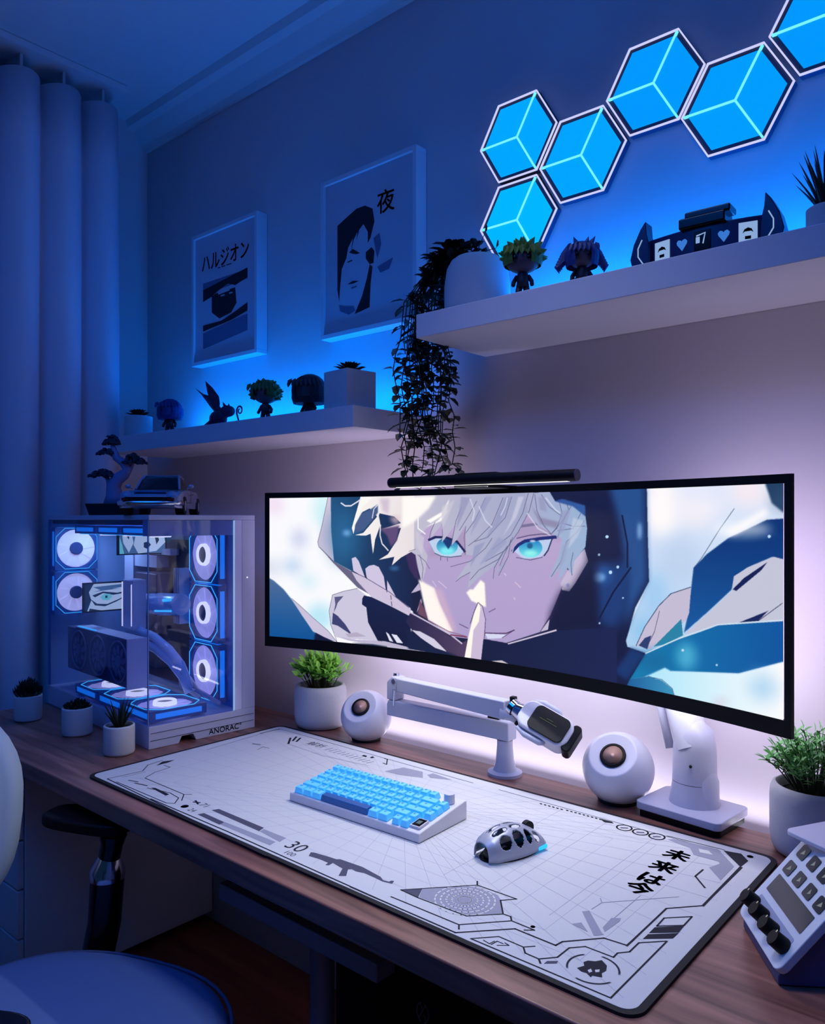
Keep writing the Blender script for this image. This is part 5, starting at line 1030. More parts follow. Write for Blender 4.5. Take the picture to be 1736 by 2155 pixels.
    ['p', [[0.74, 0.572], [0.7399, 0.5697], [0.7396, 0.5674], [0.7391, 0.5654], [0.7385, 0.5639], [0.7377, 0.5628], [0.7369, 0.5624], [0.7362, 0.5625], [0.7354, 0.5633], [0.7347, 0.5646], [0.7343, 0.5664], [0.734, 0.5685], [0.7339, 0.5709], [0.734, 0.5732], [0.7343, 0.5755], [0.7347, 0.5775], [0.7354, 0.579], [0.7362, 0.5801], [0.7369, 0.5805], [0.7377, 0.5804], [0.7385, 0.5796], [0.7391, 0.5783], [0.7396, 0.5765], [0.7399, 0.5743]], [190, 225, 255], None, None, 0.4, 1, 0],
    ['p', [[0.6891, 0.452], [0.6891, 0.4508], [0.6889, 0.4496], [0.6886, 0.4486], [0.6884, 0.4478], [0.6879, 0.4472], [0.6875, 0.4469], [0.6871, 0.447], [0.6867, 0.4473], [0.6864, 0.448], [0.6862, 0.4489], [0.686, 0.45], [0.6859, 0.4512], [0.686, 0.4524], [0.6862, 0.4536], [0.6864, 0.4546], [0.6867, 0.4555], [0.6871, 0.456], [0.6875, 0.4563], [0.6879, 0.4562], [0.6884, 0.4559], [0.6886, 0.4552], [0.6889, 0.4543], [0.6891, 0.4532]], [190, 225, 255], None, None, 0.4, 1, 0],
    ['p', [[0.7193, 0.2991], [0.7193, 0.2977], [0.7191, 0.2963], [0.7188, 0.295], [0.7184, 0.294], [0.718, 0.2933], [0.7174, 0.2929], [0.717, 0.2929], [0.7165, 0.2933], [0.7162, 0.294], [0.7158, 0.2951], [0.7157, 0.2963], [0.7157, 0.2978], [0.7157, 0.2992], [0.7158, 0.3006], [0.7162, 0.3019], [0.7165, 0.3029], [0.717, 0.3036], [0.7174, 0.3039], [0.718, 0.3039], [0.7184, 0.3035], [0.7188, 0.3028], [0.7191, 0.3018], [0.7193, 0.3005]], [190, 225, 255], None, None, 0.4, 1, 0],
    ['p', [[0.6731, 0.1386], [0.673, 0.1368], [0.6728, 0.1351], [0.6724, 0.1336], [0.672, 0.1323], [0.6714, 0.1314], [0.6708, 0.1309], [0.6702, 0.1309], [0.6697, 0.1313], [0.6692, 0.1321], [0.6689, 0.1334], [0.6686, 0.1348], [0.6685, 0.1365], [0.6686, 0.1383], [0.6689, 0.14], [0.6692, 0.1415], [0.6697, 0.1428], [0.6702, 0.1437], [0.6708, 0.1442], [0.6714, 0.1442], [0.672, 0.1438], [0.6724, 0.1429], [0.6728, 0.1417], [0.673, 0.1402]], [190, 225, 255], None, None, 0.4, 1, 0],
    ['p', [[0.6653, 0.0476], [0.6652, 0.0456], [0.665, 0.0436], [0.6645, 0.0418], [0.664, 0.0404], [0.6634, 0.0393], [0.6627, 0.0387], [0.662, 0.0386], [0.6614, 0.0391], [0.6609, 0.04], [0.6604, 0.0414], [0.6602, 0.0431], [0.6601, 0.045], [0.6602, 0.047], [0.6604, 0.049], [0.6609, 0.0508], [0.6614, 0.0523], [0.662, 0.0533], [0.6627, 0.0539], [0.6634, 0.054], [0.664, 0.0535], [0.6645, 0.0526], [0.665, 0.0512], [0.6652, 0.0495]], [190, 225, 255], None, None, 0.4, 1, 0],
    ['p', [[0.7262, 0.1462], [0.7261, 0.145], [0.726, 0.1439], [0.7257, 0.1428], [0.7254, 0.1419], [0.725, 0.1413], [0.7246, 0.141], [0.7242, 0.1409], [0.7239, 0.1412], [0.7235, 0.1418], [0.7233, 0.1426], [0.7231, 0.1436], [0.723, 0.1448], [0.7231, 0.146], [0.7233, 0.1472], [0.7235, 0.1482], [0.7239, 0.1491], [0.7242, 0.1497], [0.7246, 0.1501], [0.725, 0.1501], [0.7254, 0.1498], [0.7257, 0.1493], [0.726, 0.1484], [0.7261, 0.1474]], [190, 225, 255], None, None, 0.4, 1, 0],
    ['p', [[0.7602, 0.4437], [0.7602, 0.4426], [0.7601, 0.4414], [0.7598, 0.4404], [0.7595, 0.4396], [0.7592, 0.4391], [0.7587, 0.4388], [0.7583, 0.4389], [0.758, 0.4392], [0.7577, 0.4398], [0.7574, 0.4407], [0.7573, 0.4417], [0.7573, 0.4429], [0.7573, 0.444], [0.7574, 0.4452], [0.7577, 0.4462], [0.758, 0.447], [0.7583, 0.4475], [0.7587, 0.4478], [0.7592, 0.4477], [0.7595, 0.4474], [0.7598, 0.4468], [0.7601, 0.4459], [0.7602, 0.4449]], [190, 225, 255], None, None, 0.4, 1, 0],
    ['p', [[0.9836, 0.7744], [0.9835, 0.7726], [0.9833, 0.771], [0.983, 0.7696], [0.9826, 0.7685], [0.982, 0.7678], [0.9815, 0.7675], [0.981, 0.7677], [0.9805, 0.7683], [0.98, 0.7694], [0.9797, 0.7708], [0.9795, 0.7724], [0.9795, 0.7741], [0.9795, 0.7759], [0.9797, 0.7775], [0.98, 0.7789], [0.9805, 0.78], [0.981, 0.7807], [0.9815, 0.781], [0.982, 0.7808], [0.9826, 0.7801], [0.983, 0.7791], [0.9833, 0.7777], [0.9835, 0.7761]], [190, 225, 255], None, None, 0.4, 1, 0],
    ['p', [[0.8589, 0.2234], [0.8588, 0.2217], [0.8586, 0.22], [0.8582, 0.2184], [0.8577, 0.2171], [0.8572, 0.2162], [0.8567, 0.2157], [0.8561, 0.2156], [0.8556, 0.216], [0.8552, 0.2169], [0.8548, 0.2181], [0.8546, 0.2196], [0.8545, 0.2213], [0.8546, 0.223], [0.8548, 0.2247], [0.8552, 0.2263], [0.8556, 0.2276], [0.8561, 0.2285], [0.8567, 0.229], [0.8572, 0.229], [0.8577, 0.2286], [0.8582, 0.2278], [0.8586, 0.2266], [0.8588, 0.2251]], [190, 225, 255], None, None, 0.4, 1, 0],
    ['p', [[0.9095, 0.181], [0.9095, 0.1797], [0.9093, 0.1785], [0.9091, 0.1774], [0.9088, 0.1764], [0.9084, 0.1758], [0.908, 0.1754], [0.9076, 0.1753], [0.9072, 0.1756], [0.907, 0.1762], [0.9067, 0.177], [0.9065, 0.1781], [0.9065, 0.1793], [0.9065, 0.1806], [0.9067, 0.1818], [0.907, 0.1829], [0.9072, 0.1839], [0.9076, 0.1845], [0.908, 0.1849], [0.9084, 0.185], [0.9088, 0.1847], [0.9091, 0.1841], [0.9093, 0.1833], [0.9095, 0.1822]], [190, 225, 255], None, None, 0.4, 1, 0],
    ['p', [[0.7904, 0.7888], [0.7903, 0.7775], [0.7899, 0.7669], [0.7893, 0.7578], [0.7886, 0.7508], [0.7877, 0.7464], [0.7869, 0.7448], [0.786, 0.7462], [0.7851, 0.7506], [0.7844, 0.7575], [0.7838, 0.7665], [0.7835, 0.7771], [0.7833, 0.7885], [0.7835, 0.7998], [0.7838, 0.8104], [0.7844, 0.8195], [0.7851, 0.8265], [0.786, 0.8309], [0.7869, 0.8324], [0.7877, 0.8309], [0.7886, 0.8266], [0.7893, 0.8196], [0.7899, 0.8106], [0.7903, 0.8001]], [150, 190, 235], None, None, 3, 0.8, 0],
    ['l', [[0.5724, 0.0264], [0.6203, 0.0781], [0.6731, 0.1215], [0.7174, 0.1375], [0.736, 0.1327]], [40, 60, 110], None, None, 0, 1, 2],
    ['l', [[0.7174, 0.326], [0.7422, 0.4703], [0.7722, 0.6021]], [14, 22, 60], None, None, 0, 1, 3],
    ['l', [[0.7573, 0.8679], [0.7663, 0.7255], [0.7663, 0.601]], [14, 22, 60], None, None, 0, 1, 3],
    ['p', [[0.3351, 0.3731], [0.3585, 0.4375], [0.3731, 0.2028], [0.4566, 0.1065], [0.459, -0.0803], [0.3289, -0.0655], [0.3389, 0.2322]], [26, 30, 62], None, None, 1, 1, 0],
    ['p', [[0.3438, 0.5762], [0.356, 0.4651], [0.3658, 0.2638], [0.3719, 0.206], [0.426, 0.116], [0.4566, 0.1166], [0.4936, 0.1267], [0.5389, 0.1211], [0.6066, 0.2101], [0.6258, 0.3123], [0.6487, 0.4767], [0.6734, 0.6787], [0.6693, 0.8572], [0.5633, 0.9213], [0.4021, 0.9275], [0.3487, 0.7883]], [186, 164, 205], [172, 158, 204], 'v', 0, 1, 0],
    ['p', [[0.4959, 0.4632], [0.6446, 0.5424], [0.6237, 0.3177], [0.6023, 0.2179], [0.5411, 0.1316], [0.4959, 0.1473]], [182, 160, 205], None, None, 12, 0.6, 0],
    ['p', [[0.3779, 0.6777], [0.4543, 0.7911], [0.5633, 0.8578], [0.659, 0.8093], [0.6446, 0.7241], [0.6279, 0.7473], [0.5589, 0.7305], [0.5411, 0.6522], [0.4636, 0.6308], [0.3707, 0.6073]], [168, 148, 186], None, None, 5, 0.8, 0],
    ['p', [[0.3499, 0.4641], [0.3658, 0.4388], [0.3864, 0.4113], [0.3985, 0.3136], [0.4272, 0.1471], [0.4141, 0.1393], [0.3727, 0.2083], [0.3609, 0.3257]], [255, 246, 240], None, None, 2, 1, 0],
    ['p', [[0.3852, 0.4076], [0.4021, 0.404], [0.4354, 0.1532], [0.4236, 0.1493]], [225, 180, 200], None, None, 5, 0.6, 0],
    ['p', [[0.4554, 0.3983], [0.4636, 0.4201], [0.4694, 0.418], [0.4857, 0.481], [0.4941, 0.4629], [0.4969, 0.3187], [0.4787, 0.337], [0.466, 0.3505]], [255, 250, 240], None, None, 1.5, 1, 0],
    ['l', [[0.3816, 0.4555], [0.3901, 0.4224]], [225, 200, 225], None, None, 0, 1, 1.5],
    ['l', [[0.3949, 0.4578], [0.4128, 0.4165]], [225, 200, 225], None, None, 0, 1, 1.5],
    ['l', [[0.5566, 0.4818], [0.5677, 0.4524]], [225, 200, 225], None, None, 0, 1, 1.5],
    ['l', [[0.5344, 0.529], [0.5389, 0.5169]], [225, 200, 225], None, None, 0, 1, 1.5],
    ['l', [[0.5544, 0.392], [0.5566, 0.3798]], [225, 200, 225], None, None, 0, 1, 1.5],
    ['p', [[0.6905, 0.6894], [0.6971, 0.6227], [0.6734, 0.5002], [0.6621, 0.4528], [0.6487, 0.4574], [0.6456, 0.4942], [0.6693, 0.6186]], [196, 184, 212], None, None, 0, 1, 0],
    ['p', [[0.6632, 0.6178], [0.6693, 0.6365], [0.6652, 0.5642], [0.657, 0.5748]], [50, 40, 70], None, None, 0.6, 1, 0],
    ['p', [[0.6627, 0.4871], [0.6627, 0.4843], [0.6623, 0.4816], [0.6618, 0.4793], [0.6611, 0.4774], [0.6603, 0.4762], [0.6595, 0.4756], [0.6586, 0.4758], [0.6578, 0.4767], [0.6571, 0.4782], [0.6566, 0.4803], [0.6562, 0.4829], [0.6561, 0.4856], [0.6562, 0.4885], [0.6566, 0.4912], [0.6571, 0.4935], [0.6578, 0.4954], [0.6586, 0.4966], [0.6595, 0.4972], [0.6603, 0.497], [0.6611, 0.4961], [0.6618, 0.4945], [0.6623, 0.4924], [0.6627, 0.4899]], [150, 150, 200], None, None, 0.5, 1, 0],
    ['p', [[0.627, 0.3188], [0.6487, 0.4586], [0.6621, 0.4498], [0.6754, 0.5007], [0.6975, 0.6227], [0.6975, 0.8571], [0.7074, 0.8687], [0.7134, 0.5091], [0.7093, 0.2641], [0.6383, 0.2281], [0.6237, 0.2257]], [20, 23, 55], None, None, 9, 1, 0],
    ['p', [[0.3289, 0.5318], [0.3438, 0.4631], [0.3523, 0.4575], [0.3438, 0.6327], [0.319, 0.6448]], [60, 45, 90], None, None, 2, 1, 0],
    ['p', [[0.334, 0.3693], [0.3511, 0.4362], [0.356, 0.3948], [0.3438, 0.3783]], [190, 180, 210], None, None, 0, 1, 0],
    ['p', [[0.3462, 0.2447], [0.356, 0.3386], [0.3585, 0.3111]], [190, 180, 210], None, None, 0, 1, 0],
    ['p', [[0.3536, 0.331], [0.3658, 0.2638], [0.3707, 0.2091], [0.3487, 0.2383]], [110, 75, 95], None, None, 1, 1, 0],
    ['p', [[0.3327, 0.2427], [0.4448, 0.082], [0.4566, 0.1065], [0.452, -0.0297], [0.4093, 0.0142], [0.3364, 0.1288], [0.3215, 0.1814]], [40, 36, 72], [84, 64, 96], 'h', 0, 1, 0],
    ['l', [[0.269, 0.342], [0.2991, 0.294], [0.3289, 0.2474], [0.4212, 0.128], [0.4461, 0.0811]], [205, 190, 218], None, None, 0, 1, 3],
    ['l', [[0.3731, 0.2028], [0.4165, 0.147], [0.4543, 0.1292]], [150, 110, 140], None, None, 0, 1, 2],
    ['p', [[0.3364, 0.1288], [0.3536, 0.127], [0.3852, 0.0883], [0.4128, 0.019], [0.3876, 0.0337], [0.356, 0.0856]], [212, 206, 228], None, None, 0, 1, 0],
    ['p', [[0.324, 0.1322], [0.3364, 0.1217], [0.3876, 0.0302], [0.4128, 0.0169], [0.452, -0.0095], [0.4496, -0.1519], [0.3289, -0.0655]], [24, 32, 66], None, None, 2, 1, 0],
    ['p', [[0.3364, 0.1288], [0.3536, 0.127], [0.3852, 0.0883], [0.4128, 0.019], [0.3876, 0.0337], [0.356, 0.0856]], [212, 206, 228], None, None, 0, 1, 0],
    ['p', [[0.2791, 0.0103], [0.3289, 0.0056], [0.3852, -0.0019], [0.3852, -0.0089], [0.3289, -0.0086], [0.2791, -0.0042]], [190, 185, 210], None, None, 0, 1, 0],
    ['p', [[0.4867, -0.0147], [0.4936, 0.1267], [0.5389, 0.1192], [0.6383, 0.2281], [0.7481, 0.2905], [0.7481, -0.0493], [0.4821, -0.136]], [20, 26, 60], [26, 34, 78], 'h', 0, 1, 0],
    ['p', [[0.5411, 0.1187], [0.6373, 0.2357], [0.6388, 0.2283], [0.543, 0.1131]], [210, 198, 222], None, None, 0, 1, 0],
    ['p', [[0.6066, 0.2101], [0.6247, 0.2874], [0.6216, 0.228]], [196, 186, 212], None, None, 0, 1, 0],
    ['l', [[0.6066, 0.2101], [0.6258, 0.3061]], [60, 50, 90], None, None, 0, 1, 1.2],
    ['p', [[0.5051, -0.0014], [0.53, 0.0141], [0.5445, -0.0018], [0.53, -0.0053]], [200, 190, 200], None, None, 0, 1, 0],
    ['p', [[0.4821, 0.3412], [0.4895, 0.3233], [0.4959, 0.246], [0.4857, -0.0284], [0.4507, -0.0168], [0.4601, 0.1346], [0.4711, 0.2651]], [204, 186, 216], None, None, 0, 1, 0],
    ['p', [[0.481, 0.3423], [0.4857, 0.3156], [0.4821, 0.2285], [0.4706, 0.1716], [0.464, -0.0245], [0.4507, -0.0168], [0.4601, 0.1346], [0.4717, 0.2719]], [255, 248, 236], None, None, 0.5, 1, 0],
    ['l', [[0.4636, 0.2094], [0.4729, 0.2922], [0.4803, 0.3441], [0.4895, 0.3233], [0.4959, 0.246], [0.4936, 0.1333]], [70, 50, 90], None, None, 0, 1, 1.3],
    ['p', [[0.4948, 0.1614], [0.5389, 0.1681], [0.53, 0.1454], [0.5005, 0.1305]], [214, 216, 242], None, None, 0, 1, 0],
    ['l', [[0.4948, 0.1633], [0.5187, 0.1698], [0.5389, 0.1771], [0.5556, 0.2023]], [70, 48, 88], None, None, 0, 1, 2],
    ['l', [[0.53, 0.1467], [0.5544, 0.2006]], [90, 60, 100], None, None, 0, 1, 1.2],
    ['l', [[0.4401, 0.2007], [0.459, 0.1798]], [90, 60, 100], None, None, 0, 1, 1.5],
    ['l', [[0.4212, 0.1267], [0.4378, 0.1269], [0.4566, 0.1253]], [120, 50, 80], None, None, 0, 1, 2.5],
    ['l', [[0.5028, 0.2908], [0.5165, 0.3162]], [110, 80, 120], None, None, 0, 1, 1.5],
    ['l', [[0.6487, 0.4767], [0.6258, 0.3123], [0.6066, 0.2101]], [120, 95, 140], None, None, 0, 1, 1.3],
    ['p', [[0.3744, 0.7053], [0.4021, 0.7415], [0.4331, 0.7193], [0.4507, 0.6564], [0.4425, 0.6218], [0.4093, 0.608], [0.3876, 0.6333]], [188, 208, 236], None, None, 0, 1, 0],
    ['p', [[0.4374, 0.6809], [0.4365, 0.6672], [0.4342, 0.6542], [0.4306, 0.6429], [0.4258, 0.634], [0.4201, 0.6281], [0.4141, 0.6256], [0.408, 0.6268], [0.4023, 0.6316], [0.3974, 0.6397], [0.3937, 0.6505], [0.3914, 0.6633], [0.3905, 0.6772], [0.3914, 0.6913], [0.3937, 0.7044], [0.3974, 0.7158], [0.4023, 0.7247], [0.408, 0.7303], [0.4141, 0.7325], [0.4201, 0.731], [0.4258, 0.726], [0.4306, 0.7179], [0.4342, 0.7071], [0.4365, 0.6945]], [18, 92, 160], [120, 240, 248], 'v', 0, 1, 0],
    ['p', [[0.4283, 0.6543], [0.4278, 0.649], [0.4265, 0.644], [0.4242, 0.6395], [0.4212, 0.6359], [0.4178, 0.6336], [0.4141, 0.6325], [0.4103, 0.6328], [0.4069, 0.6345], [0.4039, 0.6375], [0.4016, 0.6416], [0.4001, 0.6464], [0.3997, 0.6517], [0.4001, 0.6571], [0.4016, 0.6622], [0.4039, 0.6667], [0.4069, 0.6702], [0.4103, 0.6726], [0.4141, 0.6736], [0.4178, 0.6732], [0.4212, 0.6714], [0.4242, 0.6684], [0.4265, 0.6644], [0.4278, 0.6596]], [140, 245, 250], None, None, 3, 0.8, 0],
    ['p', [[0.4021, 0.7208], [0.4307, 0.7225], [0.4165, 0.6601]], [16, 50, 110], None, None, 1, 1, 0],
    ['l', [[0.3731, 0.7157], [0.3876, 0.7339], [0.4093, 0.735], [0.4354, 0.7092], [0.4524, 0.6485]], [22, 30, 84], None, None, 0, 1, 5],
    ['l', [[0.3864, 0.6332], [0.4021, 0.6141], [0.4212, 0.6114], [0.4448, 0.6221]], [50, 60, 100], None, None, 0, 1, 1.5],
    ['l', [[0.3997, 0.6104], [0.3997, 0.5897]], [80, 70, 110], None, None, 0, 1, 1.2],
    ['l', [[0.4141, 0.6051], [0.4152, 0.5847]], [80, 70, 110], None, None, 0, 1, 1.2],
    ['p', [[0.5522, 0.6662], [0.5765, 0.7222], [0.63, 0.7401], [0.6205, 0.667], [0.6066, 0.6314], [0.5743, 0.6179]], [188, 205, 236], None, None, 0, 1, 0],
    ['p', [[0.611, 0.6857], [0.6101, 0.6719], [0.6078, 0.6588], [0.6042, 0.6474], [0.5994, 0.6383], [0.5938, 0.6323], [0.5878, 0.6297], [0.5817, 0.6308], [0.576, 0.6355], [0.5711, 0.6435], [0.5673, 0.6544], [0.565, 0.6673], [0.5642, 0.6813], [0.565, 0.6955], [0.5673, 0.7089], [0.5711, 0.7204], [0.576, 0.7294], [0.5817, 0.7352], [0.5878, 0.7374], [0.5938, 0.736], [0.5994, 0.731], [0.6042, 0.7228], [0.6078, 0.7121], [0.6101, 0.6994]], [20, 110, 185], [125, 245, 245], 'v', 0, 1, 0],
    ['p', [[0.6002, 0.6555], [0.5998, 0.6513], [0.5985, 0.6472], [0.5965, 0.6436], [0.5938, 0.6407], [0.5907, 0.6387], [0.5873, 0.6378], [0.5839, 0.6379], [0.5808, 0.6392], [0.5781, 0.6415], [0.576, 0.6446], [0.5748, 0.6484], [0.5743, 0.6526], [0.5748, 0.6569], [0.576, 0.661], [0.5781, 0.6646], [0.5808, 0.6675], [0.5839, 0.6694], [0.5873, 0.6703], [0.5907, 0.6701], [0.5938, 0.6688], [0.5965, 0.6665], [0.5985, 0.6634], [0.5998, 0.6596]], [160, 250, 235], None, None, 3, 0.8, 0],
    ['p', [[0.5918, 0.6964], [0.5916, 0.6922], [0.5911, 0.6882], [0.5902, 0.6848], [0.589, 0.6821], [0.5877, 0.6803], [0.5863, 0.6796], [0.5848, 0.6801], [0.5834, 0.6816], [0.5822, 0.684], [0.5814, 0.6873], [0.5808, 0.6912], [0.5806, 0.6955], [0.5808, 0.6997], [0.5814, 0.7037], [0.5822, 0.7071], [0.5834, 0.7098], [0.5848, 0.7116], [0.5863, 0.7122], [0.5877, 0.7118], [0.589, 0.7103], [0.5902, 0.7078], [0.5911, 0.7045], [0.5916, 0.7006]], [20, 90, 140], None, None, 1, 1, 0],
    ['l', [[0.5512, 0.6584], [0.5633, 0.699], [0.5765, 0.7222], [0.6066, 0.7386], [0.6373, 0.7491]], [20, 36, 110], None, None, 0, 1, 6],
    ['l', [[0.63, 0.7413], [0.6216, 0.6732], [0.6141, 0.6416]], [30, 40, 90], None, None, 0, 1, 2.5],
    ['l', [[0.5589, 0.6255], [0.5873, 0.6146], [0.611, 0.6338]], [70, 70, 110], None, None, 0, 1, 1.3],
    ['l', [[0.56, 0.7369], [0.583, 0.7541], [0.6066, 0.7634], [0.6279, 0.7657]], [90, 75, 120], None, None, 0, 1, 2],
    ['p', [[0.5633, 0.8133], [0.6023, 0.8296], [0.6342, 0.8178], [0.6023, 0.8141], [0.5655, 0.7975]], [120, 110, 150], None, None, 0, 1, 0],
    ['p', [[0.5972, 0.7237], [0.597, 0.7224], [0.5965, 0.7211], [0.5955, 0.72], [0.5944, 0.7192], [0.5931, 0.7186], [0.5916, 0.7183], [0.5902, 0.7183], [0.5888, 0.7187], [0.5877, 0.7195], [0.5867, 0.7204], [0.5862, 0.7216], [0.586, 0.7229], [0.5862, 0.7242], [0.5867, 0.7254], [0.5877, 0.7265], [0.5888, 0.7274], [0.5902, 0.728], [0.5916, 0.7283], [0.5931, 0.7282], [0.5944, 0.7278], [0.5955, 0.7271], [0.5965, 0.7261], [0.597, 0.725]], [240, 240, 255], None, None, 1, 1, 0],
    ['p', [[0.3141, 1.0021], [0.5938, 1.0012], [0.5851, 0.8953], [0.5655, 0.7817], [0.5478, 0.6914], [0.5322, 0.6125], [0.4821, 0.4937], [0.459, 0.4259], [0.4636, 0.5238], [0.4319, 0.4611], [0.4543, 0.5627], [0.4729, 0.6252], [0.4554, 0.63], [0.4531, 0.8045], [0.4354, 0.7228], [0.4225, 0.6811], [0.4331, 0.8177], [0.4021, 0.7002], [0.4069, 0.8311], [0.3779, 0.7264], [0.3852, 0.8309], [0.3499, 0.739], [0.3707, 0.6143], [0.3658, 0.5088], [0.3572, 0.4372], [0.3438, 0.6186], [0.3289, 0.6456], [0.3141, 0.63]], [198, 192, 210], [160, 166, 200], 'h', 0.4, 1, 0],
    ['p', [[0.5765, 0.9964], [0.6247, 1.0015], [0.6352, 0.9488], [0.6693, 0.9228], [0.6919, 0.8659], [0.6951, 0.7984], [0.6919, 0.6984], [0.6713, 0.6189], [0.6673, 0.5407], [0.659, 0.5811], [0.6404, 0.4991], [0.6456, 0.5789], [0.6226, 0.5107], [0.6425, 0.6512], [0.6487, 0.7365], [0.6404, 0.7511], [0.6258, 0.7717], [0.6023, 0.8141], [0.583, 0.8828]], [172, 172, 204], [150, 178, 212], 'h', 0.4, 1, 0],
    ['p', [[0.6342, 0.9488], [0.6487, 0.96], [0.6915, 0.9218], [0.6919, 0.863], [0.6693, 0.9169]], [50, 90, 160], None, None, 1, 1, 0],
    ['p', [[0.5895, 0.9202], [0.6066, 0.8576], [0.6425, 0.8331], [0.6383, 0.7966], [0.6066, 0.8204]], [130, 122, 158], None, None, 2, 0.7, 0],
    ['p', [[0.5522, 0.6534], [0.5633, 0.7752], [0.5544, 0.6919], [0.5344, 0.5612], [0.5187, 0.5068], [0.5255, 0.5728]], [165, 165, 198], None, None, 0, 1, 0],
    ['p', [[0.5097, 0.4921], [0.5142, 0.5712], [0.53, 0.6381], [0.5187, 0.5588]], [165, 165, 198], None, None, 0, 1, 0],
    ['p', [[0.2182, 1.0053], [0.3408, 1.0086], [0.3408, 0.6477], [0.3111, 0.5969], [0.2904, 0.5433], [0.2961, 0.6008], [0.2602, 0.577], [0.2811, 0.6156], [0.3017, 0.7092], [0.3111, 0.7903], [0.2659, 0.781], [0.3111, 0.8225], [0.2961, 0.8656], [0.2621, 0.8877], [0.2602, 0.8713], [0.2641, 0.8111], [0.2517, 0.7119], [0.2469, 0.6153], [0.2431, 0.6949], [0.2412, 0.75], [0.2298, 0.7374], [0.2047, 0.7392], [0.224, 0.755], [0.2564, 0.8659], [0.2393, 0.9212], [0.222, 0.8967], [0.2066, 0.8159], [0.2013, 0.7458], [0.1974, 0.7877], [0.2066, 0.883]], [250, 246, 242], [232, 222, 226], 'h', 0, 1, 0],
    ['p', [[0.2621, 0.9863], [0.2849, 0.9851], [0.2829, 0.882], [0.2697, 0.8985]], [205, 185, 205], None, None, 4, 0.8, 0],
    ['p', [[0.2849, 0.8657], [0.3111, 0.8709], [0.3036, 0.8063], [0.2904, 0.8277]], [222, 190, 200], None, None, 5, 0.7, 0],
    ['p', [[0.2621, 0.7837], [0.3074, 0.8063], [0.3017, 0.7092], [0.2886, 0.6651], [0.2792, 0.7406]], [96, 76, 120], None, None, 2, 1, 0],
    ['p', [[0.2412, 0.9157], [0.2584, 0.9481], [0.2584, 0.8933], [0.245, 0.8384], [0.224, 0.7716], [0.2047, 0.7543], [0.2047, 0.8047], [0.2201, 0.8884]], [70, 92, 138], None, None, 1, 1, 0],
    ['l', [[0.1718, 0.9598], [0.1815, 0.9397], [0.195, 0.9392], [0.2105, 0.9666], [0.224, 0.9938]], [225, 225, 238], None, None, 0, 1, 3],
    ['l', [[0.2641, 0.8111], [0.2631, 0.7399], [0.2678, 0.6854], [0.282, 0.6401]], [235, 230, 240], None, None, 0, 1, 2.5],
    ['l', [[0.2592, 0.9481], [0.2488, 0.9155], [0.245, 0.8549]], [225, 225, 240], None, None, 0, 1, 2],
    ['p', [[0.2201, 0.9941], [0.245, 0.9927], [0.2201, 0.9273], [0.2008, 0.7878], [0.1974, 0.7877], [0.2066, 0.883]], [250, 248, 244], None, None, 0, 1, 0],
    ['p', [[0.3141, 0.9949], [0.3901, 0.9971], [0.3731, 0.9145], [0.3438, 0.8376], [0.3141, 0.7874]], [255, 250, 246], None, None, 3, 1, 0],
    ['p', [[0.3682, 0.8378], [0.4021, 0.893], [0.4188, 0.9747], [0.4117, 0.886], [0.3779, 0.8239]], [255, 252, 246], None, None, 1, 1, 0],
    ['p', [[0.3658, 0.7957], [0.3925, 0.8379], [0.4188, 0.9132], [0.4021, 0.8379]], [255, 252, 246], None, None, 1, 1, 0],
    ['l', [[0.3499, 0.8941], [0.3499, 0.7883], [0.3658, 0.7537]], [250, 248, 246], None, None, 0, 1, 2.5],
    ['l', [[0.4448, 0.9191], [0.4331, 0.8381], [0.4225, 0.6811]], [78, 74, 112], None, None, 0, 0.85, 1.1],
    ['l', [[0.4775, 0.9579], [0.4636, 0.885], [0.4401, 0.7772]], [78, 74, 112], None, None, 0, 0.85, 1.1],
    ['l', [[0.4959, 0.9766], [0.4729, 0.8383], [0.4543, 0.7643]], [78, 74, 112], None, None, 0, 0.85, 1.1],
    ['l', [[0.5322, 0.9742], [0.5097, 0.8189], [0.4775, 0.7254], [0.459, 0.684]], [78, 74, 112], None, None, 0, 0.85, 1.1],
    ['l', [[0.55, 0.9794], [0.5367, 0.8579], [0.5005, 0.7399], [0.4729, 0.7118]], [78, 74, 112], None, None, 0, 0.85, 1.1],
    ['l', [[0.583, 0.9959], [0.5721, 0.883], [0.5478, 0.7554], [0.5097, 0.6685]], [78, 74, 112], None, None, 0, 0.85, 1.1],
    ['l', [[0.5938, 0.995], [0.5851, 0.8953], [0.5633, 0.7752], [0.5367, 0.6646], [0.4959, 0.5949]], [78, 74, 112], None, None, 0, 0.85, 1.1],
    ['l', [[0.5097, 0.7339], [0.4959, 0.6738], [0.4636, 0.5907], [0.4212, 0.5513]], [78, 74, 112], None, None, 0, 0.85, 1.1],
    ['l', [[0.5411, 0.6908], [0.5232, 0.6114], [0.4821, 0.5401], [0.4636, 0.477]], [78, 74, 112], None, None, 0, 0.85, 1.1],
    ['l', [[0.4636, 0.5238], [0.4425, 0.4867], [0.4331, 0.4613]], [78, 74, 112], None, None, 0, 0.85, 1.1],
    ['l', [[0.4543, 0.8046], [0.4507, 0.7372], [0.4531, 0.6297]], [78, 74, 112], None, None, 0, 0.85, 1.1],
    ['l', [[0.5959, 0.9885], [0.6002, 0.8949], [0.6131, 0.8143], [0.6258, 0.7717]], [78, 74, 112], None, None, 0, 0.85, 1.1],
    ['l', [[0.6087, 0.9875], [0.6237, 0.9188], [0.6487, 0.8634]], [78, 74, 112], None, None, 0, 0.85, 1.1],
    ['l', [[0.6425, 0.9544], [0.6487, 0.8815], [0.6383, 0.7966], [0.6279, 0.7657]], [78, 74, 112], None, None, 0, 0.85, 1.1],
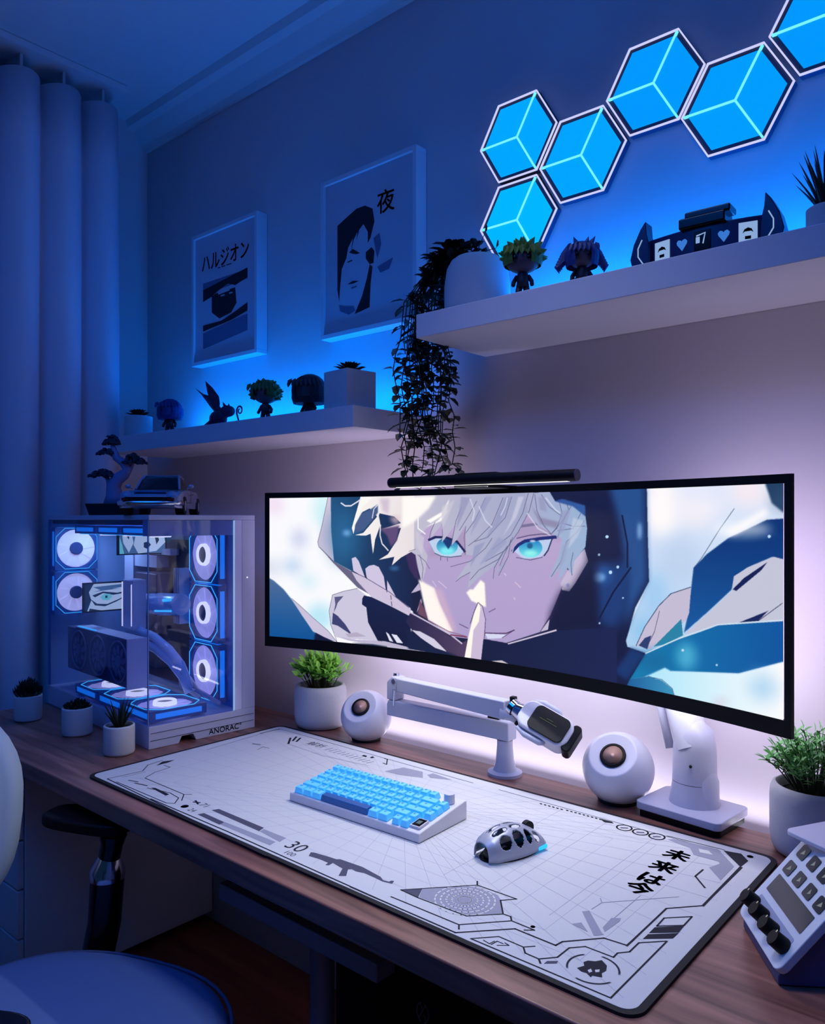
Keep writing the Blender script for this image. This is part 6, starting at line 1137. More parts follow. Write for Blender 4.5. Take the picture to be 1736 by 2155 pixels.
    ['l', [[0.6549, 0.9596], [0.6611, 0.8992], [0.6487, 0.8271], [0.6404, 0.7481]], [78, 74, 112], None, None, 0, 0.85, 1.1],
    ['l', [[0.6895, 0.8394], [0.6774, 0.78], [0.657, 0.7251], [0.6466, 0.6154], [0.6279, 0.5271]], [78, 74, 112], None, None, 0, 0.85, 1.1],
    ['l', [[0.6835, 0.8808], [0.6693, 0.7976], [0.6404, 0.7845]], [78, 74, 112], None, None, 0, 0.85, 1.1],
    ['l', [[0.6652, 0.917], [0.6487, 0.8392], [0.63, 0.7719]], [78, 74, 112], None, None, 0, 0.85, 1.1],
    ['l', [[0.6915, 0.8101], [0.6693, 0.8095], [0.6487, 0.8271]], [78, 74, 112], None, None, 0, 0.85, 1.1],
    ['l', [[0.6693, 0.6664], [0.6652, 0.6061], [0.6673, 0.5407]], [78, 74, 112], None, None, 0, 0.85, 1.1],
    ['l', [[0.4021, 0.8173], [0.4045, 0.7347]], [78, 74, 112], None, None, 0, 0.85, 1.1],
    ['l', [[0.3876, 0.8309], [0.3779, 0.7682], [0.3744, 0.7192]], [78, 74, 112], None, None, 0, 0.85, 1.1],
    ['l', [[0.3487, 0.6191], [0.3658, 0.5788], [0.3755, 0.5311]], [78, 74, 112], None, None, 0, 0.85, 1.1],
    ['l', [[0.3585, 0.4655], [0.3609, 0.5361], [0.3536, 0.6195]], [78, 74, 112], None, None, 0, 0.85, 1.1],
    ['l', [[0.5255, 0.5728], [0.5344, 0.6386], [0.5522, 0.7428]], [78, 74, 112], None, None, 0, 0.85, 1.1],
    ['l', [[0.5119, 0.4925], [0.5142, 0.5581], [0.5322, 0.6513]], [78, 74, 112], None, None, 0, 0.85, 1.1],
    ['l', [[0.5478, 0.7298], [0.5434, 0.6332], [0.5232, 0.5141]], [78, 74, 112], None, None, 0, 0.85, 1.1],
    ['l', [[0.3289, 0.6385], [0.3438, 0.6539]], [78, 74, 112], None, None, 0, 0.85, 1.1],
    ['p', [[0.4448, 0.9866], [0.4636, 0.9787], [0.4425, 0.8381], [0.4331, 0.777]], [150, 150, 188], None, None, 1.2, 0.75, 0],
    ['p', [[0.4959, 0.9832], [0.5097, 0.9822], [0.4821, 0.8383], [0.4636, 0.7446], [0.4729, 0.8383]], [152, 154, 192], None, None, 1.2, 0.75, 0],
    ['p', [[0.5367, 0.9803], [0.55, 0.9794], [0.5255, 0.8191], [0.4913, 0.713], [0.5097, 0.8058]], [148, 152, 190], None, None, 1.2, 0.75, 0],
    ['p', [[0.5633, 0.9784], [0.5743, 0.9776], [0.5589, 0.8578], [0.5322, 0.7482], [0.55, 0.8515]], [205, 206, 226], None, None, 1.2, 0.75, 0],
    ['p', [[0.5232, 0.7412], [0.5411, 0.7165], [0.5097, 0.6228], [0.4821, 0.5666], [0.5005, 0.648]], [150, 156, 194], None, None, 1.2, 0.75, 0],
    ['p', [[0.4729, 0.6851], [0.4959, 0.7133], [0.4729, 0.5986], [0.4636, 0.5506]], [146, 150, 190], None, None, 1.2, 0.75, 0],
    ['p', [[0.4021, 0.9275], [0.4307, 0.9672], [0.4117, 0.838], [0.4021, 0.7759]], [205, 200, 216], None, None, 1.2, 0.75, 0],
    ['p', [[0.6023, 0.9756], [0.6152, 0.9685], [0.6194, 0.8882], [0.6066, 0.9009]], [150, 152, 190], None, None, 1.2, 0.75, 0],
    ['p', [[0.6446, 0.8876], [0.6652, 0.9051], [0.6528, 0.785], [0.6404, 0.7542]], [150, 156, 196], None, None, 1.2, 0.75, 0],
    ['p', [[0.6693, 0.8572], [0.6895, 0.8394], [0.6774, 0.7504], [0.657, 0.677]], [190, 200, 222], None, None, 1.2, 0.75, 0],
    ['p', [[0.6487, 0.7003], [0.6652, 0.7496], [0.6528, 0.6163], [0.6425, 0.5663]], [150, 164, 200], None, None, 1.2, 0.75, 0],
    ['p', [[0.3438, 0.774], [0.3634, 0.7326], [0.3585, 0.62], [0.3462, 0.6753]], [208, 200, 216], None, None, 1.2, 0.75, 0],
    ['l', [[0.4636, 0.972], [0.4729, 0.8915], [0.4683, 0.8382]], [215, 220, 240], None, None, 0.5, 0.8, 2.5],
    ['l', [[0.5411, 0.9736], [0.5367, 0.9224], [0.5277, 0.8709]], [215, 220, 240], None, None, 0.5, 0.8, 2.5],
    ['l', [[0.4821, 0.9245], [0.4959, 0.8384], [0.5097, 0.7992]], [215, 220, 240], None, None, 0.5, 0.8, 2.5],
    ['l', [[0.6173, 0.9683], [0.6362, 0.9], [0.6446, 0.8816]], [215, 220, 240], None, None, 0.5, 0.8, 2.5],
    ['l', [[0.5808, 0.8829], [0.6023, 0.7955], [0.6258, 0.7594]], [215, 220, 240], None, None, 0.5, 0.8, 2.5],
]
GW, GH = 1040, 322
SSx = 2
Wc, Hc = GW * SSx, GH * SSx
def blur(a, s):
    if s <= 0.05: return a
    r = max(1, int(round(s * 1.6))); k = np.exp(-0.5 * (np.arange(-r, r + 1) / s) ** 2); k /= k.sum()
    pad = np.pad(a, ((r, r), (0, 0)), mode='edge'); a = sum(k[i] * pad[i:i + a.shape[0]] for i in range(2 * r + 1))
    pad = np.pad(a, ((0, 0), (r, r)), mode='edge'); return sum(k[i] * pad[:, i:i + a.shape[1]] for i in range(2 * r + 1))
def fillmask(P, x0, x1, y0, y1):
    xs = (np.arange(x0, x1) + .5); ysx = (np.arange(y0, y1) + .5)
    m = np.zeros((y1 - y0, x1 - x0), bool)
    n = len(P)
    for r_i, yy in enumerate(ysx):
        xi = []
        for i in range(n):
            (ax, ay), (bx_, by_) = P[i], P[(i + 1) % n]
            if (ay <= yy) != (by_ <= yy):
                xi.append(ax + (yy - ay) * (bx_ - ax) / (by_ - ay))
        xi.sort()
        for a, b in zip(xi[::2], xi[1::2]):
            m[r_i, (xs >= a) & (xs < b)] = True
    return m
canvas = np.ones((GH, GW, 3)) * np.array([250, 250, 254.])
for kind, P, c1, c2, dirn, bl, al, w in ART:
    P = [(p[0] * Wc, p[1] * Hc) for p in P]
    polys = [P] if kind == 'p' else []
    if kind == 'l':
        for i in range(len(P) - 1):
            (ax, ay), (bx_, by_) = P[i], P[i + 1]
            L = math.hypot(bx_ - ax, by_ - ay) or 1; hw = w * SSx / 2 * 1.0
            nx, ny = -(by_ - ay) / L * hw, (bx_ - ax) / L * hw; ex, ey = (bx_ - ax) / L * hw * .4, (by_ - ay) / L * hw * .4
            polys.append([(ax - ex + nx, ay - ey + ny), (bx_ + ex + nx, by_ + ey + ny), (bx_ + ex - nx, by_ + ey - ny), (ax - ex - nx, ay - ey - ny)])
    allp = [q for pl in polys for q in pl]
    mrg = int(bl * 3 + 3) * SSx
    x0 = max(0, int(min(q[0] for q in allp)) - mrg); x1 = min(Wc, int(max(q[0] for q in allp)) + mrg)
    y0 = max(0, int(min(q[1] for q in allp)) - mrg); y1 = min(Hc, int(max(q[1] for q in allp)) + mrg)
    x0 -= x0 % 2; y0 -= y0 % 2; x1 -= x1 % 2; y1 -= y1 % 2
    if x1 - x0 < 2 or y1 - y0 < 2: continue
    m = np.zeros((y1 - y0, x1 - x0), bool)
    for pl in polys: m |= fillmask(pl, x0, x1, y0, y1)
    a = m.reshape((y1 - y0) // 2, 2, (x1 - x0) // 2, 2).mean(axis=(1, 3))
    a = blur(a, bl) * al
    X0_, Y0_ = x0 // 2, y0 // 2; h_, w2 = a.shape
    if c2:
        if dirn == 'v': tt = np.linspace(1, 0, h_)[:, None] * np.ones((1, w2))
        else: tt = np.linspace(0, 1, w2)[None, :] * np.ones((h_, 1))
        cc = np.array(c1)[None, None] * (1 - tt[..., None]) + np.array(c2)[None, None] * tt[..., None]
    else: cc = np.array(c1, float)[None, None]
    reg = canvas[Y0_:Y0_ + h_, X0_:X0_ + w2]
    reg[:] = reg * (1 - a[..., None]) + cc * a[..., None]
n_ = canvas / 255.0
lincol = np.where(n_ <= .04045, n_ / 12.92, ((n_ + .055) / 1.055) ** 2.4)
IN = .012; angm = math.asin((HW - IN) / RR)
uu = (np.arange(GW) + .5) / GW; uu[0], uu[-1] = 0, 1; aa = (2 * uu - 1) * angm
vv_ = (np.arange(GH) + .5) / GH; vv_[0], vv_[-1] = 0, 1
co_ = np.zeros((GH, GW, 3)); co_[..., 0] = RR * np.sin(aa)[None]; co_[..., 1] = (RR * np.cos(aa) - (RR - SAG))[None] + .0005
co_[..., 2] = .024 + (HM - .024 - .013) * vv_[:, None]
idx = np.arange(GW * GH).reshape(GH, GW)
quads = np.stack([idx[:-1, :-1], idx[:-1, 1:], idx[1:, 1:], idx[1:, :-1]], -1).reshape(-1, 4)
me = bpy.data.meshes.new('screen')
me.vertices.add(GW * GH); me.vertices.foreach_set('co', co_.reshape(-1).astype(np.float32))
me.loops.add(quads.size); me.loops.foreach_set('vertex_index', quads.reshape(-1).astype(np.int32))
me.polygons.add(len(quads)); me.polygons.foreach_set('loop_start', np.arange(0, quads.size, 4, dtype=np.int32))
me.update(calc_edges=True)
at = me.color_attributes.new('picture', 'FLOAT_COLOR', 'POINT')
at.data.foreach_set('color', np.concatenate([lincol, np.ones((GH, GW, 1))], -1).reshape(-1).astype(np.float32))
scm = bpy.data.materials.new('screen_picture'); scm.use_nodes = True
nt = scm.node_tree; b_ = nt.nodes['Principled BSDF']
b_.inputs['Base Color'].default_value = (.004, .004, .005, 1); b_.inputs['Roughness'].default_value = .35
ca = nt.nodes.new('ShaderNodeVertexColor'); ca.layer_name = 'picture'
nt.links.new(ca.outputs[0], b_.inputs['Emission Color']); b_.inputs['Emission Strength'].default_value = 1.0
me.materials.append(scm)
so = bpy.data.objects.new('screen', me); COL.objects.link(so); so.parent = mon

# ------------------------------------------------------------------ monitor light bar
lb = thing('monitor_light_bar', 'slim black light bar clipped on top of the monitor', 'lamp', (-0.868, -0.285, 1.358), R(-1.0))
g = MB(); g.cyl((-.216, 0, 0), (.216, 0, 0), .0105, seg=24); obj('bar', g, black_p, lb, smooth=True, auto=50)
for sx in (-1, 1):
    g = MB(); g.cyl((sx * .2162, 0, 0), (sx * .2185, 0, 0), .0100, seg=24); obj('end_cap', g, mat('grey_cap', (70, 60, 90), .4), lb, smooth=True, auto=50)
g = MB(); g.box((0, .001, -.0100), (.40, .008, .0016)); obj('lamp_strip', g, emis('lamp_strip_glow', (255, 250, 245), 1.6), lb)
g = MB(); g.prism([(-.055, .006), (.045, .006), (.030, .075), (-.030, .075)], .006, .013); g.bb(-.05, .03, -.002, .10, -.0165, -.010); g.bb(-.035, .03, .080, .1, -.07, -.0165)
obj('clamp', g, black_p, lb, bevel=.002)
al = area('lamp_bar_light', (0, -.004, -.0125), (R(-16), 0, 0), .40, .012, 1.9, (1.0, .98, .98), 150)
al.parent = lb

# ------------------------------------------------------------------ monitor arm
ma = thing('monitor_stand', 'white articulated monitor stand on a square base plate at the right of the desk', 'monitor stand', (-0.530, -0.095, .75), R(-6))
g = MB(); g.prism(rrect(.158, .118, .012), .012, .026); obj('base_plate', g, metal_w, ma, bevel=.002)
g = MB(); g.prism(rrect(.150, .110, .012), 0, .012); obj('clamp_pad', g, black_p, ma)
g = MB(); g.tube([(0, .012, .026), (0, .012, .06), (0, .012, .0645)], [.044, .0385, .0385], 32)
obj('base_column', g, metal_w, ma, smooth=True, auto=50)
g = MB(); g.tube([(0, .012, .0655), (0, .012, .125), (-.002, .012, .15), (-.008, .012, .165)], [.0385, .037, .034, .022], 32); g.tube([(.020, .008, .026), (.021, .008, .07), (.012, .010, .10)], [.026, .024, .018], 16); obj('swivel_column', g, metal_w, ma, smooth=True, auto=50)
g = MB(); g.tube([(.004, .006, .125), (-.03, .02, .20), (-.075, .045, .275), (-.11, .06, .335)], [.034, .031, .029, .026], 24, ry=.8); obj('spring_arm', g, plastic_w, ma, smooth=True, auto=60)
g = MB(); g.tube([(-.043, .004, .115), (-.070, .012, .20), (-.10, .035, .275)], [.008, .007, .006], 12); obj('cable_cover', g, metal_w, ma, smooth=True)
g = MB(); g.tube([(-.115, .055, .335), (-.20, .040, .38), (-.33, -.02, .40)], [.022, .02, .02], 18, ry=.7); g.bb(-.385, -.315, -.055, -.045, .35, .45)
obj('front_arm', g, metal_w, ma, smooth=True, auto=50)
g = MB(); g.sphere((.012, -.0265, .100), .0028, 10, 8); obj('adjustment_screw', g, black_p, ma)

# ------------------------------------------------------------------ sphere speakers
def speaker(label, c, r, nrm):
    t = thing('round_speaker', label, 'speaker', (c[0], c[1], .75), 0, 'pair of round speakers')
    nv = Vector(nrm).normalized(); q = nv.to_track_quat('Z', 'Y').to_matrix().to_4x4()
    T = Matrix.Translation((0, 0, r * .93)) @ q
    g = MB(); g.M = T
    ct = .74
    prof = [(0, -r)] + [(r * math.sin(math.pi * k / 24), -r * math.cos(math.pi * k / 24)) for k in range(1, 25) if -math.cos(math.pi * k / 24) < ct - .02]
    rc = r * math.sqrt(1 - ct * ct)
    prof += [(rc * 1.02, r * (ct - .015)), (rc * .99, r * ct), (rc * .92, r * (ct - .02)), (rc * .55, r * (ct - .085)), (rc * .30, r * (ct - .10))]
    g.lathe(prof, seg=48); obj('shell', g, metal_w if False else plastic_w, t, smooth=True, auto=70)
    off = .0
    g = MB(); g.M = T @ Matrix.Translation((0, off, r * (ct - .115)))
    g.lathe([(rc * .54, -.001), (rc * .54, .005), (rc * .51, .007), (rc * .44, .007), (rc * .41, .002), (rc * .4, -.001)], seg=40, caps=False); obj('driver_ring', g, black_p, t, smooth=True, auto=60)
    g = MB(); g.M = T @ Matrix.Translation((0, off, r * (ct - .115)))
    g.lathe([(rc * .42, .0055), (rc * .36, .0048), (rc * .22, .003), (rc * .15, .0045), (0, .0062)], seg=36)
    obj('driver_cone', g, mat('driver_copper', (215, 172, 162), .35, metal=.15, noise=.1), t, smooth=True)
    g = MB(); g.lathe([(0, 0), (r * .55, 0), (r * .58, .004), (r * .5, .008)], seg=32); obj('foot', g, dark_m, t)
    return t
speaker('round white speaker between the green plant and the microphone arm', (-1.315, -.118), .0615, (.22, -.66, .62))
speaker('round white speaker right of the microphone, beside the monitor arm base', (-0.668, -.100), .0665, (.10, -.66, .66))

# ------------------------------------------------------------------ microphone arm and microphone
mc = thing('boom_stand', 'low white folding microphone boom standing behind the mat', 'microphone stand', (-0.917, -.112, .75))
am = mat('arm_white_metal', (178, 182, 205), .42, noise=.02)
g = MB(); g.tube([(0, 0, 0), (0, 0, .006), (0, 0, .009), (0, 0, .03), (0, 0, .06), (0, 0, .072)], [.036, .036, .024, .019, .0165, .0165], 32); obj('base_post', g, am, mc, smooth=True, auto=40)
g = MB(); g.cyl((0, 0, 0), (0, 0, -.0), .001); 
g = MB(); g.prism([(.019, .073), (.019, .112), (-.318, .110), (-.322, .100), (-.322, .073)], -.016, .016, 'xz'); obj('lower_beam', g, am, mc, bevel=.003)
g = MB(); g.prism([(-.322, .1105), (-.294, .1105), (-.294, .128), (-.288, .164), (-.306, .166), (-.322, .152)], -.016, .016, 'xz'); obj('elbow', g, am, mc, bevel=.003)
g = MB(); A = Vector((-.288, -.004, .148)); B = Vector((.035, -.040, .142))
d = (B - A); yaw = math.atan2(d.y, d.x); L = Vector((d.x, d.y, 0)).length
g.M = Matrix.Translation(A) @ Matrix.Rotation(yaw, 4, 'Z')
g.prism([(0, -.016), (L, -.020), (L, .018), (0, .016)], -.014, .014, 'xz'); obj('upper_beam', g, am, mc, bevel=.003)
g = MB(); g.cyl((-.300, -.017, .155), (-.300, .017, .155), .006, seg=16); g.cyl((-.305, 0, .163), (-.305, 0, .172), .007, seg=16); g.cyl((-.298, -.0175, .100), (-.298, -.0175, .138), .0028, seg=8)
obj('hinge', g, chrome_m, mc, smooth=True, auto=50)
g = MB(); g.tube([B + Vector((-.01, 0, 0)), B + Vector((.012, -.002, -.003)), B + Vector((.030, -.004, -.010))], [.016, .013, .010], 16); obj('end_joint', g, am, mc, smooth=True)
g = MB(); g.box(B + Vector((.014, -.002, .022)), (.012, .012, .026)); g.box(B + Vector((.040, -.006, -.012)), (.022, .022, .024), rot=(0, R(35), 0)); obj('clamp_knob', g, black_p, mc, bevel=.002)
g = MB(); g.cyl((-.012, -.002, .1125), (-.04, -.002, .1135), .004, seg=12); obj('cable_slot', g, black_p, mc)

mic = thing('microphone', 'white microphone with a black grille face hanging from the arm', 'microphone', (-.782, -.172, .884))
E3 = Matrix.Rotation(R(8), 4, 'Z') @ Matrix.Rotation(R(22), 4, 'Y') @ Matrix.Rotation(R(-42), 4, 'X')
def mbx(): 
    g = MB(); g.M = E3; return g
g = mbx(); g.prism([(x, z) for x, z in rrect(.108, .060, .022)], -.022, .022, 'xz'); obj('body', g, plastic_w, mic, bevel=.005, segs=3)
g = mbx(); g.prism([(x + .008, z) for x, z in rrect(.074, .052, .012)], -.0222, -.026, 'xz'); obj('grille', g, mat('mic_grille', (10, 13, 16), .7, noise=.3, nscale=300), mic, bevel=.0015)
g = mbx(); g.prism([(x + .056, z) for x, z in rrect(.018, .058, .008)], -.018, .018, 'xz'); obj('tip_band', g, black_p, mic, bevel=.003)
g = mbx(); g.bb(-.012, .024, -.0266, -.0262, .001, .0018); g.bb(0, .014, -.0266, -.0262, .006, .0068); obj('logo_line', g, emis('mic_mark', (110, 120, 60), .6), mic)
g = mbx()
for sz in (-1, 1):
    g = mbx(); g.tube([(-.045, -.006, sz * .031), (-.025, -.008, sz * .037), (.008, -.008, sz * .036), (.016, -.004, sz * .031)], [.004, .006, .006, .004], 10)
    obj('shock_mount', g, am, mic, smooth=True)
g = mbx(); g.cyl((-.052, 0, 0), (-.070, 0, .0), .019, .014, 24); g.cyl((-.070, 0, 0), (-.080, 0, .002), .016, seg=24); obj('swivel_mount', g, chrome_m, mic, smooth=True, auto=50)
# ------------------------------------------------------------------ keyboard
kb = thing('keyboard', 'compact white keyboard with glowing light blue keys on the desk mat', 'keyboard', (-.976, -.4425, .7548), R(2.0))
g = MB(); W2, D2 = .155, .068
sec = [(-D2, 0), (D2, 0), (D2, .032), (D2 - .006, .0325), (-D2 + .006, .0165), (-D2, .0155)]
g.prism([(a, b) for a, b in sec], -W2, W2, 'yz')
obj('case', g, white_m, kb, bevel=.002)
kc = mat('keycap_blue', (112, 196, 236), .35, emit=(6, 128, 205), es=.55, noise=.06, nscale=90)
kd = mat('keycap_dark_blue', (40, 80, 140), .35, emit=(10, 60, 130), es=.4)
slope = math.atan2(.016, .124)
def kpos(u, row):   # u in key units from the left, row 0 = front
    y = -.0555 + row * .0190 + (.004 if row == 5 else 0)
    x = -.1465 + u * .0184
    z = .0172 + (y + .062) * math.tan(slope)
    return x, y, z
def keymesh(w):
    g = MB(); a, b = w * .0184 / 2 - .0006, .0088; h = .0105
    a2, b2 = a - .0022, b - .0026
    g.add([(-a, -b, 0), (a, -b, 0), (a, b, 0), (-a, b, 0), (-a2, -b2, h), (a2, -b2, h), (a2, b2 + .0006, h), (-a2, b2 + .0006, h)],
          [(3, 2, 1, 0), (4, 5, 6, 7), (0, 1, 5, 4), (1, 2, 6, 5), (2, 3, 7, 6), (3, 0, 4, 7)])
    if w < 6:
        h2 = h + .0001
        g.poly([(-.0034, .0012, h2), (-.0022, .0012, h2), (-.0022, .0046, h2), (-.0034, .0046, h2)], 1)
        g.poly([(-.0022, .0036, h2), (.0012, .0036, h2), (.0012, .0046, h2), (-.0022, .0046, h2)], 1)
        g.poly([(-.0022, .0012, h2), (.0006, .0012, h2), (.0006, .0022, h2), (-.0022, .0022, h2)], 1)
    return g
kleg = mat('key_legend', (20, 70, 130), .5)
protos = {}
def key(u, w, row, m):
    k_ = (w, m.name)
    x, y, z = kpos(u + w / 2, row)
    if k_ not in protos:
        o = obj('keycap', keymesh(w), [m, kleg], kb, bevel=.0010); protos[k_] = o
    else:
        o = protos[k_].copy(); COL.objects.link(o); o.parent = kb
    o.location = (x, y, z); o.rotation_euler = (slope, 0, 0)
rows = {5: [1] * 14, 4: [1] * 13 + [2], 3: [1.5] + [1] * 12 + [1.5], 2: [1.75] + [1] * 11 + [2.25], 1: [2.25] + [1] * 10 + [1.75]}
for r_, ws in rows.items():
    u = 0
    for w in ws:
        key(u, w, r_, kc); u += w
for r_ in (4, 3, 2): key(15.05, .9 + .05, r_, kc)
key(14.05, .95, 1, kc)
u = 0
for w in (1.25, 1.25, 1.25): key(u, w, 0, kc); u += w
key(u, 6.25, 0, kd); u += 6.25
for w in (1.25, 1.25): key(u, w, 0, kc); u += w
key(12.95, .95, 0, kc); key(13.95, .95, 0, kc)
key(12.95 + .0, .95, 1, kc) if False else None
x, y, z = kpos(15.5, 5)
g = MB(); g.cyl((x - .004, y, z), (x - .004, y, z + .016), .0098, .0092, 28); obj('knob', g, chrome_m if False else plastic_w, kb, smooth=True, auto=40)
x, y, z = kpos(15.45, .55)
g = MB(); g.box((x, y, z + .002), (.020, .026, .004), rot=(slope, 0, 0)); g.box((x, y - .0002, z + .0042), (.0165, .022, .0008), 1, rot=(slope, 0, 0)); g.box((x, y - .0002, z + .0047), (.008, .010, .0003), 2, rot=(slope, 0, 0))
obj('display', g, [white_m, black_g, emis('display_grey', (90, 110, 110), .8)], kb)

# ------------------------------------------------------------------ mouse: skeleton shell with oval openings
ms = thing('mouse', 'light openwork computer mouse with a blue glow on the desk mat', 'mouse', (-.690, -.432, .7548), R(-14))
def mshape(u, v):   # u across -1..1, v along -1..1
    y = v * .061
    wv = .0315 * (1 - .16 * v * v + .05 * math.cos(v * 3.0)) * (1 - max(0, abs(v) - .82) * 1.6)
    a = u * math.pi / 2
    hv = .042 * (1 - ((v + .15) / 1.22) ** 2) ** .75
    return (wv * math.sin(a), y, .003 + hv * math.cos(a) ** .62)
holes = [(s_ * a, b, c_, d_) for s_ in (-1, 1) for a, b, c_, d_ in ((.62, -.52, .24, .17), (.60, -.12, .27, .16), (.60, .23, .25, .12), (.62, .53, .22, .12), (.17, -.50, .12, .24), (.16, .02, .11, .20))]
g = MB(); nu, nv = 64, 84
vs_ = [mshape(-1 + 2 * i / nu, -1 + 2 * j / nv) for j in range(nv + 1) for i in range(nu + 1)]
fs_ = []
for j in range(nv):
    for i in range(nu):
        u, v = -1 + 2 * (i + .5) / nu, -1 + 2 * (j + .5) / nv
        if any(((u - a) / c_) ** 2 + ((v - b) / d_) ** 2 < 1 for a, b, c_, d_ in holes): continue
        if abs(u) > .90 and -.75 < v < .6: pass
        fs_.append((j * (nu + 1) + i, j * (nu + 1) + i + 1, (j + 1) * (nu + 1) + i + 1, (j + 1) * (nu + 1) + i))
g.add(vs_, fs_); o = obj('shell', g, mat('mouse_silver', (168, 172, 190), .35, metal=.25, noise=.02), ms, smooth=True)
so_ = o.modifiers.new('solidify', 'SOLIDIFY'); so_.thickness = .0016
g = MB(); g.prism([(.026 * math.cos(R(k * 15)) * 1.0, .052 * math.sin(R(k * 15))) for k in range(24)], .002, .010); g.bb(-.009, .009, -.03, .035, .0101, .022); g.bb(-.014, .014, -.042, -.02, .0101, .018)
obj('core', g, mat('mouse_core', (20, 30, 44), .4, noise=.3), ms, bevel=.001)
g = MB(); g.prism([(.031 * math.cos(R(k * 12)), .0595 * math.sin(R(k * 12))) for k in range(30)], 0, .0019); obj('base_plate', g, black_p, ms)
g = MB(); g.cyl((-.004, .036, .030), (.004, .036, .030), .011, seg=24); obj('scroll_wheel', g, black_p, ms, smooth=True, auto=40)
g = MB(); g.bb(.020, .030, .020, .052, .003, .009); g.bb(-.028, -.024, -.03, .0, .003, .006); g.bb(.004, .022, -.045, -.035, .010, .013); obj('glow_strip', g, emis('mouse_glow', (30, 170, 255), 1.5), ms, bevel=.001)

# ------------------------------------------------------------------ control deck with knobs, strip and keys
sd = thing('control_deck', 'white tilted control deck with four black knobs, a touch strip and small screen keys', 'controller', (-.3433, -.4175, .770), math.atan2(-.824, .567))
TL_ = R(50)
PT = Matrix.Rotation(TL_, 4, 'X')
def pb(): g = MB(); g.M = PT; return g
deck_w = mat('deck_white', (205, 212, 225), .4, noise=.01)
g = pb(); g.M = PT @ Matrix.Translation((.07, .069, 0)); g.prism(rrect(.142, .140, .012), -.010, 0); obj('face_plate', g, deck_w, sd, bevel=.0015)
g = MB(); g.prism([(.004, -.019), (.10, -.019), (.10, .075), (.088, .090), (.004, -.009)], .006, .134, 'yz'); obj('stand', g, mat('deck_side', (72, 74, 120), .5, noise=.02), sd, bevel=.002)
g = pb(); g.M = PT @ Matrix.Translation((.07, .0605, 0)); g.prism(rrect(.112, .026, .002), -.0005, .0006); obj('touch_strip', g, mat('strip_screen', (20, 30, 40), .15, emit=(36, 52, 62), es=.35, noise=.6, nscale=60), sd)
g = pb(); g.M = PT @ Matrix.Translation((.07, .0335, 0)); g.prism(rrect(.112, .010, .003), -.0008, .0004); obj('recess', g, mat('deck_recess', (150, 158, 190), .5), sd)
for k in range(4):
    g = MB(); g.lathe([(0, 0), (.0098, 0), (.0102, .002), (.0096, .016), (.0088, .0175), (0, .0175)], seg=28)
    g.box((0, .0085, .0178), (.0012, .003, .0004), 1)
    o = obj('knob', g, [black_p, emis('knob_mark', (190, 190, 180), .7)], sd, smooth=True, auto=40)
    o.matrix_local = PT @ Matrix.Translation((.019 + k * .034, .024, .0005))
for r_ in range(2):
    for k in range(4):
        g = MB(); g.prism(rrect(.0205, .0185, .0035), -.0004, .0010, mi=0); g.prism([(-.003 + .0015 * (k % 3), -.004), (.005, -.001), (.001, .004)], .0010, .0013, mi=1)
        o = obj('screen_key', g, [mat('key_screen', (24, 34, 42), .15, emit=(22, 34, 44), es=.3, noise=.5, nscale=120), emis('key_mark', (120, 130, 130), .7)], sd)
        o.matrix_local = PT @ Matrix.Translation((.0225 + k * .0318, .088 + r_ * .0265, .0002))
td = thing('device_tray', 'flat white tray on a short stand behind the control deck at the right edge', 'tray', (-0.2949, -0.3936, .75), R(-28))
g = MB(); g.M = Matrix.Translation((.08, .075, 0)); g.prism(rrect(.16, .15, .012), .126, .132); obj('tray_top', g, metal_w, td, bevel=.0015)
g = MB(); g.bb(.08, .12, .08, .10, .006, .126); g.bb(.06, .15, .05, .14, 0, .006); obj('tray_stand', g, metal_w, td, bevel=.002)

# ------------------------------------------------------------------ computer case
pc = thing('computer_case', 'white glass-sided desktop computer case full of blue and white lit fans', 'computer', (-1.633, -.509, .75), R(-5))
LP, DP, HP = .645, .285, .543
pw = mat('case_white', (180, 182, 208), .4, noise=.015)
pin = mat('case_interior', (150, 175, 215), .5, noise=.05)
g = MB(); g.prism([(-LP, .0), (-.005, 0), (-.0, .0), (0, .053), (-LP, .053)], .002, DP, 'xz') if False else None
# base with a cut-out on the short side (right face)
g = MB(); g.prism([(0, 0), (.075, 0), (.083, .016), (.112, .016), (.120, 0), (DP, 0), (DP, .053), (0, .053)], -LP, 0, 'yz'); obj('base', g, pw, pc, bevel=.0015)
g = MB(); g.bb(-LP, 0, 0, DP, HP - .012, HP); obj('top_panel', g, pw, pc, bevel=.0015)
g = MB(); g.bb(-LP, -LP + .012, .004, .225, .0531, HP - .0121); obj('rear_panel', g, pin, pc)
g = MB(); g.bb(-LP, 0, .2475, DP, .0531, HP - .0121); obj('side_compartment', g, pw, pc, bevel=.001)
g = MB(); g.bb(-LP + .013, -.005, .240, .2470, .0532, HP - .0122); obj('motherboard_tray', g, pin, pc)
g = MB(); g.bb(-.0045, -.0005, .2265, .2470, .0532, HP - .0122); obj('corner_trim', g, mat('case_trim', (205, 205, 235), .3), pc)
g = MB(); g.bb(-.040, -.006, .004, .2385, HP - .050, HP - .0125); obj('inner_top_band', g, pw, pc)
g = MB(); g.bb(-LP + .013, -.041, .010, .236, HP - .0235, HP - .0125); obj('radiator', g, mat('radiator_dark', (26, 34, 70), .6), pc)
g = MB(); g.bb(-.003, 0, .0005, .226, .0535, HP - .0125); obj('front_glass', g, glass_m, pc)
g = MB(); g.bb(-LP + .001, -.0035, 0, .003, .0535, HP - .0125); obj('side_glass', g, glass_m, pc)
g = MB(); g.bb(-.0065, -.0005, -.0008, -.0001, .0535, HP - .0125); obj('glass_corner_edge', g, mat('glass_edge', (150, 165, 200), .2), pc)
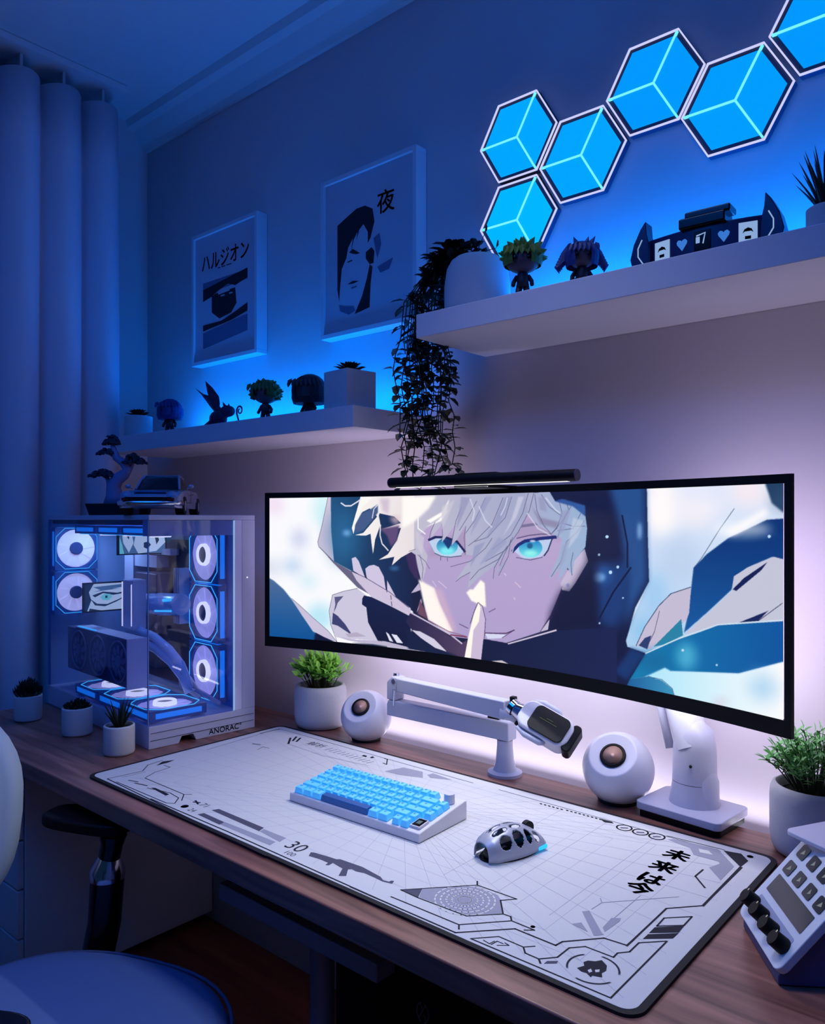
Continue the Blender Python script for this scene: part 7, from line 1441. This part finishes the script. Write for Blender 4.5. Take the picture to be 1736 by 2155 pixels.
g = MB(); g.bb(-.001, .0015, .222, .2255, .0535, HP - .013); obj('light_edge', g, emis('case_edge_light', (150, 190, 245), .8), pc)
for z_ in (.019, .036):
    g = MB(); g.bb(.0001, .0008, .004, DP - .004, z_, z_ + .0012); obj('seam_line', g, mat('seam_grey', (70, 72, 95), .6), pc)
g = MB(); v_, f_ = text_polys('ANORAC°', .019)
for dz_ in (0, .0007):
    g.add([(.0008, .200 + a[0] * 1.05, .0115 + a[1] + dz_) for a in v_], f_); obj('lettering', g, dark_m, pc)
g = MB(); g.cyl((0, .262, .385), (.0015, .262, .385), .0016, seg=10); obj('power_light', g, emis('power_led', (235, 225, 255), 1.5), pc)

ring_e = emis('fan_ring_light', (70, 190, 255), 1.25)
side_e = emis('fan_side_light', (18, 130, 245), 1.0)
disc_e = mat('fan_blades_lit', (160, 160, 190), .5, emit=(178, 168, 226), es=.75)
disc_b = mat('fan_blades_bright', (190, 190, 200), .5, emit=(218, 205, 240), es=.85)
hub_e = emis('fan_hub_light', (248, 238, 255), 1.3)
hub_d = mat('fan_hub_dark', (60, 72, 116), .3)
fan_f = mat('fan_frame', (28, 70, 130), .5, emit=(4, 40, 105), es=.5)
blade_g = mat('gpu_fan_blade', (130, 136, 175), .4)
def fan(T, s, depth, style, oct_=True):
    """a fan whose face looks along local +Z of T; s = side length"""
    h = s / 2; c_ = h * .42
    sq = [(h, -h + c_), (h, h - c_), (h - c_, h), (-h + c_, h), (-h, h - c_), (-h, -h + c_), (-h + c_, -h), (h - c_, -h)]
    circ = [(h * .88 * math.cos(R(22.5 + 11.25 + 22.5 * k)), h * .88 * math.sin(R(22.5 + 11.25 + 22.5 * k))) for k in range(16)]
    f = MB(); f.M = T
    # frame: square plate with a round opening
    N_ = 32
    out_, in_ = [], []
    for k in range(N_):
        a = 2 * math.pi * k / N_; ca, sa = math.cos(a), math.sin(a); m = max(abs(ca), abs(sa))
        out_.append((h * ca / m * .985, h * sa / m * .985)); in_.append((h * .90 * ca, h * .90 * sa))
    vs_ = [(x, y, z) for z in (0, -depth) for x, y in out_] + [(x, y, z) for z in (0, -depth) for x, y in in_]
    fs_ = []
    for k in range(N_):
        j = (k + 1) % N_
        fs_ += [(k, j, 2 * N_ + j, 2 * N_ + k), (N_ + j, N_ + k, 3 * N_ + k, 3 * N_ + j), (k, N_ + k, N_ + j, j), (2 * N_ + k, 2 * N_ + j, 3 * N_ + j, 3 * N_ + k)]
    f.add(vs_, fs_); fo = obj('fan', f, fan_f, pc)
    r_ = MB(); r_.M = T
    for k in range(8):
        a, b = Vector((*sq[k], 0)), Vector((*sq[(k + 1) % 8], 0))
        if oct_ and k in (1, 5) and False: continue
        r_.tube([(a.x * .95, a.y * .95, .001), (b.x * .95, b.y * .95, .001)], .0011 if s > .1 else .0008, 6)
    obj('light_ring', r_, ring_e, fo)
    e = MB(); e.M = T
    for sx in (-1, 1): e.box((sx * h * .99, 0, -depth * .5), (.0015, s * .80, depth * .5))
    for sy in (-1, 1): e.box((0, sy * h * .99, -depth * .5), (s * .80, .0015, depth * .5))
    obj('side_light', e, side_e, fo)
    bl = MB(); bl.M = T
    for k in range(9):
        a0 = 2 * math.pi * k / 9
        for q in range(4):
            p = [(h * .25, a0 + .0 + q * .15), (h * .25, a0 + .15 + q * .15), (h * .84, a0 + .25 + .15 + q * .15), (h * .84, a0 + .25 + q * .15)]
            zq = [-.004 - q * .0004, -.004 - (q + 1) * .0004, -.004 - (q + 1) * .0004, -.004 - q * .0004]
            bl.poly([(rr * math.cos(aa_), rr * math.sin(aa_), z_ * (depth / .025)) for (rr, aa_), z_ in zip(p, zq)])
    bl.lathe([(h * .885, -.0065), (0, -.0065)], seg=40, caps=False)
    obj('blades', bl, disc_b if style == 'bright' else (blade_g if style == 'gpu' else disc_e), fo)
    hb = MB(); hb.M = T
    if style == 'bright': hb.lathe([(h * .30, -depth * .5), (h * .30, .0), (h * .27, .002), (0, .002)], seg=28)
    elif style == 'ring': hb.lathe([(h * .39, -.005), (h * .38, .004), (h * .36, .006), (h * .31, .006), (h * .29, .004), (h * .28, -.001)], seg=32, caps=False)
    else: hb.lathe([(h * .26, -depth * .5), (h * .26, -.001), (0, -.001)], seg=20)
    obj('hub', hb, {'bright': hub_d, 'ring': hub_e, 'gpu': mat('gpu_hub', (30, 34, 56), .4)}[style], fo, smooth=True, auto=40)
    if style == 'ring':
        hc = MB(); hc.M = T; hc.lathe([(h * .29, .001), (0, .002)], seg=24, caps=False); obj('hub_center', hc, hub_d, fo)
    if style == 'bright':
        hc = MB(); hc.M = T; hc.lathe([(h * .50, -.0035), (h * .31, -.0035)], seg=32)
    return fo
MX = Matrix.Rotation(R(90), 4, 'Y')      # face +x
MYn = Matrix.Rotation(R(90), 4, 'X')     # face -y
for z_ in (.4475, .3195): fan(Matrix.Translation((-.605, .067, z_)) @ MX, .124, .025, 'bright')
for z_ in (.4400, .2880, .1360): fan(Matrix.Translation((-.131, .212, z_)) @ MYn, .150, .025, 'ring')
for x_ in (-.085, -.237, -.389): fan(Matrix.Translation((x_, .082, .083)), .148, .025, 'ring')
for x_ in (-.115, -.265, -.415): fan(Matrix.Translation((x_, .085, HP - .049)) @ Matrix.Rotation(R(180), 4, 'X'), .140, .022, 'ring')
# graphics card
gm = mat('gpu_dark', (70, 76, 112), .45, noise=.1); gwm = mat('gpu_white', (205, 205, 228), .45, noise=.02)
g = MB(); g.bb(-.575, -.171, .030, .078, .108, .228); go = obj('graphics_card', g, gm, pc, bevel=.003)
g = MB(); g.bb(-.170, -.166, .022, .080, .108, .234); g.bb(-.52, -.171, .0305, .079, .2285, .232); obj('end_plate', g, gwm, go, bevel=.001)
for x_ in (-.232, -.360, -.490):
    f_ = MB(); T = Matrix.Translation((x_, .0295, .170)) @ MYn; f_.M = T
    f_.lathe([(.054, 0), (.054, .003), (.050, .003), (.050, .0)], seg=32, caps=False)
    for k in range(9):
        a = 2 * math.pi * k / 9; f_.leaf((.016 * math.cos(a), .016 * math.sin(a), .001), (math.cos(a + .3), math.sin(a + .3), 0), (0, 0, 1), .033, .018, 0, .1)
    f_.lathe([(.016, 0), (.016, .002), (0, .002)], seg=20)
    obj('card_fan', f_, blade_g, go)
g = MB(); g.bb(-.50, -.38, .030, .034, .2325, .2355); obj('light_bar', g, ring_e, go)
# motherboard and parts
mbm = mat('board_dark', (30, 34, 66), .5, noise=.3, nscale=60)
g = MB(); g.bb(-.585, -.245, .233, .2395, .075, .475); bo = obj('motherboard', g, mbm, pc)
g = MB(); g.bb(-.55, -.36, .195, .2325, .395, .43); g.bb(-.56, -.50, .19, .2325, .25, .44); g.bb(-.48, -.30, .205, .2325, .432, .45); obj('heatsink', g, gwm, bo, bevel=.002)
g = MB(); g.bb(-.40, -.27, .15, .2325, .27, .385); obj('cpu_block', g, mat('mauve_metal', (110, 92, 112), .35, metal=.3, noise=.1), bo, bevel=.003)
g = MB()
for k in range(4): g.bb(-.262 + k * .010, -.257 + k * .010, .195, .2325, .25, .40)
obj('memory_stick', g, gwm, bo, bevel=.0008)
g = MB(); g.sphere((-.315, .148, .325), .004, 10, 8); obj('led_dot', g, hub_e, bo)
# two picture displays
def display(c, w_, h_, ang, shapes):
    g = MB(); g.M = Matrix.Translation(c) @ Matrix.Rotation(ang, 4, 'Z')
    g.bb(-w_ / 2, w_ / 2, 0, .008, -h_ / 2, h_ / 2); o = obj('small_display', g, black_p, pc, bevel=.001)
    ms_ = [emis('lcd_white', (205, 220, 235), 1.0), emis('lcd_dark', (34, 58, 84), .8), emis('lcd_cyan', (120, 215, 215), 1.0), emis('lcd_blue', (90, 130, 170), .8)]
    q = MB(); q.M = g.M
    for k, (m, pts) in enumerate(shapes):
        q.poly([((a - .5) * w_ * .93, -.0006 - .00005 * k, (.5 - b) * h_ * .90) for a, b in pts], m)
    obj('display_picture', q, ms_, o)
eye = [(0, [(0, 0), (1, 0), (1, 1), (0, 1)]), (1, [(0, 0), (.22, 0), (.10, .3), (.16, .6), (.06, 1), (0, 1)]), (3, [(.2, .12), (1, .05), (1, .16), (.4, .25)]), (1, [(.18, .42), (.45, .30), (.8, .38), (1, .34), (1, .40), (.7, .45), (.45, .36), (.25, .50)]),
       (1, [(.14, .55), (.3, .74), (.55, .78), (.85, .62), (1, .5), (1, .56), (.8, .70), (.5, .86), (.25, .8)]), (2, [(.38, .5), (.48, .40), (.62, .40), (.68, .52), (.58, .64), (.44, .62)]), (1, [(.5, .46), (.56, .46), (.56, .55), (.5, .55)]), (3, [(.2, .3), (.5, .2), (.9, .22), (.5, .26)]), (1, [(.12, .9), (.4, 1), (.1, 1)])]
display((-.455, .088, .3155), .122, .083, R(90), eye)
fog = [(3, [(0, 0), (1, 0), (1, 1), (0, 1)]), (0, [(.05, 0), (.25, 0), (.3, .5), (.2, .95), (.08, .5)]), (1, [(.12, .1), (.22, .1), (.2, .35)]), (0, [(.35, .1), (.7, .2), (.95, 0), (1, .5), (.8, .9), (.4, 1), (.3, .6)]), (2, [(.0, .2), (.06, .6), (.1, 1), (0, 1)]), (1, [(.52, .5), (.62, .45), (.68, .6), (.6, .8), (.52, .72)]), (1, [(.75, .1), (.82, .05), (.86, .4), (.8, .6)])]
display((-.352, .150, .4680), .142, .066, R(90), fog)
# cooling tubes
tube_m = mat('frosted_tube', (170, 190, 225), .15, emit=(40, 80, 150), es=.25)
g = MB(); g.tube([(-.36, .165, .305), (-.30, .160, .303), (-.22, .158, .307), (-.155, .162, .312)], [.026, .030, .030, .028], 24); obj('reservoir', g, tube_m, pc, smooth=True, auto=50)
g = MB(); g.tube([(-.345, .129, .300), (-.325, .128, .300)], .008, 10); g.tube([(-.19, .130, .322), (-.158, .133, .326)], .004, 8); g.tube([(-.24, .131, .290), (-.158, .135, .296)], .0025, 8); obj('reservoir_light', g, ring_e, pc, smooth=True)
for k, (dx, dz) in enumerate(((0, 0), (.012, -.030))):
    g = MB(); g.tube([(-.33 + dx, .10, .235 + dz), (-.28 + dx, .105, .238 + dz), (-.21 + dx, .115, .226 + dz), (-.15 + dx, .125, .200 + dz), (-.105 + dx, .135, .165 + dz), (-.085 + dx, .14, .130 + dz), (-.083 + dx, .145, .11)], .0115, 14)
    obj('coolant_tube', g, tube_m, pc, smooth=True)
g = MB(); g.bb(-.335, -.275, .085, .125, .240, .372); obj('pump_block', g, gwm, pc, bevel=.004)
g = MB(); g.bb(-.3375, -.3355, .084, .088, .245, .365); g.bb(-.280, -.277, .0835, .0845, .25, .36); obj('pump_light', g, hub_e, pc)
g = MB(); g.tube([(-.30, .17, .19), (-.22, .19, .14), (-.17, .17, .10), (-.06, .16, .087)], .006, 10); g.tube([(-.28, .18, .18), (-.2, .2, .12), (-.12, .19, .09), (-.03, .2, .07)], .006, 10); obj('cable', g, pw, pc, smooth=True)
g = MB(); g.bb(-.280, -.268, .15, .16, .13, .205); obj('status_light', g, mat('status_dark', (20, 50, 80), .4), pc)
g = MB(); g.bb(-.2675, -.266, .151, .159, .175, .205); obj('status_glow', g, ring_e, pc)

# ------------------------------------------------------------------ things standing on the computer case
def pcw(x, y):
    a = R(-5); return (-1.633 + x * math.cos(a) - y * math.sin(a), -.509 + x * math.sin(a) + y * math.cos(a))
ZT = .75 + HP
X_, Y_ = pcw(-.470, .125)
bt = thing('bonsai_model', 'pale brick-built bonsai tree with dark foliage pads in a black tray on the computer case', 'model tree', (X_, Y_, ZT), R(40.8))
g = MB(); g.add([(-.062, -.035, 0), (.062, -.035, 0), (.062, .035, 0), (-.062, .035, 0), (-.072, -.042, .034), (.072, -.042, .034), (.072, .042, .034), (-.072, .042, .034)], [(3, 2, 1, 0), (4, 5, 6, 7), (0, 1, 5, 4), (1, 2, 6, 5), (2, 3, 7, 6), (3, 0, 4, 7)])
obj('tray', g, mat('tray_black', (16, 18, 30), .4), bt, bevel=.002)
tm = mat('bonsai_trunk', (120, 124, 172), .5, noise=.05)
g = MB(); g.tube([(0, 0, .033), (-.004, 0, .060), (-.006, 0, .085), (.006, 0, .105), (.024, 0, .118), (.034, 0, .132), (.022, 0, .150), (.002, 0, .165), (-.006, 0, .190), (-.010, 0, .205)], [.036, .023, .020, .018, .016, .014, .012, .011, .008, .005], 9)
g.tube([(-.006, 0, .085), (-.020, 0, .095), (-.028, 0, .115)], [.010, .008, .005], 8); g.tube([(.030, 0, .128), (.045, 0, .140), (.050, 0, .152)], [.009, .007, .005], 8)
g.tube([(0, 0, .17), (-.012, 0, .172), (-.018, 0, .178)], [.006, .004, .003], 8)
obj('trunk', g, tm, bt, smooth=True)
fm_ = mat('bonsai_foliage', (20, 26, 56), .6, noise=.3)
def pad(cx_, cz_, w_, h_, n_, sd_):
    rr = random.Random(sd_); g = MB()
    for k in range(n_):
        a = rr.uniform(0, 6.283); q = rr.random() ** .5
        x, y = cx_ + q * w_ * math.cos(a), q * w_ * .6 * math.sin(a); z = cz_ + h_ * (1 - q * q) * rr.uniform(.2, 1)
        g.cyl((x, y, z), (x + rr.uniform(-.003, .003), y, z + .006), .0075, .005, 7)
    return g
for args in ((-.012, .201, .022, .028, 60, 1), (-.026, .174, .024, .016, 44, 2), (.052, .146, .033, .032, 80, 3), (-.038, .110, .036, .018, 64, 4)):
    obj('foliage_pad', pad(*args), fm_, bt)

# model car, seen from its nose
cr_ = thing('model_car', 'silver brick-built classic sports car model on top of the computer case', 'model car', (-1.780, -.385, ZT), math.atan2(.729, .69))
# local +Y points to the tail; nose at -Y
cs = mat('car_silver', (150, 156, 190), .22, metal=.25, noise=.02, coat=.5)
def carsec(hw, zb, zs_, zt, tw):
    return [(-hw, zb), (-hw * 1.02, (zb + zs_) / 2), (-hw * .96, zs_), (-tw, zt), (0, zt + .001), (tw, zt), (hw * .96, zs_), (hw * 1.02, (zb + zs_) / 2), (hw, zb)]
def loft(secs, g):
    n_ = len(secs[0][1]); vs_ = [(x, y, z) for y, s_ in secs for x, z in s_]
    fs_ = [(i * n_ + k, i * n_ + (k + 1) % n_, (i + 1) * n_ + (k + 1) % n_, (i + 1) * n_ + k) for i in range(len(secs) - 1) for k in range(n_)]
    fs_ += [tuple(range(n_))[::-1], tuple((len(secs) - 1) * n_ + k for k in range(n_))]
    return g.add(vs_, fs_)
g = MB(); loft([(-.148, carsec(.060, .020, .034, .040, .045)), (-.140, carsec(.068, .016, .042, .048, .040)), (-.120, carsec(.072, .016, .052, .054, .040)), (-.085, carsec(.072, .016, .058, .060, .045)), (-.04, carsec(.070, .016, .062, .064, .050)), (.03, carsec(.070, .016, .062, .066, .05)), (.09, carsec(.073, .016, .060, .064, .05)), (.13, carsec(.070, .018, .050, .055, .045)), (.148, carsec(.060, .022, .036, .042, .04))], g)
obj('body', g, cs, cr_, smooth=True, auto=35)
g = MB(); loft([(-.052, carsec(.056, .060, .062, .0635, .052)), (-.022, carsec(.052, .060, .085, .092, .040)), (.0, carsec(.052, .060, .092, .099, .040)), (.045, carsec(.050, .060, .088, .096, .038)), (.11, carsec(.045, .058, .062, .064, .03))], g)
obj('cabin', g, mat('car_window', (18, 18, 36), .15), cr_, smooth=True, auto=35)
g = MB()
g.bb(-.042, .042, -.004, .045, .0985, .1015)
for sx in (-1, 1):
    g.tube([(sx * .053, -.052, .064), (sx * .046, -.022, .090), (sx * .041, -.002, .100), (sx * .040, .045, .098), (sx * .042, .11, .066)], .003, 6)
obj('roof_frame', g, cs, cr_)
g = MB(); g.bb(-.038, .038, -.136, -.062, .0525, .0575); obj('hood', g, mat('car_hood_blue', (70, 92, 150), .2, coat=.5), cr_, bevel=.002)
wh = mat('tyre_black', (12, 12, 16), .7)
for sx in (-1, 1):
    for y in (-.092, .092):
        g = MB(); g.cyl((sx * .054, y, .0225), (sx * .0745, y, .0225), .0225, seg=28); o = obj('wheel', g, wh, cr_, smooth=True, auto=40)
        g = MB(); g.cyl((sx * .0746, y, .0225), (sx * .0755, y, .0225), .013, seg=20); obj('rim', g, chrome_m, o, smooth=True, auto=40)
    g = MB(); g.lathe([(0, 0), (.0125, 0), (.0125, .004), (.009, .006), (0, .007)], seg=20); o = obj('headlight', g, mat('headlight_glass', (120, 140, 180), .1, coat=1), cr_, smooth=True, auto=40)
    o.matrix_local = Matrix.Translation((sx * .053, -.140, .044)) @ Matrix.Rotation(R(70), 4, 'X')
    g = MB(); g.sphere((sx * .077, -.030, .072), .007, 12, 8, s=(1, .6, .8)); g.tube([(sx * .066, -.03, .066), (sx * .074, -.03, .070)], .0016, 6); obj('side_mirror', g, cs, cr_, smooth=True)
    g = MB(); g.bb(sx * .0722, sx * .0728, -.052, .045, .030, .031); g.bb(sx * .0722, sx * .0728, -.004, -.003, .030, .060); g.box((sx * .0725, .018, .052), (.001, .012, .003)); obj('door_line', g, black_p, cr_)
g = MB(); g.tube([(-.073, -.125, .028), (-.066, -.148, .028), (-.03, -.157, .028), (.03, -.157, .028), (.066, -.148, .028), (.073, -.125, .028)], .0062, 10); obj('bumper', g, chrome_m, cr_, smooth=True)
g = MB(); g.bb(-.052, .052, -.156, -.149, .0345, .042); obj('grille', g, black_p, cr_)
for sx in (-1, 1):
    g = MB(); g.bb(sx * .045, sx * .060, -.1565, -.148, .0345, .040); obj('indicator', g, mat('indicator_red', (90, 24, 20), .3), cr_)
# ------------------------------------------------------------------ office chair at the left foreground
ch = thing('office_chair', 'rounded grey-blue office chair with black armrests pulled up to the desk', 'chair', (-1.19, -.965, 0), 0)
cf = mat('chair_fabric', (84, 110, 160), .85, noise=.04, nscale=300, bump=.1)
cl_ = mat('chair_back_pale', (176, 196, 214), .6, noise=.02)
def superell(a, b, n_=2.6, k=40):
    out = []
    for i in range(k):
        t_ = 2 * math.pi * i / k; c_, s_ = math.cos(t_), math.sin(t_)
        out.append((a * math.copysign(abs(c_) ** (2 / n_), c_), b * math.copysign(abs(s_) ** (2 / n_), s_)))
    return out
def cushion(a, b, levels, yaw=0):
    g = MB(); k = 48
    vs_ = []
    for s_, z in levels:
        for x, y in superell(a * s_, b * s_, 2.5, k):
            vs_.append((x * math.cos(yaw) - y * math.sin(yaw), x * math.sin(yaw) + y * math.cos(yaw), z))
    fs_ = [(i * k + q, i * k + (q + 1) % k, (i + 1) * k + (q + 1) % k, (i + 1) * k + q) for i in range(len(levels) - 1) for q in range(k)]
    fs_ += [tuple(range(k))[::-1], tuple((len(levels) - 1) * k + q for q in range(k))]
    return g.add(vs_, fs_)
YW_ = R(20)
o = obj('seat', cushion(.275, .275, [(.80, .405), (.95, .413), (1.0, .435), (1.0, .462), (.97, .482), (.90, .494), (.75, .500), (.5, .502), (.2, .503)], YW_), cf, ch, smooth=True)
g = MB(); g.M = Matrix.Rotation(YW_, 4, 'Z')
g.tube([(x, y, .478) for x, y in superell(.276, .276, 2.5, 48)] + [(superell(.276, .276, 2.5, 48)[0][0], 0, .478)], .003, 6); obj('seat_piping', g, mat('chair_piping', (70, 84, 120), .8), o, smooth=True)
# backrest stands on the -X side
g = MB(); levels = []
k = 40; vs_ = []
for i, (yy, s_) in enumerate(((-.045, .80), (-.030, .96), (-.010, 1.0), (.012, 1.0), (.032, .95), (.045, .78))):
    for x, z in superell(.21, .205, 2.6, k):
        vs_.append((x * s_, yy + .25 * x * x * 3, z * s_))
g.add(vs_, [(i * k + q, i * k + (q + 1) % k, (i + 1) * k + (q + 1) % k, (i + 1) * k + q) for i in range(5) for q in range(k)] + [tuple(range(k)), tuple(5 * k + q for q in range(k))[::-1]])
o = obj('backrest', g, cl_, ch, loc=(-.452, -.044, .742), rot=(R(-8), 0, R(90 - 52)), smooth=True)
g = MB(); g.tube([(x * 1.0, -.008 + .75 * x * x - .02, z * 1.0) for x, z in superell(.19, .186, 2.6, 40)], .002, 6); obj('back_piping', g, MATS['chair_piping'], o, smooth=True)
g = MB(); g.tube([(-.20, 0, .41), (-.30, 0, .44), (-.36, 0, .55), (-.385, 0, .66)], .022, 14); obj('back_bracket', g, black_p, ch, smooth=True)
# far armrest (towards the desk)
g = MB(); ax_, ay_ = -.288, .262
g.tube([(ax_ + .035, ay_ - .055, .40), (ax_ + .034, ay_ - .028, .43), (ax_ + .034, ay_ - .012, .50), (ax_ + .034, ay_ - .006, .582)], [.030, .031, .031, .032], 20)
obj('arm_post', g, black_g, ch, smooth=True, auto=60)
g = MB(); g.tube([(ax_ + .034, ay_ - .006, .5825), (ax_ + .034, ay_ - .006, .600), (ax_ + .038, ay_ - .004, .625)], [.033, .033, .020], 24); obj('arm_collar', g, chrome_m, ch, smooth=True, auto=50)
g = MB(); g.tube([(ax_ + .038, ay_ - .004, .6255), (ax_ + .044, ay_ - .002, .650), (ax_ + .045, ay_, .668)], [.021, .021, .026], 20); obj('arm_upper_post', g, black_g, ch, smooth=True, auto=60)
def armpad(cx_, cy_, cz_, yaw, L_=.125, W__=.045):
    g = MB(); g.M = Matrix.Translation((cx_, cy_, cz_)) @ Matrix.Rotation(yaw, 4, 'Z')
    g.prism([(x, y) for x, y in superell(L_, W__, 3.4, 32)], -.011, .012); return g
obj('armrest', armpad(ax_ - .015, ay_ - .018, .686, R(22), .098), black_p, ch, bevel=.006, segs=3)
# near armrest
g = MB(); g.tube([(.05, -.22, .41), (.10, -.235, .44), (.12, -.24, .52), (.12, -.24, .60)], [.026, .028, .028, .03], 18); g.tube([(.12, -.24, .60), (.12, -.235, .645)], [.02, .024], 18); obj('arm_post', g, black_g, ch, smooth=True, auto=60)
obj('armrest', armpad(.150, -.190, .668, R(40), .125), black_g, ch, bevel=.006, segs=3)
# column and star base
g = MB(); g.cyl((0, 0, .10), (0, 0, .30), .028, seg=20); g.cyl((0, 0, .30), (0, 0, .395), .018, seg=20); g.bb(-.09, .09, -.06, .06, .380, .404); obj('column', g, black_p, ch, smooth=True, auto=40)
for k in range(5):
    a = R(72 * k + 20); g = MB(); g.tube([(0, 0, .115), (.15 * math.cos(a), .15 * math.sin(a), .10), (.28 * math.cos(a), .28 * math.sin(a), .068)], [.03, .024, .016], 10); o = obj('base_leg', g, black_p, ch, smooth=True)
    g = MB(); wx, wy = .28 * math.cos(a), .28 * math.sin(a)
    for s_ in (-1, 1):
        ox_, oy_ = -math.sin(a) * .012 * s_, math.cos(a) * .012 * s_
        g.cyl((wx + ox_, wy + oy_, .028), (wx + ox_ * 1.9, wy + oy_ * 1.9, .028), .028, seg=18)
    g.cyl((wx, wy, .03), (wx, wy, .06), .008, seg=10); obj('caster', g, dark_m, o, smooth=True, auto=40)
